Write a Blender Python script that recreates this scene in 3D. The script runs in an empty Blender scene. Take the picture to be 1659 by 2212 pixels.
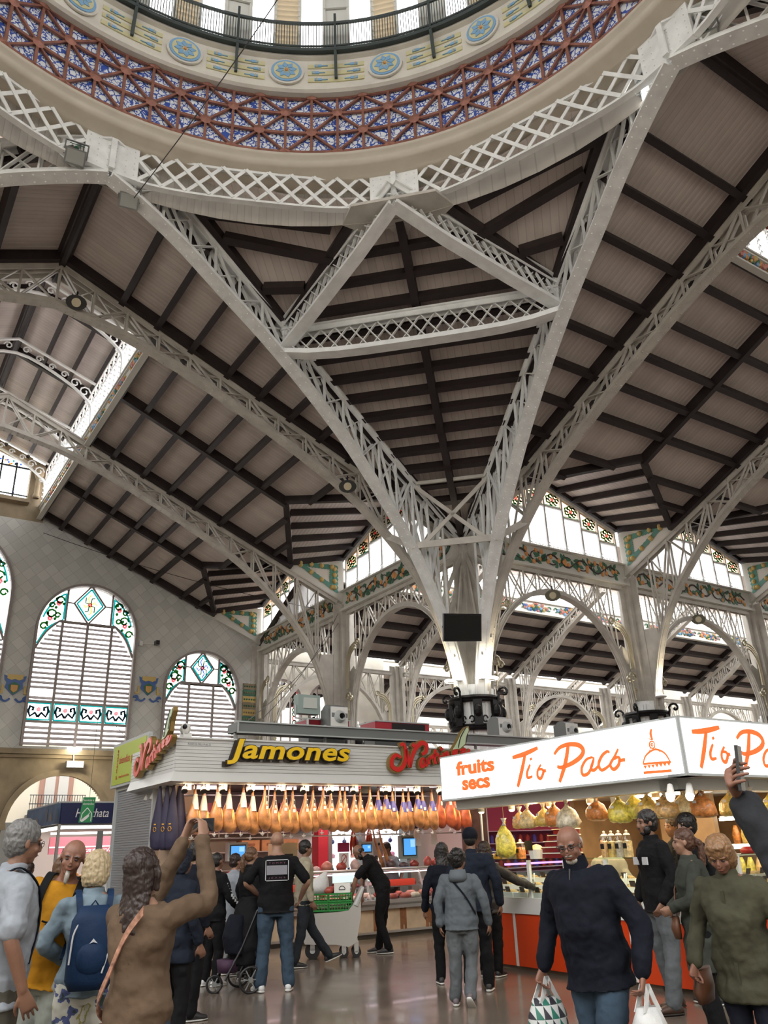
import bpy, bmesh, math, random
from mathutils import Vector, Matrix
# ---------------------------------------------------------------- camera
F_PX, PITCH, ROLL, PSI = 1740.8, 22.673, -2.0, 33.75
EYE = 1.58
CX, CY = -1.125, 6.4665                 # plan of the dome centre
A, S, DROP = 13.4295, 7.85, 0.17        # half crossing width, bay length
SC = bpy.context.scene
def cam_axes():
    p, r = math.radians(PITCH), math.radians(ROLL)
    fwd = Vector((0, math.cos(p), math.sin(p))); up = Vector((0, -math.sin(p), math.cos(p))); rt = Vector((1, 0, 0))
    return rt*math.cos(r)+up*math.sin(r), -rt*math.sin(r)+up*math.cos(r), fwd
_r, _u, _f = cam_axes()
cd = bpy.data.cameras.new('camera'); cam = bpy.data.objects.new('camera', cd); SC.collection.objects.link(cam)
cd.sensor_fit = 'VERTICAL'; cd.sensor_height = 24.0; cd.lens = 24.0*F_PX/2212; cd.clip_end = 400; cd.clip_start = .05
cam.matrix_world = Matrix(((_r.x, _u.x, -_f.x, 0), (_r.y, _u.y, -_f.y, 0), (_r.z, _u.z, -_f.z, EYE), (0, 0, 0, 1)))
SC.camera = cam
# ---------------------------------------------------------------- world and exposure
wd = bpy.data.worlds.new('World'); SC.world = wd; wd.use_nodes = True
wn = wd.node_tree.nodes; wl = wd.node_tree.links
bg = wn['Background']; bg.inputs['Color'].default_value = (1.0, 0.985, 0.97, 1); bg.inputs['Strength'].default_value = 4.9
SC.view_settings.view_transform = 'Standard'; SC.view_settings.look = 'None'
SC.view_settings.exposure = 0.0; SC.view_settings.gamma = 1.0
SC.cycles.max_bounces = 6; SC.cycles.diffuse_bounces = 4; SC.cycles.glossy_bounces = 3; SC.cycles.transmission_bounces = 4
SC.cycles.transparent_max_bounces = 12; SC.cycles.caustics_reflective = False; SC.cycles.caustics_refractive = False
SC.cycles.sample_clamp_indirect = 6.0; SC.cycles.use_denoising = True
# ---------------------------------------------------------------- helpers
COL = SC.collection
PS = math.radians(PSI)
UX, UY = -math.sin(PS), math.cos(PS); VX, VY = math.cos(PS), math.sin(PS)
def T(u, v, z): return Vector((CX+u*UX+v*VX, CY+u*UY+v*VY, z))
def TB(u, v, z): return T(u, v, z-DROP)
UD, VD, ZD = Vector((UX, UY, 0)), Vector((VX, VY, 0)), Vector((0, 0, 1))
# right-handed (x=v, y=u)
class MB:
    def __init__(s): s.v = []; s.f = []; s.mi = []; s.cur = 0; s.uv = {}
    def add(s, vs, fs):
        b = len(s.v); s.v.extend([tuple(p) for p in vs])
        for f in fs: s.f.append([b+i for i in f]); s.mi.append(s.cur)
    def box(s, c, d, ax=None, rz=0):
        c = Vector(c)
        if ax is None:
            ax = (Vector((math.cos(rz), math.sin(rz), 0)), Vector((-math.sin(rz), math.cos(rz), 0)), ZD)
        hx, hy, hz = [Vector(a)*(k/2) for a, k in zip(ax, d)]
        vs = [c+hx*i+hy*j+hz*k for k in (-1, 1) for j in (-1, 1) for i in (-1, 1)]
        s.add(vs, [(0, 2, 3, 1), (4, 5, 7, 6), (0, 1, 5, 4), (2, 6, 7, 3), (0, 4, 6, 2), (1, 3, 7, 5)])
    def bar(s, a, b, w, h, up=ZD):
        a, b = Vector(a), Vector(b); d = (b-a)
        if d.length < 1e-6: return
        d.normalize(); x = d.cross(Vector(up))
        if x.length < 1e-4: x = d.cross(Vector((1, 0, 0)))
        x.normalize(); y = x.cross(d); y.normalize()
        s.box((a+b)/2, ((b-a).length, w, h), (d, x, y))
    def sweep(s, pts, w, h, nrm, closed=False):
        # rectangular section (w along nrm, h in the plane) along pts
        pts = [Vector(p) for p in pts]; n = len(pts); nrm = Vector(nrm).normalized(); vs = []
        for i in range(n):
            t = (pts[min(i+1, n-1)]-pts[max(i-1, 0)]).normalized(); q = t.cross(nrm).normalized()
            for a, b in ((-1, -1), (1, -1), (1, 1), (-1, 1)): vs.append(pts[i]+nrm*(a*w/2)+q*(b*h/2))
        fs = [(0, 3, 2, 1), tuple(4*(n-1)+k for k in range(4))]
        for i in range(n-1):
            for k in range(4):
                l = (k+1) % 4; fs.append((4*i+k, 4*i+l, 4*i+4+l, 4*i+4+k))
        s.add(vs, fs)
    def tube(s, pts, r, n=8, cap=True):
        pts = [Vector(p) for p in pts]; m = len(pts); rr = r if hasattr(r, '__len__') else [r]*m
        vs = []; prev = None
        for i in range(m):
            t = (pts[min(i+1, m-1)]-pts[max(i-1, 0)])
            if t.length < 1e-7: t = Vector((0, 0, 1))
            t.normalize()
            if prev is None:
                x = t.cross(ZD)
                if x.length < .05: x = t.cross(Vector((1, 0, 0)))
            else:
                x = prev-t*prev.dot(t)
            x.normalize(); prev = x; y = t.cross(x)
            for k in range(n):
                an = 2*math.pi*k/n; vs.append(pts[i]+x*(math.cos(an)*rr[i])+y*(math.sin(an)*rr[i]))
        fs = []
        for i in range(m-1):
            for k in range(n):
                l = (k+1) % n; fs.append((i*n+k, i*n+l, i*n+n+l, i*n+n+k))
        if cap: fs += [tuple(range(n-1, -1, -1)), tuple((m-1)*n+k for k in range(n))]
        s.add(vs, fs)
    def loft(s, rings, cap=True):
        # rings: list of (centre, xaxis, yaxis, rx, ry) ellipses, 16 sided
        n = 16; vs = []
        for c, x, y, rx, ry in rings:
            c, x, y = Vector(c), Vector(x), Vector(y)
            for k in range(n):
                an = 2*math.pi*k/n; vs.append(c+x*(math.cos(an)*rx)+y*(math.sin(an)*ry))
        fs = []; m = len(rings)
        for i in range(m-1):
            for k in range(n):
                l = (k+1) % n; fs.append((i*n+k, i*n+l, i*n+n+l, i*n+n+k))
        if cap: fs += [tuple(range(n-1, -1, -1)), tuple((m-1)*n+k for k in range(n))]
        s.add(vs, fs)
    def prism(s, poly, ext):
        ext = Vector(ext); n = len(poly); p = [Vector(q) for q in poly]
        vs = p+[q+ext for q in p]
        s.add(vs, [tuple(range(n-1, -1, -1)), tuple(range(n, 2*n))]+[(i, (i+1) % n, n+(i+1) % n, n+i) for i in range(n)])
    def lathe(s, prof, c, n=24, a0=0, a1=360, closed=None, half=None):
        # prof (r, z) about vertical axis through c
        c = Vector(c); full = abs(a1-a0-360) < 1e-6; m = n if full else n+1; vs = []
        for k in range(m):
            an = math.radians(a0+(a1-a0)*k/n); co, si = math.cos(an), math.sin(an)
            for r, z in prof: vs.append(c+Vector((co*r, si*r, z)))
        q = len(prof); fs = []
        for k in range(n):
            l = (k+1) % m
            for i in range(q-1): fs.append((k*q+i, l*q+i, l*q+i+1, k*q+i+1))
        s.add(vs, fs)
    def sphere(s, c, r, n=10, m=7, sx=1, sy=1, sz=1, ax=None):
        c = Vector(c); ax = ax or (Vector((1, 0, 0)), Vector((0, 1, 0)), ZD)
        vs = [c-ax[2]*(r*sz)]
        for i in range(1, m):
            ph = math.pi*i/m-math.pi/2
            for k in range(n):
                an = 2*math.pi*k/n
                vs.append(c+ax[0]*(r*sx*math.cos(ph)*math.cos(an))+ax[1]*(r*sy*math.cos(ph)*math.sin(an))+ax[2]*(r*sz*math.sin(ph)))
        vs.append(c+ax[2]*(r*sz)); fs = []
        for k in range(n): fs.append((0, 1+(k+1) % n, 1+k))
        for i in range(m-2):
            for k in range(n):
                l = (k+1) % n; b = 1+i*n; fs.append((b+k, b+l, b+n+l, b+n+k))
        b = 1+(m-2)*n
        for k in range(n): fs.append((b+k, b+(k+1) % n, len(vs)-1))
        s.add(vs, fs)
    def build(s, name, mats, parent=None, smooth=False, world=True, uvf=None):
        me = bpy.data.meshes.new(name); me.from_pydata(s.v, [], s.f)
        if not isinstance(mats, (list, tuple)): mats = [mats]
        for m in mats: me.materials.append(m)
        if len(mats) > 1: me.polygons.foreach_set('material_index', s.mi)
        if smooth: me.polygons.foreach_set('use_smooth', [True]*len(me.polygons))
        me.update()
        o = bpy.data.objects.new(name, me); COL.objects.link(o)
        if uvf:
            uvl = me.uv_layers.new(name='UVMap')
            for lp in me.loops: uvl.data[lp.index].uv = uvf(me.vertices[lp.vertex_index].co)
        if parent:
            o.parent = parent
            if world: o.matrix_parent_inverse = WINV[parent.name] if parent.name in WINV else Matrix.Identity(4)
        return o
WINV = {}
def thing(name, label, cat, loc=(0, 0, 0), rz=0, group=None, world=True):
    o = bpy.data.objects.new(name, None); COL.objects.link(o); o.empty_display_size = .1
    o.location = loc; o.rotation_euler = (0, 0, rz); o['label'] = label; o['category'] = cat
    if group: o['group'] = group
    if world: WINV[o.name] = (Matrix.Translation(Vector(loc)) @ Matrix.Rotation(rz, 4, 'Z')).inverted()
    return o
def tag(o, label, cat, group=None, kind=None):
    o['label'] = label; o['category'] = cat
    if group: o['group'] = group
    if kind: o['kind'] = kind
    return o
def struct(o): o['kind'] = 'structure'; return o
def copy_tree(o, loc=None, rz=None, label=None, parent=None):
    c = o.copy(); COL.objects.link(c)
    if parent: c.parent = parent
    if loc is not None: c.location = loc
    if rz is not None: c.rotation_euler = (0, 0, rz)
    if label: c['label'] = label
    for ch in list(o.children): copy_tree(ch, parent=c)
    return c
def cr(pts, k=4):
    # Catmull-Rom through 2-D or 3-D tuples
    out = []; n = len(pts); d = len(pts[0])
    for i in range(n-1):
        p0, p1, p2, p3 = pts[max(i-1, 0)], pts[i], pts[i+1], pts[min(i+2, n-1)]
        for j in range(k):
            t = j/k; out.append(tuple(.5*((2*p1[a])+(-p0[a]+p2[a])*t+(2*p0[a]-5*p1[a]+4*p2[a]-p3[a])*t*t+(-p0[a]+3*p1[a]-3*p2[a]+p3[a])*t**3) for a in range(d)))
    out.append(tuple(pts[-1])); return out
def interp(pts, x):
    for i in range(len(pts)-1):
        if pts[i][0] <= x <= pts[i+1][0]:
            t = (x-pts[i][0])/max(1e-9, pts[i+1][0]-pts[i][0]); return pts[i][1]+t*(pts[i+1][1]-pts[i][1])
    return pts[0][1] if x < pts[0][0] else pts[-1][1]
# ---------------------------------------------------------------- materials
def mat(name, col, rough=.6, metal=0, emit=None, es=1, bump=0, bscale=20, var=0, vscale=3, spec=.5, trans=0, alpha=1, coat=0):
    m = bpy.data.materials.new(name); m.use_nodes = True; nt = m.node_tree; b = nt.nodes['Principled BSDF']
    b.inputs['Base Color'].default_value = (*col, 1); b.inputs['Roughness'].default_value = rough; b.inputs['Metallic'].default_value = metal
    b.inputs['Specular IOR Level'].default_value = spec; b.inputs['Transmission Weight'].default_value = trans; b.inputs['Alpha'].default_value = alpha
    b.inputs['Coat Weight'].default_value = coat
    if emit: b.inputs['Emission Color'].default_value = (*emit, 1); b.inputs['Emission Strength'].default_value = es
    if var or bump:
        tc = nt.nodes.new('ShaderNodeTexCoord')
    if var:
        n = nt.nodes.new('ShaderNodeTexNoise'); n.inputs['Scale'].default_value = vscale; n.inputs['Detail'].default_value = 5
        nt.links.new(tc.outputs['Object'], n.inputs['Vector'])
        r = nt.nodes.new('ShaderNodeMapRange'); r.inputs[1].default_value = .3; r.inputs[2].default_value = .7
        r.inputs[3].default_value = 1-var; r.inputs[4].default_value = 1+var
        nt.links.new(n.outputs['Fac'], r.inputs[0])
        mx = nt.nodes.new('ShaderNodeVectorMath'); mx.operation = 'SCALE'; mx.inputs[0].default_value = col
        nt.links.new(r.outputs[0], mx.inputs['Scale']); nt.links.new(mx.outputs[0], b.inputs['Base Color'])
    if bump:
        n2 = nt.nodes.new('ShaderNodeTexNoise'); n2.inputs['Scale'].default_value = bscale; n2.inputs['Detail'].default_value = 6
        nt.links.new(tc.outputs['Object'], n2.inputs['Vector'])
        bp = nt.nodes.new('ShaderNodeBump'); bp.inputs['Strength'].default_value = bump; bp.inputs['Distance'].default_value = .02
        nt.links.new(n2.outputs['Fac'], bp.inputs['Height']); nt.links.new(bp.outputs[0], b.inputs['Normal'])
    return m
def slat_mat(name, d, col, period=.16):
    # boards: grooves every period metres along horizontal direction d (world)
    m = mat(name, col, .75); nt = m.node_tree; b = nt.nodes['Principled BSDF']
    tc = nt.nodes.new('ShaderNodeTexCoord'); dt = nt.nodes.new('ShaderNodeVectorMath'); dt.operation = 'DOT_PRODUCT'
    nt.links.new(tc.outputs['Object'], dt.inputs[0]); dt.inputs[1].default_value = tuple(Vector(d)/period)
    fr = nt.nodes.new('ShaderNodeMath'); fr.operation = 'FRACT'; nt.links.new(dt.outputs['Value'], fr.inputs[0])
    pp = nt.nodes.new('ShaderNodeMath'); pp.operation = 'PINGPONG'; pp.inputs[1].default_value = .5; nt.links.new(fr.outputs[0], pp.inputs[0])
    bp = nt.nodes.new('ShaderNodeBump'); bp.inputs['Strength'].default_value = .6; bp.inputs['Distance'].default_value = .03
    nt.links.new(pp.outputs[0], bp.inputs['Height']); nt.links.new(bp.outputs[0], b.inputs['Normal'])
    n = nt.nodes.new('ShaderNodeTexNoise'); n.inputs['Scale'].default_value = .9; n.inputs['Detail'].default_value = 6
    nt.links.new(tc.outputs['Object'], n.inputs['Vector'])
    fl = nt.nodes.new('ShaderNodeMath'); fl.operation = 'FLOOR'; nt.links.new(dt.outputs['Value'], fl.inputs[0])
    wn_ = nt.nodes.new('ShaderNodeTexWhiteNoise'); wn_.noise_dimensions = '1D'; nt.links.new(fl.outputs[0], wn_.inputs['W'])
    g = nt.nodes.new('ShaderNodeMapRange'); nt.links.new(pp.outputs[0], g.inputs[0]); g.inputs[1].default_value = 0; g.inputs[2].default_value = .07; g.inputs[3].default_value = .72; g.inputs[4].default_value = 1
    a1 = nt.nodes.new('ShaderNodeMath'); a1.operation = 'MULTIPLY_ADD'; nt.links.new(wn_.outputs['Value'], a1.inputs[0]); a1.inputs[1].default_value = .1; a1.inputs[2].default_value = .72
    a2 = nt.nodes.new('ShaderNodeMath'); a2.operation = 'MULTIPLY_ADD'; nt.links.new(n.outputs['Fac'], a2.inputs[0]); a2.inputs[1].default_value = .4; nt.links.new(a1.outputs[0], a2.inputs[2])
    a3 = nt.nodes.new('ShaderNodeMath'); a3.operation = 'MULTIPLY'; nt.links.new(a2.outputs[0], a3.inputs[0]); nt.links.new(g.outputs[0], a3.inputs[1])
    sc = nt.nodes.new('ShaderNodeVectorMath'); sc.operation = 'SCALE'; sc.inputs[0].default_value = col; nt.links.new(a3.outputs[0], sc.inputs['Scale'])
    nt.links.new(sc.outputs[0], b.inputs['Base Color']); return m
SLAT = (.70, .62, .58)
M_slat_u = slat_mat('boards_left_nave', UD, SLAT); M_slat_v = slat_mat('boards_right_nave', VD, SLAT)
M_slat_d = slat_mat('boards_corner', (VD-UD).normalized(), SLAT, .2)
M_beam = mat('dark_timber', (.020, .012, .013), .55, var=.3, vscale=6)
M_iron = mat('lamp_toned_iron', (.56, .53, .48), .5, var=.14, vscale=2.5, bump=.15, bscale=30)  # cream tone carries warm lamp light; same ironwork as the white one
M_white = mat('white_iron', (.88, .90, .90), .45, var=.1, vscale=3)
M_plaster = mat('pale_plaster', (.68, .65, .58), .7, var=.08, vscale=2)
M_cornice = mat('beige_cornice', (.60, .54, .45), .6, var=.06, vscale=2)
M_copper = mat('copper_strip', (.30, .125, .09), .4, .35, var=.25, vscale=5)
M_dkmetal = mat('dark_green_metal', (.05, .065, .065), .5, .3)
M_black = mat('black_iron', (.012, .012, .013), .45, .5, bump=.3, bscale=25)
M_brass = mat('brass', (.50, .45, .33), .35, .7)
M_glassw = mat('frosted_glass', (.9, .93, 1), .5, emit=None)
def glass_mat(name, col, t=.8):
    m = bpy.data.materials.new(name); m.use_nodes = True; nt = m.node_tree
    for n in list(nt.nodes): nt.nodes.remove(n)
    o = nt.nodes.new('ShaderNodeOutputMaterial'); tr = nt.nodes.new('ShaderNodeBsdfTransparent'); tr.inputs[0].default_value = (*col, 1)
    gl = nt.nodes.new('ShaderNodeBsdfGlossy'); gl.inputs['Roughness'].default_value = .05
    mx = nt.nodes.new('ShaderNodeMixShader'); mx.inputs[0].default_value = 1-t
    nt.links.new(tr.outputs[0], mx.inputs[1]); nt.links.new(gl.outputs[0], mx.inputs[2]); nt.links.new(mx.outputs[0], o.inputs[0]); return m
M_pane = glass_mat('clear_pane', (.97, .98, 1), .97)
M_gl = {k: glass_mat('stained_'+k, c, .97) for k, c in dict(teal=(.02, .32, .32), green=(.05, .16, .05), pink=(.8, .28, .30), yellow=(.75, .62, .1), blue=(.1, .2, .5), amber=(.6, .3, .08), dark=(.03, .05, .06)).items()}
def frost():
    m = bpy.data.materials.new('frosted_pane'); m.use_nodes = True; nt = m.node_tree
    for n in list(nt.nodes): nt.nodes.remove(n)
    o = nt.nodes.new('ShaderNodeOutputMaterial'); t = nt.nodes.new('ShaderNodeBsdfTranslucent'); t.inputs[0].default_value = (.97, .98, 1, 1)
    tr = nt.nodes.new('ShaderNodeBsdfTransparent'); mx = nt.nodes.new('ShaderNodeMixShader'); mx.inputs[0].default_value = .5
    nt.links.new(t.outputs[0], mx.inputs[1]); nt.links.new(tr.outputs[0], mx.inputs[2]); nt.links.new(mx.outputs[0], o.inputs[0]); return m
M_frost = frost()
M_louver = mat('painted_louver', (.26, .21, .195), .6)
def tile_wall():
    m = mat('diamond_wall_tile', (.6, .6, .57), .35); nt = m.node_tree; b = nt.nodes['Principled BSDF']
    tc = nt.nodes.new('ShaderNodeTexCoord')
    def dot(vec):
        d = nt.nodes.new('ShaderNodeVectorMath'); d.operation = 'DOT_PRODUCT'; nt.links.new(tc.outputs['Object'], d.inputs[0]); d.inputs[1].default_value = vec; return d
    s = 1/.42; p = dot(tuple((VD+ZD)*s*.7071)); q = dot(tuple((VD-ZD)*s*.7071))
    cb = nt.nodes.new('ShaderNodeCombineXYZ')
    for i, d in enumerate((p, q)):
        nt.links.new(d.outputs['Value'], cb.inputs[i])
    br = nt.nodes.new('ShaderNodeTexBrick'); br.offset = 0; br.inputs['Scale'].default_value = 1; br.inputs['Mortar Size'].default_value = .018
    br.inputs['Brick Width'].default_value = 1; br.inputs['Row Height'].default_value = 1; br.inputs['Bias'].default_value = 0
    br.inputs['Color1'].default_value = (.54, .54, .51, 1); br.inputs['Color2'].default_value = (.64, .635, .60, 1); br.inputs['Mortar'].default_value = (.42, .41, .39, 1)
    nt.links.new(cb.outputs[0], br.inputs['Vector']); nt.links.new(br.outputs['Color'], b.inputs['Base Color']); return m
M_tilewall = tile_wall()
def dome_tile():
    m = mat('blue_white_tile', (.75, .78, .82), .3); nt = m.node_tree; b = nt.nodes['Principled BSDF']
    uv = nt.nodes.new('ShaderNodeUVMap'); mp = nt.nodes.new('ShaderNodeVectorMath'); mp.operation = 'SCALE'; mp.inputs['Scale'].default_value = 1
    nt.links.new(uv.outputs[0], mp.inputs[0])
    ns = nt.nodes.new('ShaderNodeTexNoise'); ns.inputs['Scale'].default_value = 3; nt.links.new(mp.outputs[0], ns.inputs['Vector'])
    ad = nt.nodes.new('ShaderNodeVectorMath'); ad.operation = 'MULTIPLY_ADD'; nt.links.new(ns.outputs['Color'], ad.inputs[0]); ad.inputs[1].default_value = (.35, .35, 0); nt.links.new(mp.outputs[0], ad.inputs[2])
    vo = nt.nodes.new('ShaderNodeTexVoronoi'); vo.feature = 'DISTANCE_TO_EDGE'; vo.inputs['Scale'].default_value = 5; nt.links.new(ad.outputs[0], vo.inputs['Vector'])
    v2 = nt.nodes.new('ShaderNodeTexVoronoi'); v2.inputs['Scale'].default_value = 8; v2.inputs['Randomness'].default_value = .6; nt.links.new(mp.outputs[0], v2.inputs['Vector'])
    r1 = nt.nodes.new('ShaderNodeMapRange'); r1.inputs[1].default_value = .06; r1.inputs[2].default_value = .09; r1.inputs[3].default_value = 1; r1.inputs[4].default_value = 0; nt.links.new(vo.outputs['Distance'], r1.inputs[0])
    r2 = nt.nodes.new('ShaderNodeMapRange'); r2.inputs[1].default_value = .26; r2.inputs[2].default_value = .32; r2.inputs[3].default_value = 1; r2.inputs[4].default_value = 0; nt.links.new(v2.outputs['Distance'], r2.inputs[0])
    mxx = nt.nodes.new('ShaderNodeMath'); mxx.operation = 'MAXIMUM'; nt.links.new(r1.outputs[0], mxx.inputs[0]); nt.links.new(r2.outputs[0], mxx.inputs[1])
    mc = nt.nodes.new('ShaderNodeMix'); mc.data_type = 'RGBA'; mc.inputs[6].default_value = (.86, .9, .95, 1); mc.inputs[7].default_value = (.03, .09, .45, 1)
    nt.links.new(mxx.outputs[0], mc.inputs[0]); nt.links.new(mc.outputs[2], b.inputs['Base Color']); return m
M_dometile = dome_tile()
M_stone = mat('sandy_stone', (.33, .26, .17), .8, var=.3, vscale=1.2, bump=.4, bscale=6)
def cer(name, c): return mat(name, c, .35)
M_orange = cer('orange_glaze', (.72, .32, .10)); M_leaf = cer('green_glaze', (.05, .17, .10)); M_teal = cer('teal_glaze', (.06, .25, .20)); M_stem = cer('brown_glaze', (.06, .03, .03))
M_blueg = cer('blue_glaze', (.08, .16, .42)); M_yel = cer('yellow_glaze', (.62, .45, .16)); M_pinkg = cer('pink_glaze', (.6, .25, .22)); M_skyb = cer('pale_blue_glaze', (.22, .42, .66)); M_tilew = cer('white_tile', (.66, .65, .60))
# ================================================================ THE HALL
# ---- floor
def floor_mat():
    m = mat('polished_terrazzo', (.2, .17, .14), .2, coat=.1); nt = m.node_tree; b = nt.nodes['Principled BSDF']
    tc = nt.nodes.new('ShaderNodeTexCoord'); n = nt.nodes.new('ShaderNodeTexNoise'); n.inputs['Scale'].default_value = .8; n.inputs['Detail'].default_value = 8
    nt.links.new(tc.outputs['Object'], n.inputs['Vector']); cr_ = nt.nodes.new('ShaderNodeValToRGB'); nt.links.new(n.outputs['Fac'], cr_.inputs[0])
    cr_.color_ramp.elements[0].color = (.13, .105, .085, 1); cr_.color_ramp.elements[0].position = .3; cr_.color_ramp.elements[1].color = (.24, .20, .165, 1); cr_.color_ramp.elements[1].position = .75
    vo = nt.nodes.new('ShaderNodeTexVoronoi'); vo.inputs['Scale'].default_value = 60; nt.links.new(tc.outputs['Object'], vo.inputs['Vector'])
    mx = nt.nodes.new('ShaderNodeMix'); mx.data_type = 'RGBA'; mx.blend_type = 'MULTIPLY'; mx.inputs[0].default_value = .18
    nt.links.new(cr_.outputs[0], mx.inputs[6]); nt.links.new(vo.outputs['Color'], mx.inputs[7]); nt.links.new(mx.outputs[2], b.inputs['Base Color'])
    n2 = nt.nodes.new('ShaderNodeTexNoise'); n2.inputs['Scale'].default_value = 2.5; nt.links.new(tc.outputs['Object'], n2.inputs['Vector'])
    r = nt.nodes.new('ShaderNodeMapRange'); nt.links.new(n2.outputs['Fac'], r.inputs[0]); r.inputs[3].default_value = .1; r.inputs[4].default_value = .3; nt.links.new(r.outputs[0], b.inputs['Roughness'])
    bp = nt.nodes.new('ShaderNodeBump'); bp.inputs['Strength'].default_value = .08; bp.inputs['Distance'].default_value = .02; nt.links.new(n2.outputs['Fac'], bp.inputs['Height']); nt.links.new(bp.outputs[0], b.inputs['Normal'])
    return m
m = MB(); m.prism([T(-22, -22, -.2), T(62, -22, -.2), T(62, 62, -.2), T(-22, 62, -.2)], (0, 0, .2)); struct(m.build('floor', floor_mat()))

# ---- roof slopes: board plane + each timber beam as a child
def slope(P, poly, mslat, beams, name='ceiling', th=.12):
    # P(a,b)->world point on roof underside; poly list of (a,b); beams list of ((a,b),(a,b),w,h)
    m = MB(); pts = [P(*q) for q in poly]; n = sum(((pts[i]-pts[0]).cross(pts[i+1]-pts[0]) for i in range(1, len(pts)-1)), Vector()).normalized()
    if n.z < 0: n = -n
    m.prism([p+n*.26 for p in pts], n*th)
    c = struct(m.build(name, mslat))
    for a, b, w, h in beams:
        k = MB(); k.bar(P(*a)+n*.26-n*h/2, P(*b)+n*.26-n*h/2, w, h, n); o = k.build('timber_beam', M_beam, c)
    return c
def zmain(x): return 16.75-.433*abs(x)
# main naves.  axis 'u' = left nave (runs along u), 'v' = right nave
AX = {'u': lambda a, x: TB(a, x, zmain(x)), 'v': lambda a, x: TB(x, a, zmain(x))}
PUR = [1.67, 2.7, 3.72, 4.85, 5.87, 6.88, 7.9, 8.93]
NB = {'u': 2, 'v': 4}
def archx(x): # plan position of the crossing arch at lateral x (0..A): distance along nave
    return 8.45+(A-8.45)*x/A
for ax in ('u', 'v'):
    P = AX[ax]; ms = M_slat_u if ax == 'u' else M_slat_v
    for sg in (1, -1):
        # crossing strip: between splayed arch and first square rib, triangular; full to ridge
        poly = [(8.45, 0), (A, 0), (A+.7, 0), (A+.7, sg*A*.97), (A, sg*A)]
        bm = [((archx(p), sg*p), (A+.1, sg*p), .17, .3) for p in PUR+[9.95, 10.97, 12]]
        bm += [((8.45, 0), (A+.7, 0), .22, .34), ((A-.28, 0), (A-.28, sg*A), .16, .3), ((8.75, 0), (A-.1, sg*(A-1)), .16, .3)]
        slope(P, poly, ms, bm)
        nb = NB[ax]
        for b in range(nb):
            a0, a1 = A+b*S, A+(b+1)*S; mid = (a0+a1)/2
            l = 2.75
            if sg > 0: # valley to dormer: main slope ends in a V between ribs
                poly = [(a0+(0.7 if b == 0 else 0), l*sg), (a1, l*sg), (a1, 11*sg), (mid, 8.84*sg), (a0+(0.7 if b == 0 else 0), 11*sg)]
            else: poly = [(a0, l*sg), (a1, l*sg), (a1, A*sg), (a0, A*sg)]
            bm = []
            for p in PUR:
                if p < l: continue
                if p > 8.5 and sg > 0:
                    continue
                bm.append(((a0, sg*p), (a1, sg*p), .17, .3))
            if sg > 0: # short stubs beside the valleys
                for p in (9.3, 10.1):
                    w = (p-8.84)/(11-8.84)*(a1-a0)/2
                    bm += [((a0, p), (mid-(S/2-.0)+((S/2)-w) if False else a0+(S/2-w), p), .15, .26), ((a1, p), (a1-(S/2-w), p), .15, .26)]
            bm += [((mid, sg*l), (mid, sg*8.84), .17, .34), ((a0+.3, sg*l), (a0+.3, sg*10.9), .16, .3), ((a1-.3, sg*l), (a1-.3, sg*10.9), .16, .3), ((a0, sg*(l+.1)), (a1, sg*(l+.1)), .2, .34)]
            slope(P, poly, ms, bm)
        # lantern slope
        e = A+nb*S if nb > 1 else A+S
        PL = (lambda a, x: TB(a, x, 18.95-.38*abs(x))) if ax == 'u' else (lambda a, x: TB(x, a, 18.95-.38*abs(x)))
        bm = [((A+.6, 0), (e, 0), .2, .34)]+[((A+.6, sg*x), (e, sg*x), .13, .26) for x in (1.0, 1.95, 2.75)]
        bm += [((t, 0), (t, sg*2.8), .16, .3) for t in [A+.7+k*1.96*2 for k in range(1, int((e-A)/3.92))]]
        slope(PL, [(A+.6, 0), (e, 0), (e, sg*2.95), (A+.6, sg*2.95)], ms, bm)
        # gable closing the lantern towards the crossing
        m = MB(); m.prism([T(0, 0, 0)+(PL(A+.6, 0)-T(0, 0, 0))+ZD*.2, P(A+.6, 0), P(A+.6, sg*2.9), PL(A+.6, sg*2.9)+ZD*.2], (UD if ax == 'u' else VD)*.12)
        struct(m.build('ceiling', M_plaster))
# dormers (hipped half-gables) over the side windows
def dormer(Pf, mid, ms):
    # Pf(a, x, z): a along nave, x lateral
    a0, a1 = mid-S/2, mid+S/2
    q = (mid, 8.84, zmain(8.84)+.36); w = (mid, A+.1, 14.32)
    for sg, g in ((-1, a0), (1, a1)):
        gi = (g-sg*.15, 10.95, 12.42); go = (g-sg*.15, A+.1, 13.08)
        m = MB(); pts = [Pf(*q), Pf(*w), Pf(*go), Pf(*gi)]; m.prism(pts, (0, 0, .1)); m.cur = 0
        c = struct(m.build('ceiling', ms))
        for t in (0.0, .2, .4, .6, .8, 1.0):
            i = [q[k]+(gi[k]-q[k])*t for k in range(3)]; o = [w[k]+(go[k]-w[k])*t for k in range(3)]
            k = MB(); k.bar(Pf(*i)-ZD*.12, Pf(*o)-ZD*.12, .13, .22); k.build('timber_beam', M_beam, c)
        k = MB(); k.bar(Pf(*q)-ZD*.15, Pf(*gi)-ZD*.15, .2, .3); k.build('valley_beam', M_beam, c)
        k = MB(); k.bar(Pf(*w)-ZD*.1-(UD if Pf is PV else VD)*.15, Pf(*go)-ZD*.1-(UD if Pf is PV else VD)*.15, .14, .24); k.build('timber_beam', M_beam, c)
PU = lambda a, x, z: TB(a, x, z)      # left nave
PV = lambda a, x, z: TB(x, a, z)      # right nave
for b in range(2): dormer(PU, A+(b+.5)*S, M_slat_v)
for b in range(4): dormer(PV, A+(b+.5)*S, M_slat_u)
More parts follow.
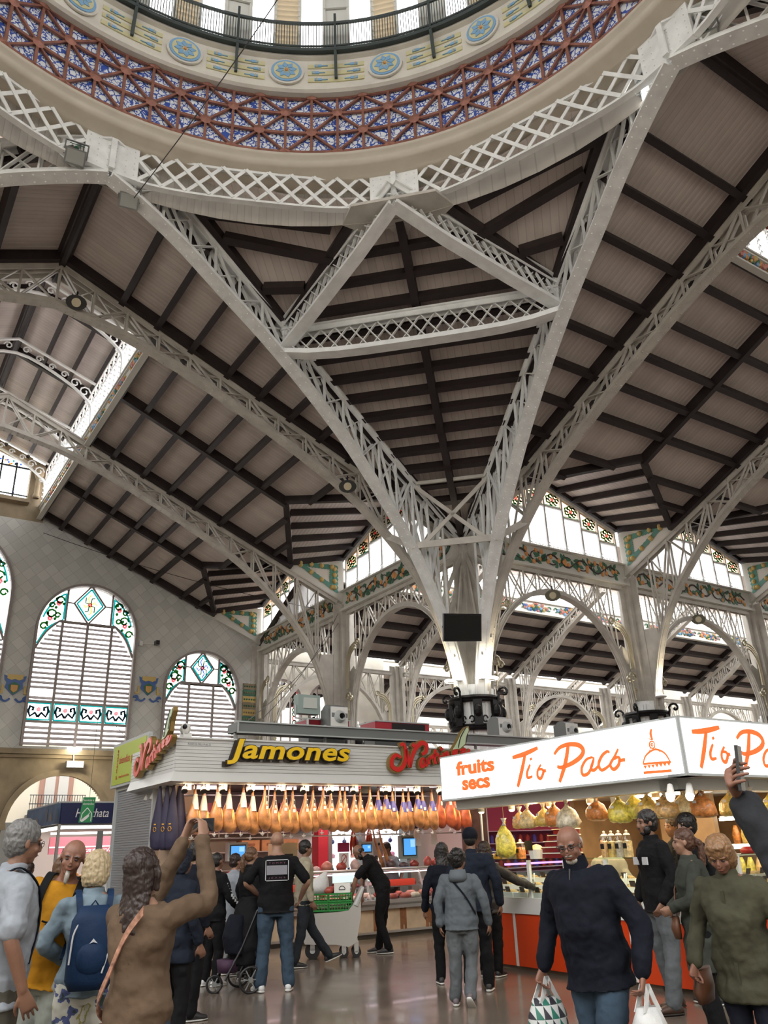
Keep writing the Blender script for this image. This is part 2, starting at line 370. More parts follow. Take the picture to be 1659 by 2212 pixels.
# corner roof between the two crossing arches (the plane slopes along the diagonal)
ZC = lambda t: 10.9+.336*(26.86-t)
PC = lambda u, v: TB(u, v, ZC(u+v))
arcA = lambda k: (8.45+(A-8.45)*k, A*k)     # k 0..1 on arch A (u,v)
t2k = lambda t: (t-8.45)/(2*A-8.45)
bm = []
r0 = 8.45*.7071
diag = [((6.15, 6.15), (A-.4, A-.4), .2, .34)]
for t in [12.6+.9*i for i in range(0, 14)]:
    k = t2k(t); a = arcA(k)
    if t < 15.7: # only between the two diagonal girders
        f = (t-11.95)/(15.6-11.95); hw = f*(10.36-5.2)/2; c = t/2
        if hw > .3: bm.append(((c+hw, c-hw), (c-hw, c+hw), .17, .3))
    else: bm.append((a, (a[1], a[0]), .17, .3))
bm += diag
for sw in (0, 1):
    f = (lambda p: (p[1], p[0])) if sw else (lambda p: p)
    bm += [(f((8.95, 2.35)), f((7.45, 5.05)), .2, .34), (f((9.2, 3.0)), f((8.0, 5.6)), .2, .34), (f((9.75, 4.35)), f((9.1, 5.2)), .2, .34), (f((8.85, 1.9)), f((10.2, 5.1)), .2, .3), (f((6.9, 5.4)), f((10.1, 5.25)), .2, .3)]
    bm.append((f((10.7, 5.6)), f((A-.5, A-1.1)), .2, .32))
ring = [(8.5*math.cos(math.radians(d)), 8.5*math.sin(math.radians(d))) for d in range(0, 91, 15)]
slope(PC, [arcA(1)]+[(arcA(0)[1], arcA(0)[0])]+ring[::-1][1:-1]+[arcA(0)], M_slat_d, bm)
for su, sv in ((-1, 1), (1, -1)):  # two more corner roofs, added to shut out sky light
    Pm = lambda u, v, su=su, sv=sv: TB(u*su, v*sv, ZC(u+v)); d1 = ((6.15, 6.15), (A-.4, A-.4), .2, .34)
    slope(Pm, [arcA(1)]+[(arcA(0)[1], arcA(0)[0])]+ring[::-1][1:-1]+[arcA(0)], M_slat_d, [d1]+[(arcA(t2k(t)), arcA(t2k(t))[::-1], .17, .3) for t in (14, 16, 18, 20, 22, 24)])
# quadrant hall roof between column lines u=A and u=A+2S (ridge lantern parallel to v)
def quad(u0, n0, n1, far=True):
    v0, v1 = A+n0*S, A+n1*S
    z = lambda u: 10.85+.495*(u0+2*S-u)
    Pq = lambda u, v: TB(u, v, z(u)); e = u0+2*S
    bm = [((e-.3-1.02*i, v0), (e-.3-1.02*i, v1), .2, .34) for i in range(0, 5)]
    k = v0
    while k <= v1+.1:
        bm.append(((e, k-.0), (e-4.7, k), .2, .3))
        if k+S/2 < v1: bm.append(((e, k+S/2), (e-4.7, k+S/2), .2, .34))
        k += S
    slope(Pq, [(e, v0), (e, v1), (e-4.7, v1), (e-4.7, v0)], M_slat_v, bm)
    P2 = lambda u, v: TB(u, v, 10.85+.495*(u-u0))
    zl = 10.85+.495*4.7
    for us in (e-4.7,):
        w = MB(); w.box(TB(us, (v0+v1)/2, zl+.2), (v1-v0, .12, .75), (VD, UD, ZD))
        w.box(TB(us-.08, (v0+v1)/2, zl-.12), (v1-v0, .2, .1), (VD, UD, ZD)); w.box(TB(us-.08, (v0+v1)/2, zl+.53), (v1-v0, .2, .08), (VD, UD, ZD))
        wall = struct(w.build('wall_clerestory', M_tilew))
        l = MB(); L_ = v1-v0
        for i in range(9): l.box(TB(us, (v0+v1)/2, zl+.7+i*.15), (L_, .13, .035), (VD, (UD+ZD*.5).normalized(), (ZD-UD*.5).normalized()))
        j = v0
        while j < v1: l.box(TB(us-.05, j, zl+1.3), (.07, .1, 1.5), (VD, UD, ZD)); j += .98
        l.build('louver', M_white, wall)
    zr = zl+2.1
    for sgn in (1,):
        c = u0+S; o = MB(); o.prism([TB(c, v0, zr+1.2), TB(c, v1, zr+1.2), TB(c+sgn*3.5, v1, zr-.1), TB(c+sgn*3.5, v0, zr-.1)], (0, 0, .12)); struct(o.build('ceiling', M_slat_v))
    # flower garlands on the clerestory frieze
    return zl, e-4.7
zl_, us_ = quad(A, 0, 5)
quad(A+2*S, 1, 5)
def flowers(mb_mats, base, d, n, w):  # colourful relief garland along direction d, facing the viewer
    o = MB(); rnd = random.Random(n)
    for i in range(46):
        t = (i+.5)/46; x = (t-.5)*w; h = .17*(1-abs(2*t-1)**2)+.05
        o.cur = rnd.choice([1, 1, 2, 3, 4, 5, 6, 0, 0])
        o.sphere(base+d*x+ZD*rnd.uniform(-h, h)+n_out(base)*.0, rnd.uniform(.06, .11), 6, 4)
    o.cur = 0
    for s_ in (-1, 1):
        o.tube([base+d*(s_*(w/2+.12+.12*math.cos(a)))+ZD*(.02+.12*math.sin(a)) for a in [k*.7 for k in range(8)]], .03, 5)
    return o
def n_out(p): return Vector((0, 0, 0))
i = 0
vv = A+S*.5
while vv < A+5*S:
    p = TB(us_-.09, vv-1.0 if i % 2 == 0 else vv+.2, zl_+.2)
    g = flowers(None, TB(us_-.09, vv, zl_+.2), VD, i+3, 1.75)
    tag(g.build('flower_garland', [M_leaf, M_pinkg, M_yel, M_skyb, M_orange, M_blueg, M_pinkg]), 'ceramic flower garland on the white frieze under the far louvred clerestory', 'garland', 'flower garlands under the far clerestory')
    vv += 2.45; i += 1

# ---- iron trusses
def rivets(m, pts, nrm, w, step=.22, r=.026, off=.03):
    d = 0; nrm = Vector(nrm)
    for i in range(len(pts)-1):
        a, b = Vector(pts[i]), Vector(pts[i+1]); L = (b-a).length; t = (b-a).normalized(); q = t.cross(nrm).normalized()
        if q.z > 0: q = -q
        while d < L:
            p = a+t*d+q*off
            for s_ in (-1, 1):
                c = p+nrm*(s_*w*.28); m.add([c+t*r, c+nrm*r, c-t*r, c-nrm*r, c+q*r], [(0, 1, 4), (1, 2, 4), (2, 3, 4), (3, 0, 4)])
            d += step
        d -= L
def truss(name, label, cat, Pf, nrm, top, bot, n, group=None, w=.33, webk='x', m1=None, sol=0, riv=False, ends=None, wt=.09):
    """Pf(s,z)->world; top / bot profiles [(s,z)] over the same s range"""
    m1 = m1 or M_iron; base = Pf(*bot[0]); root = thing(name, label, cat, base, 0, group)
    tp = [Pf(*q) for q in top]; bp = [Pf(*q) for q in bot]; nrm = Vector(nrm).normalized()
    m = MB(); m.sweep(tp, w, .05, nrm)
    for s_ in (-1, 1): m.sweep([p-ZD*.1 for p in tp], .03, .2, nrm) if False else m.sweep([p-ZD*.09+nrm*(s_*(w*.3)) for p in tp], .03, .16, nrm)
    m.build('top_chord', m1, root)
    m = MB(); m.sweep(bp, w, .05, nrm)
    for s_ in (-1, 1): m.sweep([p+ZD*.07+nrm*(s_*(w*.3)) for p in bp], .03, .15, nrm)
    if riv: rivets(m, bp, nrm, w)
    m.build('bottom_chord', m1, root)
    m = MB(); s0, s1 = top[0][0], top[-1][0]
    if ends: s0, s1 = ends
    st = [s0+(s1-s0)*i/n for i in range(n+1)]
    zt = lambda s: interp(top, s)-.06
    zb = lambda s: interp(sorted(bot), s)+.06
    if webk == 'x':
        for i, s_ in enumerate(st):
            for k in (-1, 1): m.bar(Pf(s_, zb(s_))+nrm*(k*w*.3), Pf(s_, zt(s_))+nrm*(k*w*.3), .045, wt*.7, nrm)
            if i < n:
                s2 = st[i+1]
                for k in (-1, 1):
                    if (i % 2 == 0): m.bar(Pf(s_, zb(s_))+nrm*(k*w*.25), Pf(s2, zt(s2))+nrm*(k*w*.25), .03, wt, nrm)
                    else: m.bar(Pf(s_, zt(s_))+nrm*(k*w*.25), Pf(s2, zb(s2))+nrm*(k*w*.25), .03, wt, nrm)
                k = 0
                a, b = (Pf(s_, zt(s_)), Pf(s2, zb(s2))) if i % 2 == 0 else (Pf(s_, zb(s_)), Pf(s2, zt(s2)))
                m.bar(a, b, .03, wt*.8, nrm)
    else:   # close diamond lattice
        c = (s1-s0)/n; sp = 1.6*c
        for i in range(-1, n+2):
            for q in (1, -1):
                a = s0+(i+.2)*c; b = a+q*sp; t0, t1 = 0., 1.
                if q > 0: t0 = max(0, (s0-a)/sp); t1 = min(1, (s1-a)/sp)
                else: t0 = max(0, (a-s1)/sp); t1 = min(1, (a-s0)/sp)
                if t1-t0 < .08: continue
                pt = lambda t: (a+(b-a)*t, zb(a+(b-a)*t)+(zt(a+(b-a)*t)-zb(a+(b-a)*t))*t)
                m.bar(Pf(*pt(t0))+nrm*(.02*q), Pf(*pt(t1))+nrm*(.02*q), .025, wt, nrm)
    m.build('web', m1, root)
    return root
TOP = [(0, 16.75), (A-.35, zmain(A-.35))]
BOT = cr([(0, 15.45), (1.3, 15.2), (2.28, 14.95), (4.22, 14.25), (6.92, 13.0), (9, 11.85), (10.66, 10.45), (11.6, 9.35), (12.2, 8.3), (12.6, 7.2), (12.83, 6.2), (12.9, 5.4), (12.92, 4.2), (12.92, 0.18)], 4)
mir = lambda pr: [(-s, z) for s, z in pr[::-1]][:-1]+pr
def rib(ax, a, label, group, neg=True, solid=None):
    Pf = (lambda s, z: TB(a, s, z)) if ax == 'u' else (lambda s, z: TB(s, a, z)); nrm = UD if ax == 'u' else VD
    t = mir(TOP) if neg else TOP; b = mir(BOT) if neg else BOT
    r = truss('iron_arch', label, 'arch', Pf, nrm, t, b, 26 if neg else 13, group, riv=True, ends=(-12.2, 12.2) if neg else (0, 12.2))
    g = MB()   # riveted gusset over the foot
    g.prism([Pf(12.62, 6.6), Pf(12.3, 8.3), Pf(11.75, 9.3), Pf(12.0, 9.6), Pf(13.2, 10.6), Pf(13.2, 6.6)], nrm*.03) if not solid else g.prism([Pf(12.75, 5.2), Pf(12.6, 7.2), Pf(12.25, 8.3), Pf(12.4, 8.8), Pf(13.3, 8.9), Pf(13.3, 5.2)], nrm*.12)
    if solid: g.build('gusset', M_iron, r)
    return r
rC = rib('u', A, 'riveted cream arch across the left nave just beyond the dome crossing, speaker at its crown', None)
rE = rib('u', A+S, 'riveted pale arch across the left nave nearest the tiled end wall', None, solid=1)
rD = rib('v', A, 'riveted cream arch across the right nave, first one right of the central column', None)
rF = rib('v', A+S, 'riveted cream arch across the right nave landing beside the right column', None, solid=1)
for i_ in (2, 3): rib('v', A+i_*S, ['riveted cream arch of the right nave at the right edge of the picture', 'furthest riveted arch of the right nave'][i_-2], None, False, 1)
# splayed crossing arches towards the dome
LA = math.hypot(A-8.45, A); dA = Vector((A-8.45, A))/LA
TA = [(0, 16.6), (.8, 16.5), (2, 16.2), (5.4, 14.78), (LA-.4, 11.08)]
BA = cr([(0, 15.62), (.7, 15.52), (2, 15.2), (3.4, 14.67), (5.5, 13.85), (8, 12.55), (9.96, 11.15), (11.4, 9.9), (12.4, 8.7), (13.12, 7.6), (13.55, 6.5), (13.72, 5.6), (13.76, 4.2), (13.76, .18)], 4)
def splay(su, sw, label):
    def Pf(s, z):
        u, v = 8.45+dA.x*s, su*dA.y*s
        return TB(v, u, z) if sw else TB(u, v, z)
    nn = Vector((UX*dA.y-su*VX*dA.x, UY*dA.y-su*VY*dA.x, 0)) if not sw else Vector((VX*dA.y-su*UX*dA.x, VY*dA.y-su*UY*dA.x, 0))
    return truss('crossing_arch', label, 'arch', Pf, nn, TA, BA, 15, None, w=.38, riv=True, ends=(.6, 12.9), m1=M_white)
splay(1, 0, 'long white arch rising from the central column to the left end of the dome ring')
splay(1, 1, 'long white arch from the central column to the lit floodlight at the dome ring')
splay(-1, 0, 'white arch leaving the dome ring node at the left edge of the picture')
splay(-1, 1, 'white arch leaving the dome ring node at the upper right corner')
# latticed girders of the corner: node to arch (two) and the horizontal one
Pa, Pb = (10.36, 5.25), (5.25, 10.36)
def girder(p0, p1, z0, z1, h0, h1, n, label, w=.34):
    L = math.hypot(p1[0]-p0[0], p1[1]-p0[1])
    Pf = lambda s, z: TB(p0[0]+(p1[0]-p0[0])*s/L, p0[1]+(p1[1]-p0[1])*s/L, z)
    d = UD*(p1[0]-p0[0])+VD*(p1[1]-p0[1]); nn = Vector((-d.y, d.x, 0))
    bot = [(L*t, z0+(z1-z0)*t+.25*(2*t-1)**4-.0) for t in [i/10 for i in range(11)]] if z0 == z1 else [(0, z0), (L*.3, z0+(z1-z0)*.36), (L*.7, z0+(z1-z0)*.74), (L, z1)]
    top = [(0, z0+h0), (L, z1+h1)]
    return truss('lattice_girder', label, 'girder', Pf, nn, top, bot, n, None, w=w, webk='l', m1=M_white, wt=.075)
N1 = (8.2*.7071, 8.2*.7071)
girder(N1, Pa, 15.5, 14.0, .65, .8, 15, 'white lattice girder slanting from the dome ring down to the left arch')
girder(N1, Pb, 15.5, 14.0, .65, .8, 15, 'white lattice girder slanting from the dome ring down to the right arch')
girder(Pa, Pb, 13.62, 13.62, .95, .95, 19, 'horizontal white lattice girder spanning between the two crossing arches')
# ---- columns
def column(u, v, label, z1=10.9, w=.36, name='iron_column', collar=True, big=True):
    r = thing(name, label, 'column', TB(u, v, .17), 0)
    m = MB()
    for (a, b) in ((1, 0), (-1, 0), (0, 1), (0, -1)):
        m.bar(TB(u+a*w, v+b*w, .17), TB(u+a*w*.8, v+b*w*.8, z1), .05, .36, (UD*a+VD*b))
        m.bar(TB(u+a*w*.5, v+b*w*.5, .17), TB(u+a*w*.4, v+b*w*.4, z1), w, .03, (UD*a+VD*b).cross(ZD))
    m.box(TB(u, v, (z1+.17)/2), (w*1.15, w*1.15, z1-.2), (UD, VD, ZD))
    m.build('shaft', M_iron, r)
    if big:
        m = MB(); R_ = .58; N = 10
        for k in range(N):
            an = 2*math.pi*(k+.5)/N; d = Vector((math.cos(an), math.sin(an), 0)); c = TB(u, v, 0)
            m.box(c+d*R_+ZD*3.1, (.05, .27, 6.1), (d, d.cross(ZD), ZD))
            for j in range(28):
                for q in (-1, 1):
                    p = c+d*(R_+.025)+d.cross(ZD)*(q*.08)+ZD*(.3+j*.21); rr = .018
                    x = d.cross(ZD); m.add([p+x*rr, p+ZD*rr, p-x*rr, p-ZD*rr, p+d*rr], [(0, 1, 4), (1, 2, 4), (2, 3, 4), (3, 0, 4)])
        m.lathe([(R_-.04, 0), (R_-.04, 6.1)], TB(u, v, .17), 24)
        m.lathe([(R_+.12, 0), (R_+.12, .5), (R_+.02, .62)], TB(u, v, .17), 24)
        m.build('base_plates', M_iron if False else M_white, r)
    if collar:
        zc = 4.95; R_ = .7
        m = MB(); c = TB(u, v, 0)
        for zz, rr in ((zc, .07), (zc+.08, .05), (zc+.82, .06), (zc+.9, .08)):
            m.tube([c+Vector((math.cos(a)*(R_+.04), math.sin(a)*(R_+.04), zz+.02*math.sin(a*24))) for a in [2*math.pi*k/48 for k in range(49)]], rr, 6, False)
        for k in range(8):
            an = 2*math.pi*k/8; d = Vector((math.cos(an), math.sin(an), 0)); x = d.cross(ZD)
            m.box(c+d*(R_+.06)+ZD*(zc+.45), (.1, .26, .75), (d, x, ZD))
            m.sphere(c+d*(R_+.12)+ZD*(zc+.5), .13, 8, 6, 1, 1, 1.5)
            for sx in (-1, 1):
                m.tube([c+d*(R_+.1)+x*(sx*(.2+.07*math.cos(t)))+ZD*(zc+.25+.09*math.sin(t)) for t in [j*.6 for j in range(10)]], .025, 5)
        for k in range(4):
            an = math.radians(20+90*k)+PS; d = Vector((math.cos(an), math.sin(an), 0))
            pts = [c+d*(R_+.05+.1*t)+ZD*(zc+.5+.5*t) for t in (0, .5, 1)]+[c+d*(R_+.33+(.2-.02*j)*math.cos(2.9-j*.6))+ZD*(zc+1.02+(.2-.02*j)*math.sin(2.9-j*.6)) for j in range(12)]
            m.tube(pts, .04, 6)
        m.build('wrought_iron_collar', M_black, r)
    return r
column(A, A, 'central riveted cream column with black wrought iron collar, four ribs fanning out above it')
column(A, A+S, 'riveted cream column with black collar behind the lit white sign')
column(A+S, A, 'riveted cream column behind the ham stall, left of the central column', collar=True)
column(A+2*S, A, 'slim cream column at the corner of the tiled end wall', collar=False, big=False)
column(A, A+2*S, 'riveted cream column at the right edge behind the lit white sign', collar=True)
column(A, A+3*S, 'far riveted cream column of the right arcade', collar=False, big=False)
for j in range(1, 6): column(A+2*S, A+j*S, 'slim cream column of the second arcade beyond the main column', collar=False, big=False, z1=10.6)['group'] = 'slim columns of the second arcade'
for j in range(1, 6): column(A+4*S, A+j*S, 'distant slim cream column of the third arcade', collar=False, big=False, z1=10.6)['group'] = 'slim columns of the third arcade'
# fan of plates inside the central column head and the cross ties between the ribs
m = MB()
KC = lambda r_, an, z: TB(A+r_*math.cos(an), A+r_*math.sin(an), z)
angA = math.atan2(-A, -(A-8.45)); 
def ribpt(which, s):    # soffit point on the rib by distance from K
    if which == 'C': return TB(A, A-s, interp(sorted(BOT), A-s))
    if which == 'D': return TB(A-s, A, interp(sorted(BOT), A-s))
    t = LA-s; z = interp(sorted(BA), t); u, v = 8.45+dA.x*t, dA.y*t
    return TB(u, v, z) if which == 'A' else TB(v, u, z)
for (p, q, s1, s2) in (('A', 'B', 3.05, 3.05), ('C', 'A', 3.0, 3.05), ('B', 'D', 3.05, 3.0)):
    m.bar(ribpt(p, s1)+ZD*.05, ribpt(q, s2)+ZD*.05, .06, .2)
def toppt(which, s):
    p = ribpt(which, s); zt = 10.9+.4325*s-DROP; return Vector((p.x, p.y, zt))
m.bar(toppt('A', 2.9), toppt('B', 2.9), .08, .1); m.bar(toppt('A', 2.9), ribpt('B', 2.9), .05, .12); m.bar(toppt('B', 2.9), ribpt('A', 2.9), .05, .12)
m.bar(toppt('C', 2.9), toppt('A', 2.9), .05, .1); m.bar(toppt('D', 2.9), toppt('B', 2.9), .05, .1)
K_ = TB(A, A, 10.8)
for w_, s_ in (('A', .95), ('B', .95), ('C', .95), ('D', .95), ('A', 1.7), ('B', 1.7), ('C', 1.8), ('D', 1.8)): m.bar(K_, ribpt(w_, s_), .06, .14)
tag(m.build('tie_bars', M_iron), 'riveted tie bars joining the ribs above the black television', 'tie bars')
# ---- arcades
def arcade(P0, P1, label, group=None, front=None, detail=True, ztop=10.6):
    """P0,P1 plan (u,v) of two neighbouring columns; front = unit vector towards the viewer side"""
    L = math.hypot(P1[0]-P0[0], P1[1]-P0[1])
    Pf = lambda s, z: TB(P0[0]+(P1[0]-P0[0])*s/L, P0[1]+(P1[1]-P0[1])*s/L, z)
    d = (Pf(L, 0)-Pf(0, 0)).normalized(); nn = Vector((-d.y, d.x, 0))
    arc = [(L/2+3.28*math.cos(t), 6.0+3.8*math.sin(t)) for t in [math.pi-math.pi*i/24 for i in range(25)]]
    r = truss('arcade_arch', label, 'arch', Pf, nn, [(.4, ztop), (L-.4, ztop)], [(arc[0][0], 4.6)]+arc+[(arc[-1][0]+.001, 4.6)], 8, group, w=.28, ends=(1.05, L-1.05), wt=.05)
    for s_ in (0, 1):  # solid web plates over the springing
        m = MB(); f = (lambda x: x) if s_ == 0 else (lambda x: L-x)
        m.prism([Pf(f(.45), 6), Pf(f(.68), 6), Pf(f(.8), 7), Pf(f(1.1), 7.9), Pf(f(.8), 8.3), Pf(f(.45), 8.1)], nn*.04)
        m.build('web_plate', M_iron, r)
    if detail and front is not None:
        for s_ in (0, 1):
            f = (lambda x: x) if s_ == 0 else (lambda x: L-x)
            m = MB()
            for k in range(3):
                o = front*(.26+.0*k)+Vector((0, 0, 0)); dx = .11*k
                pts = [Pf(f(.62+dx*.6), 7.4), Pf(f(.62+dx*.6), 8.2), Pf(f(.7+dx*.7), 8.65-dx*.3), Pf(f(.95+dx*.5), 8.98-dx*.8), Pf(f(1.3), 9.1-dx)]
                m.tube([p+o for p in cr([tuple(p) for p in pts], 4) for p in [Vector(p)]], .04, 6)
            for (cx, cz, rr) in ((1.45, 9.05, .16), (.75, 7.1, .2), (.95, 7.0, .13), (.7, 6.6, .08)):
                m.tube([Pf(f(cx), cz)+front*.27+d*(rr*(1-j*.06)*math.cos(j*.7))+ZD*(rr*(1-j*.06)*math.sin(j*.7)) for j in range(12)], .035, 6)
            m.tube([Pf(f(.78), 7.0)+front*.27, Pf(f(.72), 6.3)+front*.27], .03, 6)
            m.build('scroll_bracket', M_brass, r)
    return r
for j, lb in enumerate(['cream lattice arch between the central column and the next one to the left', 'cream lattice arch of the left nave beside the tiled end wall']):
    arcade((A+j*S, A), (A+(j+1)*S, A), lb, None, -VD)
for j, lb in enumerate(['cream lattice arch between the central column and the right column', 'cream lattice arch right of the right column', 'cream lattice arch at the right edge of the picture', 'furthest lattice arch of the right arcade']):
    arcade((A, A+j*S), (A, A+(j+1)*S), lb, None, -UD)
for j in range(0, 5): arcade((A+2*S, A+j*S), (A+2*S, A+(j+1)*S), 'lattice arch of the second arcade seen through the main arches', 'lattice arches of the second arcade', -UD, ztop=10.3)
for j in range(1, 5): arcade((A+4*S, A+j*S), (A+4*S, A+(j+1)*S), 'distant lattice arch of the third arcade', 'lattice arches of the third arcade', None, False, ztop=10.3)
def qrib(u0, v, label, group):
    Pf = lambda s, z: TB(u0-s, v, z)
    top = [(.4, 10.65), (7.85, 14.35)]; bot = cr([(.75, .3), (.75, 6.5), (1.0, 8.0), (1.6, 9.6), (2.37, 10.6), (4.0, 11.6), (5.0, 12.3), (7.85, 13.7)], 4)
    truss('iron_rafter', label, 'rafter', Pf, VD, top, bot, 14, group, w=.32, ends=(1.0, 7.85), wt=.06)
for j in range(1, 6):
    qrib(A+2*S, A+j*S, 'curved lattice rafter under the dark roof seen through the right arcade', 'lattice rafters beyond the arcade')
    if j > 0: qrib(A+4*S, A+j*S, 'distant curved lattice rafter beyond the second arcade', 'distant lattice rafters')
# ---- clerestory window walls above the arcades
M_amb = glass_mat('stained_pale_amber', (.9, .75, .6), .98)
def window_bay(Pf, inward, L, k):
    """Pf(s,z); inward = unit vector to the nave; s in 0..L"""
    along = (Pf(1, 0)-Pf(0, 0)).normalized(); AXS = (along, inward, ZD)
    # frieze wall
    m = MB(); m.box(Pf(L/2, 11.05)-inward*.05, (L-.1, .3, .75), AXS)
    m.box(Pf(L/2, 10.65)+inward*.1, (L-.1, .25, .1), AXS); m.box(Pf(L/2, 11.44)+inward*.1, (L-.1, .2, .06), AXS)
    w = struct(m.build('wall_frieze', M_tilew))
    # orange tree garland
    g = MB(); rnd = random.Random(k); x0, x1 = .55, L-.55; n = 9; inn = inward*.12
    y = lambda s: 11.05+.17*math.sin((s-x0)/(x1-x0)*math.pi*2*4.5)
    g.cur = 2; g.tube([Pf(x0+(x1-x0)*i/90, y(x0+(x1-x0)*i/90))+inn for i in range(91)], .026, 5)
    for i in range(9):
        c = x0+(x1-x0)*(i+.5)/9; sg = 1 if i % 2 == 0 else -1
        g.cur = 2; g.tube([Pf(c+.27*math.cos(t), 11.05+.0+.2*math.sin(t))+inn for t in [sg*(.3+j*.5) for j in range(11)]], .022, 5)
        for q in range(4):
            g.cur = 0; g.sphere(Pf(c+rnd.uniform(-.36, .36), 11.05+rnd.uniform(-.24, .22))+inn, .085, 8, 6, 1, .4, 1.1, (along, inward, ZD))
        for q in range(6):
            a = rnd.uniform(0, 6.28); g.cur = 1; p = Pf(c+rnd.uniform(-.42, .42), 11.05+rnd.uniform(-.25, .25))+inn*.95
            e1 = (along*math.cos(a)+ZD*math.sin(a)); e2 = (ZD*math.cos(a)-along*math.sin(a))
            g.prism([p-e1*.15, p-e1*.05+e2*.07, p+e1*.08+e2*.06, p+e1*.16, p+e1*.05-e2*.06, p-e1*.07-e2*.05], inward*.02)
    g.build('orange_garland', [M_orange, M_leaf, M_stem], w)
    # mullions and panes: 8 lights stepping up with the gable
    f = MB(); gl = MB(); n = 8; x0, x1 = .3, L-.3; st = (x1-x0)/n
    zt = lambda s: 12.7+(14.0-12.7)*(1-abs(s-L/2)/(L/2-.15))
    for i in range(n+1):
        s = x0+i*st; f.bar(Pf(s, 11.45), Pf(s, zt(s)), .1, .07, along)
        if 0 < i < n:
            for j in range(2): f.tube([Pf(s+.06*math.cos(t), 11.55+j*.13+.05*math.sin(t))+inward*.08 for t in (0, 1, 2, 3, 4, 5)], .012, 4)
    f.bar(Pf(x0, zt(x0)), Pf(L/2, zt(L/2)), .14, .12, along.cross(inward)); f.bar(Pf(L/2, zt(L/2)), Pf(x1, zt(x1)), .14, .12)
    for i in range(n):
        a, b = x0+i*st, x0+(i+1)*st; zl = min(zt(a), zt(b))-.5
        f.bar(Pf(a, zl), Pf(b, zl), .08, .06); f.bar(Pf(a, 11.5), Pf(b, 11.5), .08, .06)
        for j in range(5): f.tube([Pf(a+.08+j*.18+.05*math.cos(t), 11.55+.07*math.sin(t))+inward*.05 for t in (0, .8, 1.6, 2.4, 3.14)], .01, 4)
        gl.cur = 0; gl.box(Pf((a+b)/2, (11.5+zl)/2), (st-.08, .012, zl-11.5), AXS)
        # stained top light: amber ground, green leaves, dark red flower
        gl.cur = 1; gl.prism([Pf(a+.05, zl+.03), Pf(b-.05, zl+.03), Pf(b-.05, zt(b-.05)-.05), Pf(a+.05, zt(a+.05)-.05)], inward*.01)
        c = (a+b)/2; zc = (zl+min(zt(a), zt(b))+.1)/2; gl.cur = 2
        for q in range(7):
            t = q*.9; gl.tube([Pf(c+.24*math.cos(t)+.09*math.cos(t2), zc+.15*math.sin(t)+.08*math.sin(t2))+inward*.03 for t2 in (0, 1.3, 2.6, 3.9, 5.2)], .03, 5)
        gl.cur = 3; gl.sphere(Pf(c, zc)+inward*.03, .085, 7, 5, 1, .3, 1, AXS)
        gl.cur = 4; gl.bar(Pf(a+.07, zl+.06)+inward*.02, Pf(b-.07, zl+.06)+inward*.02, .02, .02)
    win = struct(gl.build('window_%d' % k, [M_frost, M_amb, M_gl['green'], M_gl['pink'], M_gl['teal']]))
    f.build('window_frame', M_white, win)
    return w
kk = 1
for b in range(2):
    window_bay(lambda s, z, b=b: TB(A+b*S+s, A, z), -VD, S, kk); kk += 1
for b in range(4):
    window_bay(lambda s, z, b=b: TB(A, A+b*S+s, z), -UD, S, kk); kk += 1
# triangular cheek panels with the orange wreath
def cheek(Pf, fr, label):
    """Pf(x,z): x lateral distance from nave axis"""
    m = MB(); m.prism([Pf(A-.05, 12.75), Pf(A-.05, 11.05), Pf(10.35, 12.28), Pf(10.2, 12.6)], fr*.12)
    m.bar(Pf(A, 11.0)+fr*.05, Pf(10.3, 12.3)+fr*.05, .2, .12)
    r = m.build('wreath_panel', M_tilew); tag(r, label, 'panel')
    V_ = [(A-.35, 12.5), (A-.35, 11.35), (11.0, 12.43)]; g = MB(); rnd = random.Random(5)
    cc = (sum(p[0] for p in V_)/3, sum(p[1] for p in V_)/3)
    sh = lambda p, k: Pf(cc[0]+(p[0]-cc[0])*k, cc[1]+(p[1]-cc[1])*k)
    for sd in (0, 1):
        off = fr*(.14) if sd == 0 else fr*(-.03)
        for e in range(3):
            p, q = V_[e], V_[(e+1) % 3]; n = 7
            for i in range(n):
                t0, t1 = i/n, (i+1)/n; a = (p[0]+(q[0]-p[0])*t0, p[1]+(q[1]-p[1])*t0); b = (p[0]+(q[0]-p[0])*t1, p[1]+(q[1]-p[1])*t1); mid = ((a[0]+b[0])/2, (a[1]+b[1])/2)
                g.cur = 0; g.prism([sh(a, 1.0), sh(mid, 1.08), sh(b, 1.0), sh(b, .52), sh(mid, .45), sh(a, .52)], Vector((0, 0, 0))+off*.12) if False else g.add([sh(a, 1.0)+off, sh(mid, 1.07)+off, sh(b, 1.0)+off, sh(b, .52)+off, sh(mid, .46)+off, sh(a, .52)+off], [(0, 1, 2, 3, 4, 5)])
                if i % 2 == 0: g.cur = 1; c = sh(mid, .80); g.sphere(c+off, .105, 10, 6, 1, 1, 1, None)
    g.build('orange_wreath', [M_teal, M_yel], r)
for b in (1, 2): cheek(lambda x, z, b=b: TB(A+b*S, x, z), -UD, ['white tile triangle with orange and teal wreath left of the ham stall column', 'white tile triangle with orange wreath next to the tiled end wall'][b-1])
for b in (1, 2, 3): cheek(lambda x, z, b=b: TB(x, A+b*S, z), -VD, ['white tile triangle with orange wreath above the right column', 'white tile triangle with orange wreath at the right edge of the picture', 'far white tile triangle with orange wreath'][b-1])
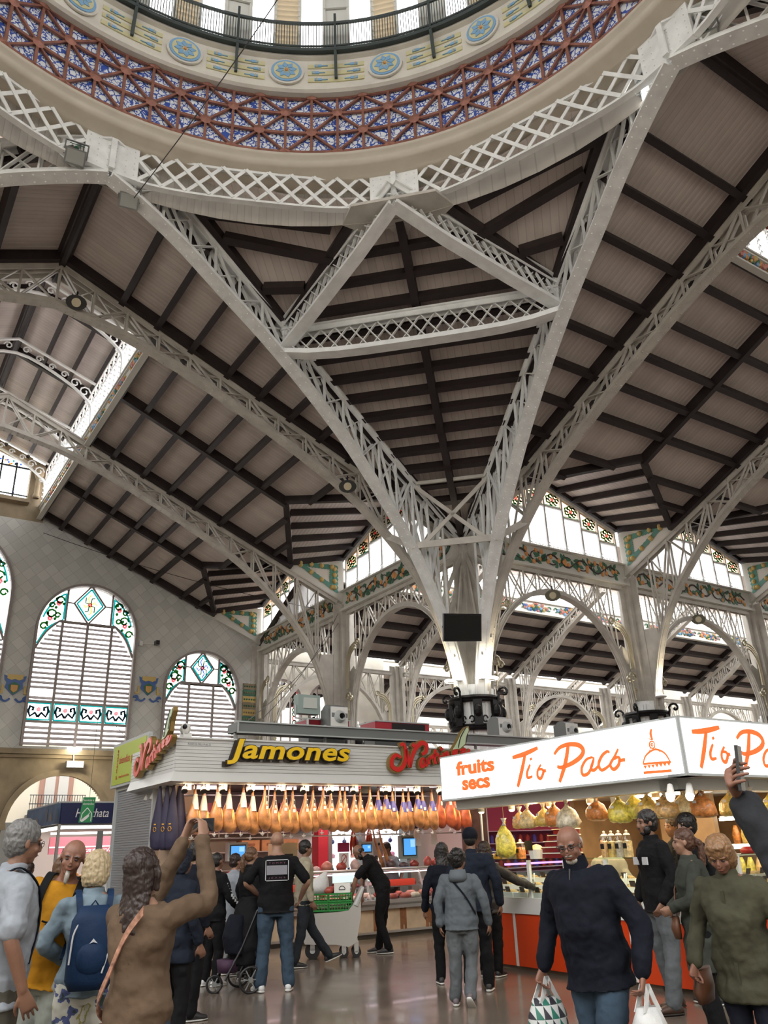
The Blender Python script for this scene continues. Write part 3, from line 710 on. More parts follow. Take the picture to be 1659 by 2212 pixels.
# ================================================================ DOME
DC = TB(0, 0, 0)     # z already dropped: add raw z
a0 = math.degrees(math.atan2(UY, UX))      # world angle of the u axis; angle decreases towards v
def ring_pt(R_, deg, z): return DC+Vector((math.cos(math.radians(a0-deg))*R_, math.sin(math.radians(a0-deg))*R_, z))
def rdir(deg): return Vector((math.cos(math.radians(a0-deg)), math.sin(math.radians(a0-deg)), 0))
sk = MB(); sk.lathe([(8.75, 15.6), (8.75, 17.4)], DC, 64); struct(sk.build('ceiling', slat_mat('skirt_boards', VD, (.5, .47, .43))))
dome = thing('dome', 'great dome over the crossing with blue tile band, medallions and ring of tall windows', 'dome', ring_pt(0, 0, 16.6))
m = MB(); m.lathe([(8.75, 16.62), (8.32, 16.62), (8.3, 16.72), (8.1, 16.78), (8.02, 16.9), (8.06, 17.0), (7.98, 17.05), (7.98, 17.14), (8.08, 17.2), (8.75, 17.2)], DC, 96); m.build('cornice', M_cornice, dome, smooth=True)
m = MB(); R1, R2, Z1, Z2 = 8.1, 8.18, 17.2, 19.1
m.lathe([(R1, Z1), (R2, Z2)], DC, 160)
def uvd(co):
    an = a0-math.degrees(math.atan2(co.y-DC.y, co.x-DC.x)); return (((an+90) % 360)/4.5, (co.z-DC.z-Z1)/.667)
m.build('tile_band', M_dometile, dome, uvf=uvd)
# copper lattice
g = MB(); rows = [Z1+.02, Z1+.667, Z1+1.333, Z2-.02]; Rr = lambda z: R1+(R2-R1)*(z-Z1)/2-.05
lim = range(-32, 53)     # visible arc and a little more; the rest follows below as plain hoops
for k in range(80):
    d0 = k*4.5; d1 = d0+4.5
    for z in rows: g.bar(ring_pt(Rr(z), d0, z), ring_pt(Rr(z), d1, z), .058, .07, ZD)
    for j in range(3):
        za, zb = rows[j], rows[j+1]; g.bar(ring_pt(Rr(za), d0, za), ring_pt(Rr(zb), d0, zb), .062, .075, rdir(d0))
        if (k+j) % 2 == 0: g.bar(ring_pt(Rr(za), d0, za), ring_pt(Rr(zb), d1, zb), .052, .065, rdir(d0+2))
        else: g.bar(ring_pt(Rr(za), d1, za), ring_pt(Rr(zb), d0, zb), .052, .065, rdir(d0+2))
    for j in (0, 1, 2, 3):
        if (k+j) % 2 == 0:
            c = ring_pt(Rr(rows[j])-.05, d0, rows[j]); x = rdir(d0).cross(ZD); rr = .14
            g.add([c+x*(rr*math.cos(t))+ZD*(rr*math.sin(t)*(1 if 0 < j < 3 else .5)) for t in [i*math.pi/4 for i in range(8)]]+[c-rdir(d0)*.05], [(i, (i+1) % 8, 8) for i in range(8)])
g.build('copper_lattice', M_copper, dome)
m = MB(); m.lathe([(8.2, 19.08), (7.96, 19.1), (7.9, 19.16), (7.9, 19.24), (7.95, 19.28), (7.95, 20.2), (7.85, 20.24), (7.85, 20.32), (8.4, 20.32)], DC, 120); m.build('stone_band', M_plaster, dome)
# recessed yellow strips between the medallions with small blue ornaments
M_cream = mat('cream_yellow_tile', (.64, .60, .36), .4)
for k in range(20):
    ang = 9+18*k-9+9*0-0; ang = 45+18*k   # medallions at 45+18k degrees
    c = ring_pt(7.93, ang, 19.74); x = rdir(ang).cross(ZD); n_ = -rdir(ang)
    md = MB(); 
    for rr, off, mi in ((.42, .05, 0), (.36, .07, 1), (.30, .08, 2)):
        md.cur = mi; md.prism([c+x*(rr*math.cos(t)*1.05)+ZD*(rr*math.sin(t)) for t in [i*math.pi/12 for i in range(24)]], n_*off)
    for i in range(8):
        t = i*math.pi/4+.2; e = x*math.cos(t)+ZD*math.sin(t); f_ = ZD*math.cos(t)-x*math.sin(t)
        md.cur = 1; md.prism([c+n_*.085+e*.06, c+n_*.085+e*.17+f_*.07, c+n_*.085+e*.27, c+n_*.085+e*.17-f_*.07], n_*.01)
    md.cur = 3; md.sphere(c+n_*.09, .045, 6, 4); md.build('medallion', [M_plaster, M_skyb, M_cream, M_orange], dome)
    if True:
        st = MB()
        for zz in (19.5, 19.74, 19.98):
            for i in range(6):
                d0 = ang+3.9+i*1.7; st.cur = 0; st.bar(ring_pt(7.935, d0, zz), ring_pt(7.935, d0+1.7, zz), .03, .13, ZD)
            for sgn, dd in ((1, ang+4.6+abs(zz-19.74)*2), (-1, ang+13.4-abs(zz-19.74)*2)):
                st.cur = 1; st.bar(ring_pt(7.91, dd, zz), ring_pt(7.91, dd+1.3*sgn, zz), .03, .075, ZD); st.bar(ring_pt(7.91, dd, zz), ring_pt(7.91, dd+2.4*sgn, zz), .02, .02, ZD)
                st.cur = 2; st.bar(ring_pt(7.9, dd+.3*sgn, zz), ring_pt(7.9, dd+.45*sgn, zz), .03, .09, ZD)
        st.build('painted_strip', [M_cream, M_skyb, M_yel], dome)
    # bracket and post of the gallery railing, midway
    b_ = ang+9; m = MB(); p = ring_pt(7.62, b_, 0); m.bar(ring_pt(7.9, b_, 19.5), ring_pt(7.75, b_, 20.35), .07, .1, rdir(b_)); m.bar(ring_pt(7.75, b_, 20.3), ring_pt(7.75, b_, 21.6), .06, .1, rdir(b_)); m.build('railing_bracket', M_dkmetal, dome)
m = MB()
for z, rr in ((20.34, .06), (20.48, .03), (21.3, .05)): m.tube([ring_pt(7.75, d, z) for d in range(0, 361, 3)], rr, 6, False)
m.lathe([(7.75, 20.3), (8.15, 20.3)], DC, 80)
for i in range(720):
    if i > 420: continue
    d = i*.5+180+90-90; d = -90+i*.5 if i < 720 else d
    m.bar(ring_pt(7.75, d, 20.35), ring_pt(7.75, d, 21.3), .018, .018)
for i in range(0):
    pass
m.build('railing', M_dkmetal, dome)
# drum windows: per 18 degrees a wall panel, light, louvred light, light
M_drum = mat('drum_white', (.66, .66, .62), .6)
wl_ = MB(); lv = MB(); gl = MB()
for k in range(20):
    c0 = 45+9+18*k
    for (lo, hi, kind) in ((-2.25, 2.25, 'p'), (2.25, 6.75, 'g'), (6.75, 11.25, 'l'), (11.25, 15.75, 'g')):
        d0, d1 = c0+lo, c0+hi
        if kind == 'p':
            wl_.prism([ring_pt(8.1, d0, 20.32), ring_pt(8.1, d1, 20.32), ring_pt(8.1, d1, 25), ring_pt(8.1, d0, 25)], rdir((d0+d1)/2)*.15)
            for z in (22.3, 23.4): wl_.bar(ring_pt(8.05, d0, z), ring_pt(8.05, d1, z), .05, .05)
        elif kind == 'l':
            for j in range(22): lv.bar(ring_pt(8.1, d0, 20.42+j*.19), ring_pt(8.1, d1, 20.42+j*.19), .14, .02, (ZD+rdir(d0)*.75))
        else: gl.add([ring_pt(8.12, d0, 20.32), ring_pt(8.12, d1, 20.32), ring_pt(8.12, d1, 25), ring_pt(8.12, d0, 25)], [(0, 1, 2, 3)])
        wl_.bar(ring_pt(8.1, d0, 20.32), ring_pt(8.1, d0, 25), .08, .1, rdir(d0))
wl_.lathe([(8.05, 25), (8.05, 25.5), (8.6, 25.5), (8.6, 25), (8.05, 25)], DC, 60); wl_.build('drum_wall', M_drum, dome)
lv.build('louver', mat('amber_louver', (.55, .48, .36), .6), dome); gl.build('window_pane', M_pane, dome)
m = MB(); m.lathe([(8.2*math.cos(t), 25.5+6.2*math.sin(t)) for t in [i*.12 for i in range(14)]], DC, 40); m.build('dome_shell', M_drum, dome)
# ring lattice girder and its eight node plates
ringg = thing('ring_girder', 'white latticed ring girder under the dome cornice', 'girder', ring_pt(0, 0, 15.8))
def Rg(d): # slightly polygonal
    e = abs(((d+22.5) % 45)-22.5); return 8.2+.3*0+.16*(1 if True else 0)*math.cos(math.radians(e*4)) if False else 8.36+.12*math.cos(math.radians(8*e))
m = MB()
for z, w, h in ((15.76, .15, .06), (16.66, .08, .07)):
    for i in range(120):
        d = i*3; m.bar(ring_pt(Rg(d)-.0, d, z), ring_pt(Rg(d+3), d+3, z), w, h)
m.build('flange', M_white, ringg)
for k in range(8):
    m = MB(); c = 45*k; m.cur = 0
    for lo, hi, off in ((-4, 0, 0), (0, 4, 0)):
        m.prism([ring_pt(Rg(c)-.12, c+lo, 15.72), ring_pt(Rg(c)-.12, c+hi, 15.72), ring_pt(Rg(c)-.12, c+hi, 16.66), ring_pt(Rg(c)-.12, c+lo, 16.66)], rdir(c)*.1)
    m.bar(ring_pt(Rg(c)-.2, c, 15.75), ring_pt(Rg(c)-.2, c, 16.6), .12, .05, rdir(c))
    for lo in (-3.4, -2.1, -.6, .6, 2.1, 3.4):
        for j in range(5): m.sphere(ring_pt(Rg(c)-.12, c+lo, 15.85+j*.17), .022, 5, 4)
    m.build('node_plate', M_white, ringg)
    st = MB(); n = 10; d0, d1 = c+3.9, c+41.1; cw = (d1-d0)/n; sp = 1.5*cw
    for i in range(-2, n+3):
        for q in (1, -1):
            a = d0+i*cw; t0 = max(0, (d0-a)/sp if q > 0 else (a-d1)/sp); t1 = min(1, (d1-a)/sp if q > 0 else (a-d0)/sp)
            if t1-t0 < .08: continue
            pts = [t0+(t1-t0)*j/2 for j in range(3)]
            for j in range(2):
                a_, b_ = a+q*sp*pts[j], a+q*sp*pts[j+1]; k_ = .06 if q == 1 else .085
                st.bar(ring_pt(Rg(a_)-k_, a_, 15.78+.88*pts[j]), ring_pt(Rg(b_)-k_, b_, 15.78+.88*pts[j+1]), .085, .02, rdir(a_))
    st.build('lattice', M_white, ringg)
# flat gusset under the diagonal node, with its two rounded pendants
m = MB(); c = TB(5.95, 5.95, 15.62); dg = (UD+VD).normalized(); tr = (VD-UD).normalized()
m.prism([c-tr*1.0-dg*.3, c+tr*1.0-dg*.3, c+tr*1.35+dg*.25, c+tr*.8+dg*.75, c+tr*.28+dg*.62, c+tr*.12+dg*.95, c-tr*.12+dg*.95, c-tr*.28+dg*.62, c-tr*.8+dg*.75, c-tr*1.35+dg*.25], ZD*.08)
tag(m.build('gusset_plate', M_iron), 'rounded riveted gusset plate under the dome ring node', 'plate')
# ================================================================ LANTERN of the left nave (and right)
def lantern(ax, nb, kbase):
    P = (lambda a, x, z: TB(a, x, z)) if ax == 'u' else (lambda a, x, z: TB(x, a, z)); al = UD if ax == 'u' else VD; la = VD if ax == 'u' else UD
    a_, b_ = A+.6, A+nb*S; L = b_-a_; AXS = (al, la, ZD)
    for sg in (1, -1):
        m = MB(); m.box(P((a_+b_)/2, sg*2.85, 15.72), (L, .16, .55), AXS)
        for zz, w in ((15.45, .2), (15.98, .22), (15.9, .16)): m.box(P((a_+b_)/2, sg*2.78, zz), (L, w, .06), AXS)
        wal = struct(m.build('wall_lantern', M_tilew))
        f = MB(); gl = MB(); n = int(L/.56); st = L/n
        for i in range(n+1):
            s = a_+i*st; f.bar(P(s, sg*2.84, 16), P(s, sg*2.84, 17.85), .09, .06, al)
            for j in range(7): f.box(P(s, sg*2.77, 16.1+j*.2), (.1, .05, .06), AXS)
        for zz in (16.02, 17.3, 17.84): f.box(P((a_+b_)/2, sg*2.84, zz), (L, .08, .06), AXS)
        gl.cur = 0; gl.box(P((a_+b_)/2, sg*2.88, 16.65), (L, .012, 1.25), AXS)
        for i in range(n):
            s = a_+(i+.5)*st; gl.cur = 1
            for q in range(4):
                t = q*1.57+.7; gl.sphere(P(s+.12*math.cos(t), sg*2.86, 17.57+.13*math.sin(t)), .06, 5, 4)
            gl.cur = 2; gl.sphere(P(s, sg*2.86, 17.57), .06, 5, 4)
        w = struct(gl.build('window_%d' % (kbase+(sg < 0)), [M_pane, M_gl['green'], M_gl['pink']])); f.build('window_frame', M_white, w)
        t = a_+1.0; i = 0
        while t < b_-.8 and sg > 0:
            g = MB(); rnd = random.Random(i)
            for q in range(30):
                x = (q/29-.5)*1.5; g.cur = rnd.choice([0, 1, 2, 3, 4]); g.sphere(P(t+x, sg*2.73, 15.7+rnd.uniform(-.14, .14)*(1-abs(x)/.9)), rnd.uniform(.05, .09), 6, 4)
            g.cur = 5
            for s_ in (-1, 1): g.tube([P(t+s_*(.82+.1*math.cos(a)), sg*2.74, 15.7+.1*math.sin(a)) for a in (0, .8, 1.6, 2.4, 3.2, 4, 4.8)], .025, 5)
            tag(g.build('flower_garland', [M_leaf, M_pinkg, M_yel, M_skyb, M_orange, M_yel]), 'colourful ceramic garland on the sill band of the %s nave roof lantern' % ('left' if ax == 'u' else 'right'), 'garland', 'garlands of the %s roof lantern' % ('left' if ax == 'u' else 'right'))
            t += 2.35; i += 1
    # scrollwork brackets across the lantern
    for j in range(int((b_-a_)/3.5)):
        s = A+3.55+j*3.8
        if s > b_: break
        r = thing('lantern_bracket', ['white scrollwork rib spanning the roof lantern, nearest the dome', 'white scrollwork rib spanning the middle of the roof lantern', 'white scrollwork rib of the roof lantern above the pale end arch', 'white scrollwork rib of the roof lantern nearest the end wall', 'scrollwork rib'][min(j, 4)] if ax == 'u' else 'white scrollwork rib of the right nave lantern', 'rib', P(s, 0, 18.4), group=None if ax == 'u' else 'right lantern ribs')
        m = MB(); top = [(-2.75, 17.75), (0, 18.78), (2.75, 17.75)]; arc = cr([(-2.72, 16.1), (-2.7, 16.6), (-2.55, 17.0), (-1.6, 17.65), (0, 18.2), (1.6, 17.65), (2.55, 17.0), (2.7, 16.6), (2.72, 16.1)], 4)
        m.sweep([P(s, x, z) for x, z in top], .1, .06, al); m.sweep([P(s, x, z) for x, z in arc], .12, .05, al); m.build('chord', M_white, r)
        g = MB()
        for sg in (1, -1):
            for (x, z, rr) in ((.3, 18.42, .15), (.75, 18.2, .14), (1.2, 18.02, .13), (1.65, 17.85, .14), (2.05, 17.62, .2), (2.4, 17.35, .22), (2.55, 16.95, .12)):
                for k in (1,):
                    g.tube([P(s, sg*(x+rr*(1-j2*.08)*math.cos(j2*.8)), z+rr*(1-j2*.08)*math.sin(j2*.8)) for j2 in range(10)], .028, 5)
        g.build('scrollwork', M_white, r)
lantern('u', 2, 10); lantern('v', 4, 12)
# ================================================================ END WALL of the left nave (plane u = A+2S)
UE = A+2*S
def ewp(v, z, o=0): return TB(UE-o, v, z)
def holes_wall():
    # wall with arched openings cut by building it from strips
    ops = [(-2.15, 2.15, 6.0, 11.9, 2.6), (3.27, 7.4, 5.95, 10.7, 2.07), (8.85, 12.3, 5.95, 8.6, 1.75), (-7.4, -3.27, 5.95, 10.7, 2.07)]
    door = [(3.03, 6.93, .17, 2.95, 1.95)]
    m = MB()
    def strips(v0, v1, zlo, zhi, ops):
        vs = [v0]; 
        n = int((v1-v0)/.07)
        for i in range(n):
            a, b = v0+(v1-v0)*i/n, v0+(v1-v0)*(i+1)/n; c = (a+b)/2
            top = zhi(c); segs = [(zlo, top)]
            for (l, r, zb, zs, h) in ops:
                if l < c < r:
                    q = (c-(l+r)/2)/((r-l)/2); zt = zs+h*math.sqrt(max(0, 1-q*q)); segs = [(zlo, zb), (zt, top)]
            for (p, q) in segs:
                if q > p+.001: m.prism([ewp(a, p), ewp(b, p), ewp(b, q if q != top else zhi(b)), ewp(a, q if q != top else zhi(a))], UD*.45)
    return m, strips, ops, door
mm, strips, ops, door = holes_wall()
strips(-13.4, 13.6, 5.8, lambda v: zmain(v)+.3 if abs(v) > 2.85 else 15.3, ops); w_up = struct(mm.build('wall_end', M_tilewall))
mm, strips, ops, door = holes_wall(); strips(-13.4, 13.6, .17, lambda v: 5.8, door); w_lo = struct(mm.build('wall_stone', M_stone))
m = MB(); m.box(ewp(0, 5.72, .12), (27, .4, .2), (VD, UD, ZD)); m.box(ewp(0, 5.55, .06), (27, .25, .12), (VD, UD, ZD)); struct(m.build('trim_1', M_stone))
m = MB(); arc = [(4.98+2.0*math.cos(t), 2.95+2.0*math.sin(t)) for t in [math.pi-math.pi*i/24 for i in range(25)]]
m.sweep([ewp(v, z, .05) for v, z in arc], .2, .22, UD)
m.box(ewp(2.75, 2.95, .15), (.7, .4, .18), (VD, UD, ZD)); m.box(ewp(7.2, 2.95, .15), (.7, .4, .18), (VD, UD, ZD)); struct(m.build('trim_2', M_stone))
def arched_window(l, r, zb, zs, h, nb, num, oval=False):
    c = (l+r)/2; hw = (r-l)/2; f = MB(); lv = MB(); gl = MB()
    out = lambda t, k=1, dz=0: (c+hw*k*math.cos(t), zs+h*k*math.sin(t)+dz)
    arc = [out(math.pi-math.pi*i/28) for i in range(29)]
    f.cur = 0
    f.sweep([ewp(l+.02, zb, .06)]+[ewp(v, z, .06) for v, z in arc]+[ewp(r-.02, zb, .06)], .22, .1, UD)
    # lower louvre frame arch: sits lower and follows the outer arch
    ztop = zs+.18*h if not oval else zs-h*.2
    f.box(ewp(c, ztop, -.05), (hw*1.14, .1, .09), (VD, UD, ZD))
    for s_ in (-1, 1):
        f.sweep([ewp(v, z, -.05) for v, z in cr([(c+s_*hw*.57, ztop), (c+s_*hw*.8, ztop-.25*hw), (c+s_*hw*.98, ztop-.62*hw)], 4)], .1, .08, UD)
    xs = [l+(r-l)*i/nb for i in range(nb+1)]
    for x in xs[1:-1]: f.bar(ewp(x, zb, -.05), ewp(x, ztop, -.05), .1, .09, UD)
    xa, xb = c-hw*.46, c+hw*.46
    for x in (xa, xb): f.bar(ewp(x, ztop, -.05), ewp(x, zs+h*math.sqrt(1-.46**2), -.05), .08, .07, UD)
    zmid = (ztop+zs+h)/2; dh = (zs+h-ztop)/2; dw = hw*.32
    dia = [(c, zmid+dh), (c+dw, zmid), (c, zmid-dh), (c-dw, zmid)]
    for i in range(4): f.bar(ewp(*dia[i], -.05), ewp(*dia[(i+1) % 4], -.05), .07, .06, UD)
    f.bar(ewp(c-dw, zmid, -.05), ewp(xa, zmid, -.05), .06, .05); f.bar(ewp(c+dw, zmid, -.05), ewp(xb, zmid, -.05), .06, .05)
    if nb == 4:
        for z in (zb+.95, zb+1.75): f.box(ewp(c, z, -.05), (r-l, .1, .09), (VD, UD, ZD))
    # louvres
    z = zb+.12
    while z < ztop:
        if nb == 4 and zb+.9 < z < zb+1.8: z += .2; continue
        hh = hw if z < ztop-.62*hw else hw*(.98-.41*((z-(ztop-.62*hw))/(.62*hw)))
        for i in range(nb):
            a, b = max(xs[i], c-hh), min(xs[i+1], c+hh)
            if b-a > .1:
                if nb == 4 and i == 0 and zb+1.95 < z < zb+2.25: continue
                sag = .012*math.sin(z*7+i); lv.box(ewp((a+b)/2, z+sag, -.12), (b-a-.06, .17, .022), (VD, (UD+ZD*.85).normalized(), (ZD-UD*.85).normalized()))
        z += .2
    # glass and stained motifs
    gl.cur = 0; n = 24
    pts = [ewp(v, z, -.1) for v, z in arc]; cc = ewp(c, ztop-.3, -.1)
    gl.add(pts+[cc], [(i, i+1, len(pts)) for i in range(len(pts)-1)])
    def line(ps, mi, rr=.02): gl.cur = mi; gl.tube([ewp(v, z, -.04) for v, z in ps], rr, 5)
    for i in range(4):  # teal beads inside the lozenge
        a, b = dia[i], dia[(i+1) % 4]; k = .82
        line([(c+(a[0]-c)*k, zmid+(a[1]-zmid)*k), (c+(b[0]-c)*k, zmid+(b[1]-zmid)*k)], 1, .04)
    cm = 4 if nb == 4 else 6
    for q in range(8):
        t = q*math.pi/4; line([(c+.05*math.cos(t), zmid+.05*math.sin(t)), (c+.2*math.cos(t+.5), zmid+.3*math.sin(t+.5)), (c+.3*math.cos(t)*.9, zmid+.5*math.sin(t)*.9)], cm if q % 2 == 0 else 2, .03)
    gl.cur = 3; gl.sphere(ewp(c, zmid, -.04), .1, 7, 5)
    for s_ in (-1, 1):  # side lights with roses
        xi, xo = c+s_*hw*.5, c+s_*hw*.96
        line([(c+s_*hw*.5, ztop+.1), (c+s_*hw*.5, zs+h*.78)], 1, .04)
        line([out(t, .92) for t in ([.25+.09*i for i in range(9)] if s_ > 0 else [math.pi-.25-.09*i for i in range(9)])], 1, .04)
        line(cr([(c+s_*hw*.5, ztop+.08), (c+s_*hw*.78, ztop-.16*hw), (c+s_*hw*.95, ztop-.5*hw)], 4), 1, .04)
        for (kx, kz, rr) in ((.6, .62, .18), (.74, .32, .2), (.86, .05, .16), (.62, .3, .12), (.75, .5, .12)):
            px, pz = c+s_*hw*kx, zs+h*kz
            line([(px+rr*(1-.05*j)*math.cos(j*.75), pz+rr*(1-.05*j)*math.sin(j*.75)) for j in range(9)], 2, .045)
        for (kx, kz) in ((.62, .55), (.76, .22)):
            for q in range(6):
                gl.cur = 3; gl.sphere(ewp(c+s_*hw*kx+.07*math.cos(q), zs+h*kz+.07*math.sin(q), -.04), .055, 6, 4)
            gl.cur = 2
            for q in range(3): gl.sphere(ewp(c+s_*hw*kx+.2*math.cos(q*2.1), zs+h*kz+.22*math.sin(q*2.1), -.04), .07, 5, 4)
    if nb == 4:
        for i in range(4):
            a, b = xs[i]+.08, xs[i+1]-.08; z0, z1 = zb+1.03, zb+1.67
            line([(a, z0), (b, z0), (b, z1), (a, z1), (a, z0)], 1, .035); x = (a+b)/2; zc = (z0+z1)/2
            gl.cur = 3; gl.sphere(ewp(x, zc+.08, -.04), .09, 8, 5)
            for s_ in (-1, 1):
                line([(x, zc-.22), (x+s_*.12, zc-.05), (x+s_*.3, zc-.2), (x+s_*.38, zc), (x+s_*.33, zc+.2), (x+s_*.2, zc+.15), (x+s_*.22, zc+.03)], 5, .055)
    w = struct(gl.build('window_%d' % num, [M_pane, M_gl['teal'], M_gl['green'], M_gl['pink'], M_gl['yellow'], M_gl['dark'], M_gl['blue']]))
    f.build('window_frame', mat('window_frame_%d' % num, (.30, .26, .25), .6), w); lv.build('louver', M_louver, w)
    return w
arched_window(3.27, 7.4, 5.95, 10.7, 2.07, 4, 20); arched_window(8.85, 12.3, 5.95, 8.6, 1.75, 3, 21)
arched_window(-2.15, 2.15, 5.95, 11.9, 2.6, 4, 22, True)
# gable of the lantern over the end wall with its small stained window
m = MB(); 
for s_ in (-1, 1): m.prism([ewp(s_*2.2, 15.3), ewp(s_*2.95, 15.3), ewp(s_*2.95, 17.95), ewp(s_*2.2, 18.2)], UD*.45)
m.prism([ewp(-2.2, 15.3), ewp(2.2, 15.3), ewp(2.2, 16.15), ewp(-2.2, 16.15)], UD*.45)
m.prism([ewp(-2.2, 18.0), ewp(0, 18.75), ewp(2.2, 18.0), ewp(2.2, 18.25), ewp(0, 19.1), ewp(-2.2, 18.25)], UD*.45)
m.box(ewp(0, 16.05, .15), (4.5, .5, .16), (VD, UD, ZD))
for s_ in (-1, 1):
    m.lathe([(.13, 16.3), (.17, 16.35), (.11, 16.5), (.1, 17.2), (.16, 17.3), (.2, 17.45)], ewp(s_*2.5, 0, .2)+ZD*0, 12); m.sphere(ewp(s_*2.5, 17.55, .2), .2, 10, 6); m.box(ewp(s_*2.45, 17.7, .15), (.5, .4, .2), (VD, UD, ZD))
struct(m.build('wall_gable', M_stone))
g = MB(); f = MB()
g.cur = 0; g.add([ewp(-2.2, 16.1, -.2), ewp(2.2, 16.1, -.2), ewp(2.2, 18.05, -.2), ewp(0, 18.8, -.2), ewp(-2.2, 18.05, -.2)], [(0, 1, 2, 3, 4)])
for v in (-1.6, -1.0, -.3, .3, 1.0, 1.6): f.bar(ewp(v, 16.1, -.15), ewp(v, 18.5-.34*abs(v), -.15), .07, .06, UD)
f.box(ewp(0, 17.75, -.15), (4.4, .06, .07), (VD, UD, ZD)); f.box(ewp(0, 16.45, -.15), (4.4, .06, .05), (VD, UD, ZD))
rnd = random.Random(3)
for i in range(90):
    v = rnd.uniform(-2.1, 2.1); z = rnd.choice([rnd.uniform(17.8, 18.0), rnd.uniform(16.2, 16.4), rnd.uniform(16.3, 18.0) if abs(v) > 1.6 else rnd.uniform(17.8, 18)])
    g.cur = rnd.choice([1, 2, 3, 4]); g.sphere(ewp(v, z, -.14), .05, 5, 4)
g.cur = 5
for v in (-.65, .65, 0): g.box(ewp(v, 17.1, -.16), (.5 if v else .45, .01, 1.2), (VD, UD, ZD))
w = struct(g.build('window_23', [M_pane, M_gl['green'], M_gl['blue'], M_gl['teal'], M_gl['amber'], glass_mat('stained_paleyellow', (1, .93, .6), .98)])); f.build('window_frame', M_dkmetal, w)
# crests
def crest(v, z, label):
    m = MB(); o = .03
    def P(x, y, k=0): return ewp(v+x, z+y, o+k)
    m.cur = 0; m.prism([P(-.42, .5), P(-.2, .42), P(.2, .42), P(.42, .5), P(.38, .3), P(.3, .2), P(.34, .0), P(0, -.3), P(-.34, 0), P(-.3, .2), P(-.38, .3)], -UD*.04)
    m.cur = 1; m.prism([P(-.3, .36, .05), P(-.15, .3, .05), P(0, .34, .05), P(.15, .3, .05), P(.3, .36, .05), P(.3, .52, .05), P(-.3, .52, .05)], -UD*.02)
    m.cur = 2; m.prism([P(-.22, .1, .05), P(0, .24, .05), P(.22, .1, .05), P(.18, -.1, .05), P(0, -.28, .05), P(-.18, -.1, .05)], -UD*.02)
    m.cur = 3; m.prism([P(-.13, .1, .08), P(.13, .1, .08), P(.12, -.1, .08), P(0, -.2, .08), P(-.12, -.1, .08)], -UD*.02)
    m.cur = 1
    for x in (-.06, 0, .06): m.prism([P(x-.015, .1, .1), P(x+.015, .1, .1), P(x+.015, -.13, .1), P(x-.015, -.13, .1)], -UD*.01)
    for s_ in (-1, 1):
        m.cur = 1; m.prism([P(s_*.38, .1), P(s_*.46, .1), P(s_*.46, -.16), P(s_*.56, -.16), P(s_*.56, -.24), P(s_*.38, -.24)], -UD*.04)
        m.cur = 0; m.tube([P(s_*(.1+.5*t), -.42-.1*math.sin(t*5)-.05*t) for t in [i/8 for i in range(9)]], .045, 6); m.tube([P(s_*(.5+.1*math.cos(a)), -.42+.1*math.sin(a)) for a in [i*.7 for i in range(8)]], .035, 6)
    r = m.build('ceramic_crest', [M_blueg, M_yel, M_leaf, M_orange]); tag(r, label, 'crest')
crest(2.74, 8.15, 'blue and gold ceramic crest on the wall left of the large louvred window'); crest(8.13, 8.5, 'blue and gold ceramic crest on the wall between the two louvred windows')
# mosaic panel by the corner column
m = MB()
for i in range(6):
    m.cur = [0, 1, 2, 0, 2, 1][i]; m.box(ewp(12.95, 8.95-i*.3, .03), (.75, .05, .27), (VD, UD, ZD))
    for j in range(6):
        m.cur = [1, 0, 1, 1, 0, 0][i]; m.sphere(ewp(12.65+j*.12, 8.95-i*.3, .06), .045, 5, 4)
tag(m.build('mosaic_panel', [M_stone, M_leaf, M_yel]), 'banded brown and green mosaic panel on the wall beside the corner column', 'panel')
# wall continuing behind the left arcade with three stained windows
def back_wall(v0, v1, name='wall_back'):
    m = MB(); wins = []
    n = int((v1-v0)/.15); cs = []
    c = v0+1.5
    while c < v1-1: cs.append(c); c += 2.5
    for i in range(n):
        a, b = v0+(v1-v0)*i/n, v0+(v1-v0)*(i+1)/n; x = (a+b)/2; segs = [(.17, 11.2)]
        for c in cs:
            if abs(x-c) < 1.0: zt = 8.6+1.0*math.sqrt(1-(x-c)**2); segs = [(.17, 5.2), (zt, 11.2)]
        for p, q in segs: m.prism([TB(UE+1, a, p), TB(UE+1, b, p), TB(UE+1, b, q), TB(UE+1, a, q)], UD*.3)
    struct(m.build(name, M_plaster)); 
    for k, c in enumerate(cs):
        f = MB(); f.sweep([TB(UE+.98, c-1, 5.2), TB(UE+.98, c-1, 8.6)]+[TB(UE+.98, c+math.cos(t), 8.6+math.sin(t)) for t in [math.pi-math.pi*i/14 for i in range(15)]]+[TB(UE+.98, c+1, 5.2)], .2, .09, UD)
        for x in (-.5, 0, .5): f.bar(TB(UE+1.1, c+x, 5.2), TB(UE+1.1, c+x, 9.4), .06, .06, UD)
        for i in range(11): f.box(TB(UE+1.1, c, 5.3+i*.2), (2, .15, .025), (VD, (UD+ZD*.4).normalized(), (ZD-UD*.4).normalized()))
        g = MB(); g.cur = 0; g.box(TB(UE+1.15, c, 8.2), (2, .01, 2.6), (VD, UD, ZD))
        for q in range(16):
            g.cur = 1 if q % 3 else 2; sx = (q % 2)*2-1; g.tube([TB(UE+1.08, c+sx*(.72+.12*math.cos(t)), 7.6+(q//2)*.2+.1*math.sin(t)) for t in (0, 1, 2, 3, 4, 5)], .03, 4)
        w = struct(g.build('window_%d' % (30+k), [M_pane, M_gl['green'], M_gl['pink']])); f.build('window_frame', M_louver, w)
back_wall(13.6, 21.1)
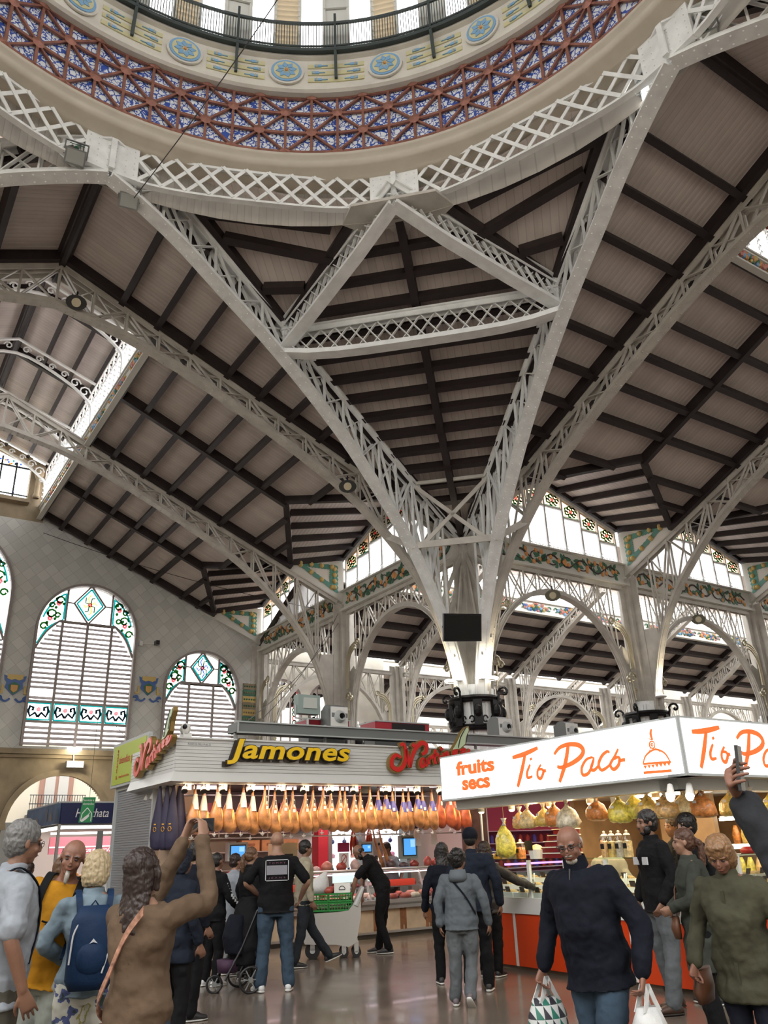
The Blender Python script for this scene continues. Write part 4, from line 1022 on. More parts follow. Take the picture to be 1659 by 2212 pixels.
# ================================================================ OUTER WALLS (unseen ones behind the viewer, added to cut sky light, and the far ends)
def shell(p, q, z0, z1, name):
    a, b = T(*p, z0), T(*q, z0); d = (b-a).normalized(); n = Vector((-d.y, d.x, 0)); m = MB(); m.prism([a, b, b+ZD*(z1-z0), a+ZD*(z1-z0)], n*.3); return struct(m.build(name, M_plaster))
shell((-22, -22), (62, -22), 0, 15, 'wall_south_unseen'); shell((-22, -22), (-22, 5), 0, 15, 'wall_west_unseen'); shell((-22, 5), (-22, 62), 0, 20, 'wall_west_unseen')  # unseen back walls, height set to hold back sky light
shell((-22, A+5*S+2), (62, A+5*S+2), 0, 15, 'wall_north')
shell((A+4*S+3, 22), (A+4*S+3, 56), 0, 4.8, 'wall_east'); shell((A+4*S+3, 22), (A+4*S+3, 56), 9.5, 12, 'wall_east')
shell((-A, A), (-A, A+5*S), 0, 11, 'wall_side'); shell((A, -A), (UE, -A), 0, 11, 'wall_side')  # plain side walls added to block sky light from the sides
shell((UE, -22), (UE, -13.4), 0, 12, 'wall_end_side')
shell((UE+1, 21.1), (A+4*S+3, 21.1), 0, 10, 'wall_side')
# ================================================================ STALL HELPERS
GA = (VD, UD, ZD)
def gb(m, u0, u1, v0, v1, z0, z1): m.box(T((u0+u1)/2, (v0+v1)/2, (z0+z1)/2), (abs(v1-v0), abs(u1-u0), abs(z1-z0)), GA)
def text_mesh(body, P, h=None, w=None, ext=.01, off=0.0, shear=0.0, sp=1.0):
    """lettering as a mesh; P(x,y,d)->world with x along the line, y up, d outward"""
    cu = bpy.data.curves.new('t', 'FONT'); cu.body = body; cu.offset = off; cu.shear = shear; cu.space_character = sp; cu.extrude = .5; cu.resolution_u = 3
    o = bpy.data.objects.new('t', cu); COL.objects.link(o); dg = bpy.context.evaluated_depsgraph_get(); dg.update()
    me = bpy.data.meshes.new_from_object(o.evaluated_get(dg)); bpy.data.objects.remove(o)
    vs = [v.co.copy() for v in me.vertices]; fs = [tuple(p.vertices) for p in me.polygons]; bpy.data.meshes.remove(me)
    x0, x1 = min(v.x for v in vs), max(v.x for v in vs); y0, y1 = min(v.y for v in vs), max(v.y for v in vs)
    sy = h/(y1-y0) if h else w/(x1-x0); sx = w/(x1-x0) if w else sy
    return [P((v.x-x0)*sx, (v.y-y0)*sy, (v.z+.5)*ext) for v in vs], fs
def text(name, body, P, mt, parent=None, **k):
    m = MB(); v, f = text_mesh(body, P, **k); m.add(v, f); return m.build(name, mt, parent)
def ribbon(m, pts, P, w, d=.02, k=4, d0=0):
    # flat brush stroke, pts in the sign plane
    p = cr(pts, k) if len(pts) > 2 else pts
    wv = []; n = len(p)
    for i in range(n):
        a, b = p[max(i-1, 0)], p[min(i+1, n-1)]; dx, dy = b[0]-a[0], b[1]-a[1]; L = math.hypot(dx, dy) or 1
        ww = w/2*(.55+.45*math.sin(math.pi*min(1, max(0, (i+1)/(n+1))))) ; nx, ny = -dy/L*ww, dx/L*ww
        wv += [P(p[i][0]+nx, p[i][1]+ny, d0), P(p[i][0]-nx, p[i][1]-ny, d0), P(p[i][0]-nx, p[i][1]-ny, d0+d), P(p[i][0]+nx, p[i][1]+ny, d0+d)]
    fs = [(0, 1, 2, 3), (4*n-4, 4*n-1, 4*n-2, 4*n-3)]
    for i in range(n-1):
        for q in range(4):
            r = (q+1) % 4; fs.append((4*i+q, 4*i+4+q, 4*i+4+r, 4*i+r))
    m.add(wv, fs)
def area(name, loc, size, power, col, rot=(0, 0, 0), sy=None, parent=None, spread=None):
    l = bpy.data.lights.new(name, 'AREA'); l.energy = power; l.color = col; l.size = size
    if sy: l.shape = 'RECTANGLE'; l.size_y = sy
    if spread: l.spread = spread
    o = bpy.data.objects.new(name, l); COL.objects.link(o); o.location = loc; o.rotation_euler = rot
    if parent: o.parent = parent; o.matrix_parent_inverse = WINV.get(parent.name, Matrix.Identity(4))
    return o
def point(name, loc, power, col, r=.05, parent=None):
    l = bpy.data.lights.new(name, 'POINT'); l.energy = power; l.color = col; l.shadow_soft_size = r
    o = bpy.data.objects.new(name, l); COL.objects.link(o); o.location = loc
    if parent: o.parent = parent; o.matrix_parent_inverse = WINV.get(parent.name, Matrix.Identity(4))
    return o
M_sheet = mat('white_sheet', (.62, .63, .62), .4); M_steel = mat('steel', (.55, .55, .55), .3, .85); M_grey = mat('grey_metal', (.20, .21, .21), .5, .2); M_ltgrey = mat('light_grey', (.45, .47, .47), .5)
M_blackp = mat('black_plastic', (.012, .012, .014), .35); M_redp = mat('red_paint', (.45, .03, .05), .4); M_whitep = mat('white_plastic', (.75, .75, .73), .4)
M_tile_in = mat('inside_tile', (.70, .62, .58), .35); M_marble = mat('beige_marble', (.50, .38, .26), .3, var=.2, vscale=4); M_wood = mat('brown_wood', (.22, .09, .035), .5, var=.25, vscale=8)
M_glass = glass_mat('display_glass', (.93, .96, .95), .92)
M_screen = mat('blue_screen', (.02, .05, .1), .3, emit=(.08, .35, .8), es=1.2)
def lightmat(name, col, es): return mat(name, col, .5, emit=col, es=es)
M_lampw = lightmat('lamp_white', (1, .97, .92), 14); M_lampwarm = lightmat('lamp_warm', (1, .75, .42), 14); M_lampp = lightmat('lamp_pink', (1, .72, .75), 8)
# ================================================================ HAM STALL
JU, JV0, JV1 = 8.7, 2.6, 9.95
st = thing('ham_stall', 'ham stall with white ribbed fascia, steel glass counter and brown marble front', 'stall', T(JU, 3, 0))
m = MB(); gb(m, 11.9, 12.0, 2.5, JV1, 0, 3.3); gb(m, 9.2, 12.0, JV1, JV1+.1, 0, 3.3); m.build('back_wall', M_tile_in, st)
m = MB(); gb(m, 8.3, 12.2, 2.4, JV1+.2, 3.25, 3.33); gb(m, 8.45, 12.1, 2.5, JV1, 2.86, 2.9); m.build('roof', M_grey, st)
m = MB()
for i in range(9): z = 2.93+i*.061; m.box(T(8.1+.003*i, (2.25+JV1)/2, z+.03), (JV1-2.25, .05, .055), GA)
for i in range(9): z = 2.93+i*.061; m.box(T((8.1+10.6)/2, 2.27, z+.03), (.05, 2.5, .055), GA)
m.cur = 0; gb(m, 8.13, 8.2, 2.25, JV1, 2.75, 3.49); gb(m, 8.13, 10.6, 2.3, 2.34, 2.75, 3.49)
m.prism([T(8.02, 2.16, 2.76), T(8.09, 2.24, 2.93), T(8.2, 2.24, 2.93), T(8.3, 2.3, 2.74)], T(8, JV1, 0)-T(8, 2.16, 0))
m.prism([T(8.02, 2.16, 2.76), T(8.09, 2.24, 2.93), T(8.3, 2.34, 2.93), T(8.4, 2.5, 2.74)], T(10.5, 0, 0)-T(8.0, 0, 0))
m.box(T(8.12, (2.2+JV1)/2, 3.49), (JV1-2.2, .12, .03), GA); m.build('fascia', M_sheet, st)
text('stall_number', 'PUESTOS DEL 19 AL 22', lambda x, y, d: T(8.07-d, 2.45+x, 3.37+y), M_grey, st, h=.035, w=.42, ext=.004)
# counter
m = MB(); gb(m, 8.78, 9.7, JV0, JV1, 0, .1); m.build('plinth', mat('grey_plinth', (.14, .13, .12), .4), st)
m = MB(); gb(m, 8.74, 9.6, JV0, JV1, .12, .5); m.build('front_panel', M_marble, st)
v = JV0+.3
while v < JV1: m = MB(); gb(m, 8.72, 8.75, v, v+.06, .12, .5); gb(m, 8.725, 8.75, v+.05, v+.11, .2, .48); gb(m, 8.72, 8.75, v+.1, v+.14, .12, .5); m.build('wood_strip', M_wood, st); v += .62
m = MB(); gb(m, 8.66, 8.74, JV0, JV1, .08, .12); gb(m, 8.64, 8.76, JV0, JV1, .5, .56); gb(m, 8.6, 9.6, JV0, JV1, .6, .66); gb(m, 8.7, 9.6, JV0, JV1, .56, .6)
m.tube([T(8.85, JV0, 1.2), T(8.85, JV1, 1.2)], .03, 8); gb(m, 8.85, 9.45, JV0, JV1, 1.17, 1.21); m.build('steel_trim', M_steel, st)
m = MB(); m.prism([T(8.62, JV0, .67), T(8.84, JV0, 1.17), T(8.85, JV0, 1.17), T(8.63, JV0, .67)], T(8, JV1, 0)-T(8, JV0, 0)); m.build('display_glass', M_glass, st)
v = JV0
while v <= JV1: m = MB(); m.bar(T(8.61, v, .67), T(8.83, v, 1.17), .03, .02, VD); m.build('glass_support', M_steel, st); v += 1.3
m = MB(); gb(m, 9.2, 9.5, JV0, JV1, .85, .88); m.build('inner_shelf', M_steel, st)
m = MB(); m.tube([T(8.9, JV0+.1, 1.14), T(8.9, JV1-.1, 1.14)], .012, 6); m.build('light_tube', M_lampp, st)
area('counter_light', T(8.95, 6.3, 1.13), .1, 14, (1, .74, .9), (0, 0, PS), None, st).data.size = 7
bpy.data.objects['counter_light'].data.shape = 'RECTANGLE'; bpy.data.objects['counter_light'].data.size_y = .12
# pink ceiling lights over the hams
m = MB()
for v in (3.6, 5.2, 6.8, 8.4): m.box(T(10.3, v, 2.83), (1.0, .12, .04), GA)
for i in range(11): m.lathe([(.0, 0), (.08, 0), (.08, .03)], T(9.1, 2.9+i*.62, 2.8), 10)
m.build('ceiling_lamp', M_lampp, st)
area('ham_light', T(8.2, 6.0, 2.72), 7.2, 75, (1, .74, .46), (math.radians(28), 0, PS), .1, st)
for v in (4.2, 7.4): area('stall_light', T(10.2, v, 2.78), 2.4, 42, (1, .60, .56), (0, 0, PS), .8, st)
# left side: roller shutter and pier
sh = thing('roller_shutter', 'closed grey roller shutter on the left flank of the ham stall', 'shutter', T(10.6, 2.4, 0))
m = MB(); z = 0.05
while z < 2.85: m.box(T(10.75, 2.42, z+.022), (.02, 2.45, .034), (VD, UD, ZD)); m.box(T(10.75, 2.43, z+.044), (.02, 2.45, .012), GA); z += .045
m.build('slats', mat('shutter_grey', (.36, .38, .42), .35, .4), sh)
m = MB(); gb(m, 9.5, 9.56, 2.36, 2.46, 0, 2.9); gb(m, 11.95, 12.02, 2.36, 2.46, 0, 2.9); gb(m, 9.5, 12.02, 2.38, 2.5, 2.86, 2.94); m.build('shutter_guide', M_ltgrey, sh)
m = MB(); gb(m, 9.45, 12, 2.46, 2.52, 0, 2.9); gb(m, 9.4, 9.5, 2.44, 3.1, 0, 2.9); gb(m, 8.75, 9.45, 2.5, 2.56, 0, 2.75); m.build('pier', mat('pinkish_panel', (.45, .33, .24), .5), st)
text('plinth_lettering', 'MARTINEZ', lambda x, y, d: T(11.2-x, 2.38-d, .05+y), M_grey, sh, h=.12, w=1.2, ext=.004)
# green billboard
bb = thing('billboard', 'lime green billboard with red handwriting left of the ham stall', 'billboard', T(11, 2.3, 2.95))
m = MB(); m.prism([T(9.85, 2.3, 2.93), T(12.2, 2.3, 2.93), T(12.2, 2.3, 3.82), T(9.85, 2.3, 3.82)], VD*.08); m.build('frame', M_ltgrey, bb)
m = MB(); m.prism([T(9.95, 2.29, 2.98), T(12.1, 2.29, 2.98), T(12.1, 2.29, 3.76), T(9.95, 2.29, 3.76)], VD*.02); m.build('face', mat('lime_green', (.42, .52, .03), .5), bb)
PB = lambda x, y, d: T(12.0-x, 2.285-d, 3.0+y)
M_redtxt = mat('red_lettering', (.55, .08, .03), .5)
m = MB(); v_, f_ = text_mesh('tiendas para ti', lambda x, y, d: PB(x+.35, y+.33, d), w=1.5, h=.2, ext=.004, shear=.1); m.add(v_, f_)
v_, f_ = text_mesh('el mercado', lambda x, y, d: PB(.28-y, x+.08, d), w=.6, h=.1, ext=.004); m.add(v_, f_)
v_, f_ = text_mesh('valencia', lambda x, y, d: PB(x+.4, y+.1, d), w=.7, h=.05, ext=.004); m.add(v_, f_); m.build('lettering', M_redtxt, bb)
# yellow JAMONES letters, one object each
M_yl = mat('yellow_letter', (.85, .55, .01), .35); M_bk = mat('dark_letter_side', (.03, .02, .015), .5)
PJ = lambda x, y, d: T(8.04-d, 3.14+x, 3.04+y)
word = thing('jamones_sign', 'raised yellow Jamones lettering with dark sides on the white fascia', 'sign', PJ(1.2, 0, 0))
m = MB(); v_, f_ = text_mesh('Jamones', lambda x, y, d: PJ(x, y, d), w=2.56, h=.47, ext=.07, off=.045, shear=.22, sp=1.05); m.add(v_, f_)
v_, f_ = text_mesh('Jamones', lambda x, y, d: PJ(x-.05, y-.03, d-.02), w=2.56, h=.47, ext=.03, off=.05, shear=.22, sp=1.05); m.add(v_, f_); m.build('backing', M_bk, word)
m = MB(); v_, f_ = text_mesh('Jamones', lambda x, y, d: PJ(x+.015, y+.012, .071+d), w=2.53, h=.445, ext=.012, off=.022, shear=.22, sp=1.05); m.add(v_, f_); m.build('letters', M_yl, word)
# red script signs
MART = {'s1': [(6.86, 3.26), (6.74, 3.31), (6.64, 3.21), (6.65, 3.08), (6.79, 3.03), (6.93, 3.13), (6.99, 3.33), (6.95, 3.52), (6.86, 3.51)], 's2': [(6.99, 3.43), (7.04, 3.23), (7.08, 3.08)], 's3': [(7.08, 3.08), (7.15, 3.31), (7.26, 3.48), (7.4, 3.57), (7.51, 3.52), (7.49, 3.4), (7.39, 3.34)], 's4': [(7.21, 3.49), (7.16, 3.54)], 'a': [(7.43, 3.27), (7.36, 3.23), (7.34, 3.12), (7.41, 3.11), (7.47, 3.24), (7.46, 3.13), (7.52, 3.14)], 'r': [(7.55, 3.28), (7.55, 3.15)], 'r2': [(7.55, 3.24), (7.62, 3.3), (7.66, 3.27)], 't': [(7.74, 3.45), (7.7, 3.21), (7.75, 3.19)], 't2': [(7.65, 3.32), (7.81, 3.36)], 'i': [(7.85, 3.34), (7.83, 3.23), (7.88, 3.23)], 'id': [(7.87, 3.44), (7.92, 3.49)], 'n': [(7.95, 3.39), (7.94, 3.27)], 'n2': [(7.95, 3.33), (8.04, 3.4), (8.06, 3.3), (8.11, 3.31)], 'e': [(8.19, 3.37), (8.29, 3.41), (8.27, 3.46), (8.2, 3.41), (8.22, 3.34), (8.32, 3.36)], 'z': [(8.37, 3.45), (8.52, 3.48), (8.4, 3.37), (8.56, 3.4), (8.65, 3.48)]}
HORN = [(8.66, 3.97), (8.68, 3.9), (8.57, 3.73), (8.54, 3.57), (8.35, 3.45), (8.12, 3.42), (8.26, 3.58), (8.45, 3.84), (8.56, 3.94)]
M_red = mat('red_letter', (.62, .02, .02), .35); M_gold = mat('gold_side', (.28, .19, .06), .45, .4); M_horn = mat('pale_green_panel', (.55, .68, .45), .4)
def script_sign(P, label, lit=None):
    r = thing('script_sign', label, 'sign', P(.9, 0, 0))
    m = MB(); g = MB()
    for k, pts in MART.items():
        q = [(x-6.6, y-3.0) for x, y in pts]; w = .085 if k[0] == 's' else .06
        ribbon(g, q, P, w+.05, .09); ribbon(m, q, P, w, .02, d0=.09)
    g.build('backing', M_gold, r); m.build('letters', lit or M_red, r)
    h = MB(); pg = [(x-6.6, y-3.0) for x, y in HORN]; h.prism([P(x, y, .02) for x, y in pg], P(0, 0, .08)-P(0, 0, 0)); h.build('horn_backing', M_gold, r)
    h = MB(); c = (1.85, .72); h.prism([P(c[0]+(x-c[0])*.82, c[1]+(y-c[1])*.86, .11) for x, y in pg], P(0, 0, .01)-P(0, 0, 0)); h.build('horn_panel', M_horn, r)
    h = MB(); ribbon(h, [(1.96, .93), (1.8, .72), (1.72, .5)], P, .02, .01, d0=.125); ribbon(h, [(2.0, .8), (1.93, .6)], P, .015, .01, d0=.125); h.build('horn_line', M_bk, r)
    return r
script_sign(lambda x, y, d: T(8.04-d, 6.6+x, 3.0+y), 'red cursive sign with gold edges and horn shape on the right of the white fascia')
script_sign(lambda x, y, d: T(9.95-x*.98, 2.2-d, 2.98+y*1.0+x*.02), 'red cursive sign with gold edges on the left flank of the ham stall', mat('rosy_letter', (.75, .16, .13), .35))
# grey ventilation duct on the roof, with its rails and supports
du = thing('air_duct', 'long grey rectangular duct running across the stall roofs', 'duct', T(10.5, 8, 3.9))
m = MB(); gb(m, 10.4, 10.9, 4.35, 22, 3.98, 4.17); m.build('duct_body', M_grey, du)
m = MB(); gb(m, 10.36, 10.4, 4.35, 22, 4.17, 4.2); gb(m, 10.36, 10.4, 4.35, 22, 3.95, 3.98); v = 4.4
while v < 21: m.box(T(10.6, v, 3.8), (.05, .05, .9), GA); v += 2.2
m.box(T(10.38, 4.37, 4.08), (.03, .03, .25), GA); m.build('rail', M_ltgrey, du)
m = MB(); gb(m, 9.2, 12, 2.6, JV1, 3.34, 3.52); m.build('roof_deck', M_blackp, st)
# round-nozzle fan boxes
fb = thing('fan_box', 'grey fan housing with white square face and round nozzle, leftmost on the duct', 'fan box', T(10.6, 6.92, 4.2), group=None, world=False)
m = MB(); m.box((0, .32, .22), (.42, .5, .4)); m.tube([Vector((-.21, .3, .25)), Vector((.21, .3, .25))], .27, 16); m.build('housing', M_grey, fb, world=False); m = MB(); m.box((0, .06, .22), (.44, .04, .44)); m.build('face_plate', M_whitep, fb, world=False)
m = MB(); m.lathe([(.07, -.1), (.1, -.1), (.15, .02)], (0, 0, 0), 18)
for i in range(len(m.v)): x, y, z = m.v[i]; m.v[i] = (x, z+.02, y+.22)
m.build('nozzle', M_ltgrey, fb, world=False); m = MB(); m.tube([Vector((0, .02, .22)), Vector((0, .05, .22))], .08, 14); m.build('opening', M_blackp, fb, world=False)
fb.location = T(10.45, 6.93, 4.22); fb.rotation_euler = (0, 0, PS)
for v, lb in ((12.0, 'grey fan housing with white square face beside the black column collar'), (14.45, 'grey fan housing with white square face just above the lit sign'), (17.3, 'grey fan housing with white square face furthest right on the duct')):
    copy_tree(fb, T(10.45, v, 4.22), PS, lb)
for k, (v0, v1, h, lb) in enumerate(((6.5, 7.6, .26, 'small dark red cabinet behind the left fan box'), (8.35, 10.0, .3, 'long dark red air conditioning cabinet on the stall roof'))):
    m = MB(); gb(m, 11.2, 11.9, v0, v1, 4.2, 4.2+h); r = m.build('air_conditioner', M_redp); tag(r, lb, 'air conditioner')
    m = MB(); gb(m, 11.17, 11.2, v0+.5, v1-.15, 4.24, 4.18+h); m.build('grille', M_blackp, r); m = MB(); gb(m, 11.17, 11.95, v0, v1, 4.2+h, 4.23+h); m.build('lid', M_ltgrey, r)
    m = MB(); gb(m, 11.3, 11.8, v0+.05, v1-.05, 3.33, 4.2); m.build('stand', M_grey, r)
# big floodlight on the roof
fl = thing('floodlight', 'large pale green floodlight standing on the ham stall roof', 'floodlight', T(10.8, 6.26, 4.5))
m = MB(); gb(m, 10.72, 10.95, 5.97, 6.54, 4.5, 4.93); m.build('housing', mat('pale_green_paint', (.30, .38, .36), .5), fl)
m = MB(); gb(m, 10.69, 10.72, 6.1, 6.45, 4.62, 4.86); m.build('lens', mat('lamp_glass', (.55, .58, .55), .15), fl)
m = MB(); m.bar(T(10.8, 5.94, 4.7), T(10.8, 5.94, 4.4), .03, .03); m.bar(T(10.8, 6.57, 4.7), T(10.8, 6.57, 4.4), .03, .03); m.bar(T(10.8, 5.94, 4.4), T(10.8, 6.57, 4.4), .03, .03); m.bar(T(10.8, 6.26, 4.4), T(10.8, 6.26, 4.17), .05, .05); m.build('bracket', M_ltgrey, fl)
# security camera on the stall corner
cc = thing('security_camera', 'white dome security camera on the corner of the ham stall roof', 'camera', T(8.3, 2.5, 3.5))
m = MB(); m.sphere(T(8.25, 2.45, 3.66), .1, 10, 8, 1, 1, 1.1); gb(m, 8.2, 8.4, 2.4, 2.56, 3.5, 3.6); m.build('housing', M_whitep, cc); m = MB(); m.sphere(T(8.17, 2.41, 3.69), .045, 8, 6); m.build('lens', M_blackp, cc)
# television on the ribs
TVC = T(11.9, 11.9, 7.45)
tv = thing('television', 'black flat television hanging among the ribs of the central column', 'television', T(12.5, 12.6, 7.8))
W_ = 1.28; H_ = .8; cx = TVC; fx = (VD*.97+UD*-.05+ZD*.10).normalized(); fn = (-UD*.94-ZD*.25-VD*.1).normalized(); fx = (fx-fn*fx.dot(fn)).normalized(); fz = fn.cross(fx)*-1
if fz.z < 0: fz = -fz
m = MB(); m.box(cx, (W_, .08, H_), (fx, fn, fz)); m.build('bezel', M_blackp, tv)
m = MB(); m.box(cx+fn*.041, (W_-.08, .01, H_-.1), (fx, fn, fz)); m.build('screen', mat('dark_screen', (.006, .007, .008), .12), tv)
m = MB(); m.bar(cx, cx-fn*1.1, .06, .06); m.build('arm', M_blackp, tv)
# disc uplights round the central column
Z6 = 6.35-DROP
for k, (which, off) in enumerate((('C', 0), ('A', 0), ('B', 0), ('D', 0))):
    p = ribpt(which, .62 if which in 'CD' else .62); p = Vector((p.x, p.y, Z6)); d = (p-T(A, A, Z6)); d.z = 0; d.normalize()
    if d.length < .5: d = -UD
    q = T(A, A, Z6)+d*.86; q.z = Z6
    r = thing('column_lamp', 'flat round white lamp glowing around the central column, above the black collar', 'lamp', q, group='round lamps around the central column')
    m = MB(); m.lathe([(0, 0), (.17, 0), (.2, .03), (.17, .06)], q, 18); m.build('shade', M_whitep, r); m = MB(); m.lathe([(0, .075), (.19, .07), (.215, .045), (.19, .0), (.14, -.006)], q, 18); m.build('glowing_disc', lightmat('disc_glow_%d' % k, (1, .93, .8), 12), r)
    m = MB(); m.bar(q+ZD*.03, q-d*.3+ZD*.03, .03, .03); m.build('arm', M_whitep, r)
    l = bpy.data.lights.new('uplight', 'SPOT'); l.energy = 220; l.color = (1, .86, .62); l.spot_size = math.radians(75); l.shadow_soft_size = .1; l.spot_blend = .6
    o = bpy.data.objects.new('uplight', l); COL.objects.link(o); o.location = q+ZD*.15+d*.05; o.rotation_euler = (Vector((-d.x*.35, -d.y*.35, 1))).to_track_quat('-Z', 'Y').to_euler(); o.parent = r; o.matrix_parent_inverse = WINV[r.name]
q = T(12.75, A+S-.1, 6.33-DROP); r = thing('column_lamp', 'flat round white lamp at the foot of the arch in front of the right column', 'lamp', q)
m = MB(); m.lathe([(0, 0), (.17, 0), (.2, .03), (.17, .06)], q-UD*.15, 18); m.build('shade', M_whitep, r); m = MB(); m.lathe([(0, .07), (.16, .065), (.17, .05)], q-UD*.15, 18); m.build('glowing_disc', lightmat('disc_glow_r', (1, .93, .8), 12), r)
l = bpy.data.lights.new('uplight', 'SPOT'); l.energy = 260; l.color = (1, .86, .62); l.spot_size = math.radians(60); l.shadow_soft_size = .1; o = bpy.data.objects.new('uplight', l); COL.objects.link(o); o.location = q-UD*.25+ZD*.15; o.rotation_euler = (Vector((UX*.2, UY*.2, 1))).to_track_quat('-Z', 'Y').to_euler(); o.parent = r; o.matrix_parent_inverse = WINV[r.name]
# floodlights and loudspeakers on the arches
def spot_box(p, d, label, lit):
    r = thing('floodlight', label, 'floodlight', p); d = Vector(d).normalized(); x = d.cross(ZD).normalized(); y = x.cross(d)
    m = MB(); m.box(p, (.42, .16, .34), (x, d, y)); m.bar(p-x*.23, p-x*.23+y*.3, .03, .02); m.bar(p+x*.23, p+x*.23+y*.3, .03, .02); m.bar(p-x*.23+y*.3, p+x*.23+y*.3, .03, .02); m.build('housing', M_grey, r)
    m = MB(); m.box(p+d*.085, (.36, .01, .28), (x, d, y)); m.build('lens', lightmat('flood_glow', (1, .98, .95), 60) if lit else mat('flood_lens', (.35, .36, .34), .2), r)
    m = MB(); m.sphere(p-d*.1+y*.18, .06, 6, 4); [m.tube([p+y*.25+x*(.15*math.cos(t+k))+d*(.12*math.sin(t*1.3+k)) for t in [j*.5 for j in range(12)]], .008, 4) for k in range(3)]; m.build('cable', M_leaf, r)
    return r
spot_box(T(8.35, -.75, 15.55), (T(-6, -2, 1.6)-T(8.4, -.7, 15.5)), 'grey square floodlight left of the left ring node, off', False)
spot_box(T(8.75, .55, 15.3), (T(-6, -2, 1.6)-T(8.6, .6, 15.4)), 'grey square floodlight right of the left ring node, off', False)
r = spot_box(T(.75, 8.8, 15.66), (T(-6, -2.6, 1.6)-T(.78, 8.8, 15.7)), 'brightly lit floodlight at the top of the right crossing arch', True)
l = bpy.data.lights.new('flood_beam', 'SPOT'); l.energy = 900; l.spot_size = math.radians(110); l.shadow_soft_size = .15; l.color = (1, .95, .88); o = bpy.data.objects.new('flood_beam', l); COL.objects.link(o); dd = (T(-2, 0, 1.6)-T(.78, 8.8, 15.7)).normalized(); o.location = T(.75, 8.8, 15.66)+dd*.2; o.rotation_euler = dd.to_track_quat('-Z', 'Y').to_euler(); o.parent = r; o.matrix_parent_inverse = WINV[r.name]
spot_box(T(-.65, 8.7, 15.55), (T(-6, -2, 1.6)-T(-.6, 8.6, 15.5)), 'grey floodlight right of the right ring node, off', False)
def speaker(p, d, label, c):
    r = thing('loudspeaker', label, 'loudspeaker', p); d = Vector(d).normalized(); x = d.cross(ZD).normalized(); y = x.cross(d)
    m = MB(); rg = []
    for t, a in ((-.22, .5), (-.1, .8), (0, 1)): rg.append((p+d*t, x, y, .27*a, .2*a))
    m.loft(rg); m.build('horn', c, r); m = MB(); m.loft([(p+d*.005, x, y, .12, .12), (p+d*.03, x, y, .12, .12)]); m.build('ring', M_brass, r)
    m = MB(); m.bar(p-d*.15, p-d*.15+ZD*.35, .04, .04); m.build('bracket', M_blackp, r); return r
M_spk = mat('dark_speaker', (.03, .03, .028), .6)
V_ = T(-6, -2.66, 1.6)
speaker(T(A-.35, .45, 15.3), V_-T(A-.3, .5, 15.3), 'black horn loudspeaker at the crown of the left nave arch', M_spk)
speaker(T(A-.35, 8.8, 11.75), V_-T(A, 8.8, 11.7), 'black horn loudspeaker low on the left nave arch', M_spk)
speaker(T(A-.3, 17.0, 9.45), V_-T(A, 17, 9.5), 'greenish loudspeaker on the arcade arch right of the central column', mat('drab_speaker', (.16, .15, .11), .6))
speaker(T(A-.3, 24.9, 9.55), V_-T(A, 25, 9.5), 'greenish loudspeaker on the far right arcade arch', mat('drab_speaker2', (.16, .15, .11), .6))
# wall lamp and wall camera
r = thing('wall_lamp', 'small lit wall lamp above the stone arch', 'lamp', T(UE-.3, 5.35, 5.2))
m = MB(); gb(m, UE-.5, UE-.2, 5.0, 5.65, 4.95, 5.2); m.build('housing', M_ltgrey, r); m = MB(); gb(m, UE-.52, UE-.48, 5.03, 5.62, 5.0, 5.16); m.build('lens', lightmat('warm_lens', (1, .85, .5), 5), r)
m = MB(); m.bar(T(UE-.3, 5.3, 5.2), T(UE-.35, 5.25, 5.6), .03, .03); m.build('arm', M_ltgrey, r); m = MB(); m.box(T(UE-.4, 5.25, 5.66), (.5, .3, .12), GA); m.build('upper_lamp', lightmat('cool_lens', (1, .97, .9), 9), r)
point('wall_glow', T(UE-1.0, 5.3, 5.3), 60, (1, .9, .65), .15, r)
r = thing('wall_camera', 'small white camera on a long arm on the tiled wall', 'camera', T(UE, 7.6, 10.3)); m = MB(); m.bar(T(UE, 7.7, 10.28), T(UE-.1, 8.35, 10.32), .03, .03); m.box(T(UE-.05, 7.65, 10.28), (.15, .1, .2), GA); m.build('arm', M_whitep, r); m = MB(); m.box(T(UE-.25, 8.3, 10.33), (.16, .3, .18), GA); m.build('housing', M_blackp, r)
# ================================================================ NUT STALL (white lit sign)
ns = thing('nut_stall', 'dried fruit stall with orange panels, white counter edge and glass screens', 'stall', T(2, 5.6, 0))
M_orp = mat('orange_panel', (.60, .052, .008), .28); M_wb = mat('white_counter', (.62, .62, .60), .35); TU0, TU1, TV = .42, 4.15, 5.6; TVE = 9.6
m = MB(); gb(m, TU0+.08, TU1, TV+.08, TV+.7, 0, .06); gb(m, TU0+.08, TU0+.7, TV+.08, TVE, 0, .06); m.build('plinth', mat('stone_plinth', (.20, .15, .11), .5), ns)
us = [4.12, 3.47, 2.44, 1.41, TU0]
for a, b in zip(us[:-1], us[1:]): m = MB(); gb(m, b+.025, a-.025, TV, TV+.5, .06, .7); m.build('front_panel', M_orp, ns)
for a in us[1:]: m = MB(); gb(m, a-.025, a+.025, TV-.005, TV+.5, .06, .7); m.build('panel_joint', M_wb, ns)
for a in range(4): m = MB(); gb(m, TU0, TU0+.5, TV+.02+a, TV+.98+a, .06, .7); m.build('side_panel', M_orp, ns)
m = MB(); gb(m, TU0-.02, TU1, TV-.02, TV+.75, .7, .9); gb(m, TU0-.02, TU0+.75, TV, TVE, .7, .9); m.build('counter', M_wb, ns)
for u in (4.08, 3.1, 2.4, 1.69, .45): m = MB(); gb(m, u-.025, u+.025, TV, TV+.04, .9, 1.37); m.build('screen_post', M_whitep, ns)
for v in (6.5, 7.5, 8.5): m = MB(); gb(m, TU0, TU0+.04, v-.025, v+.025, .9, 1.37); m.build('screen_post', M_whitep, ns)
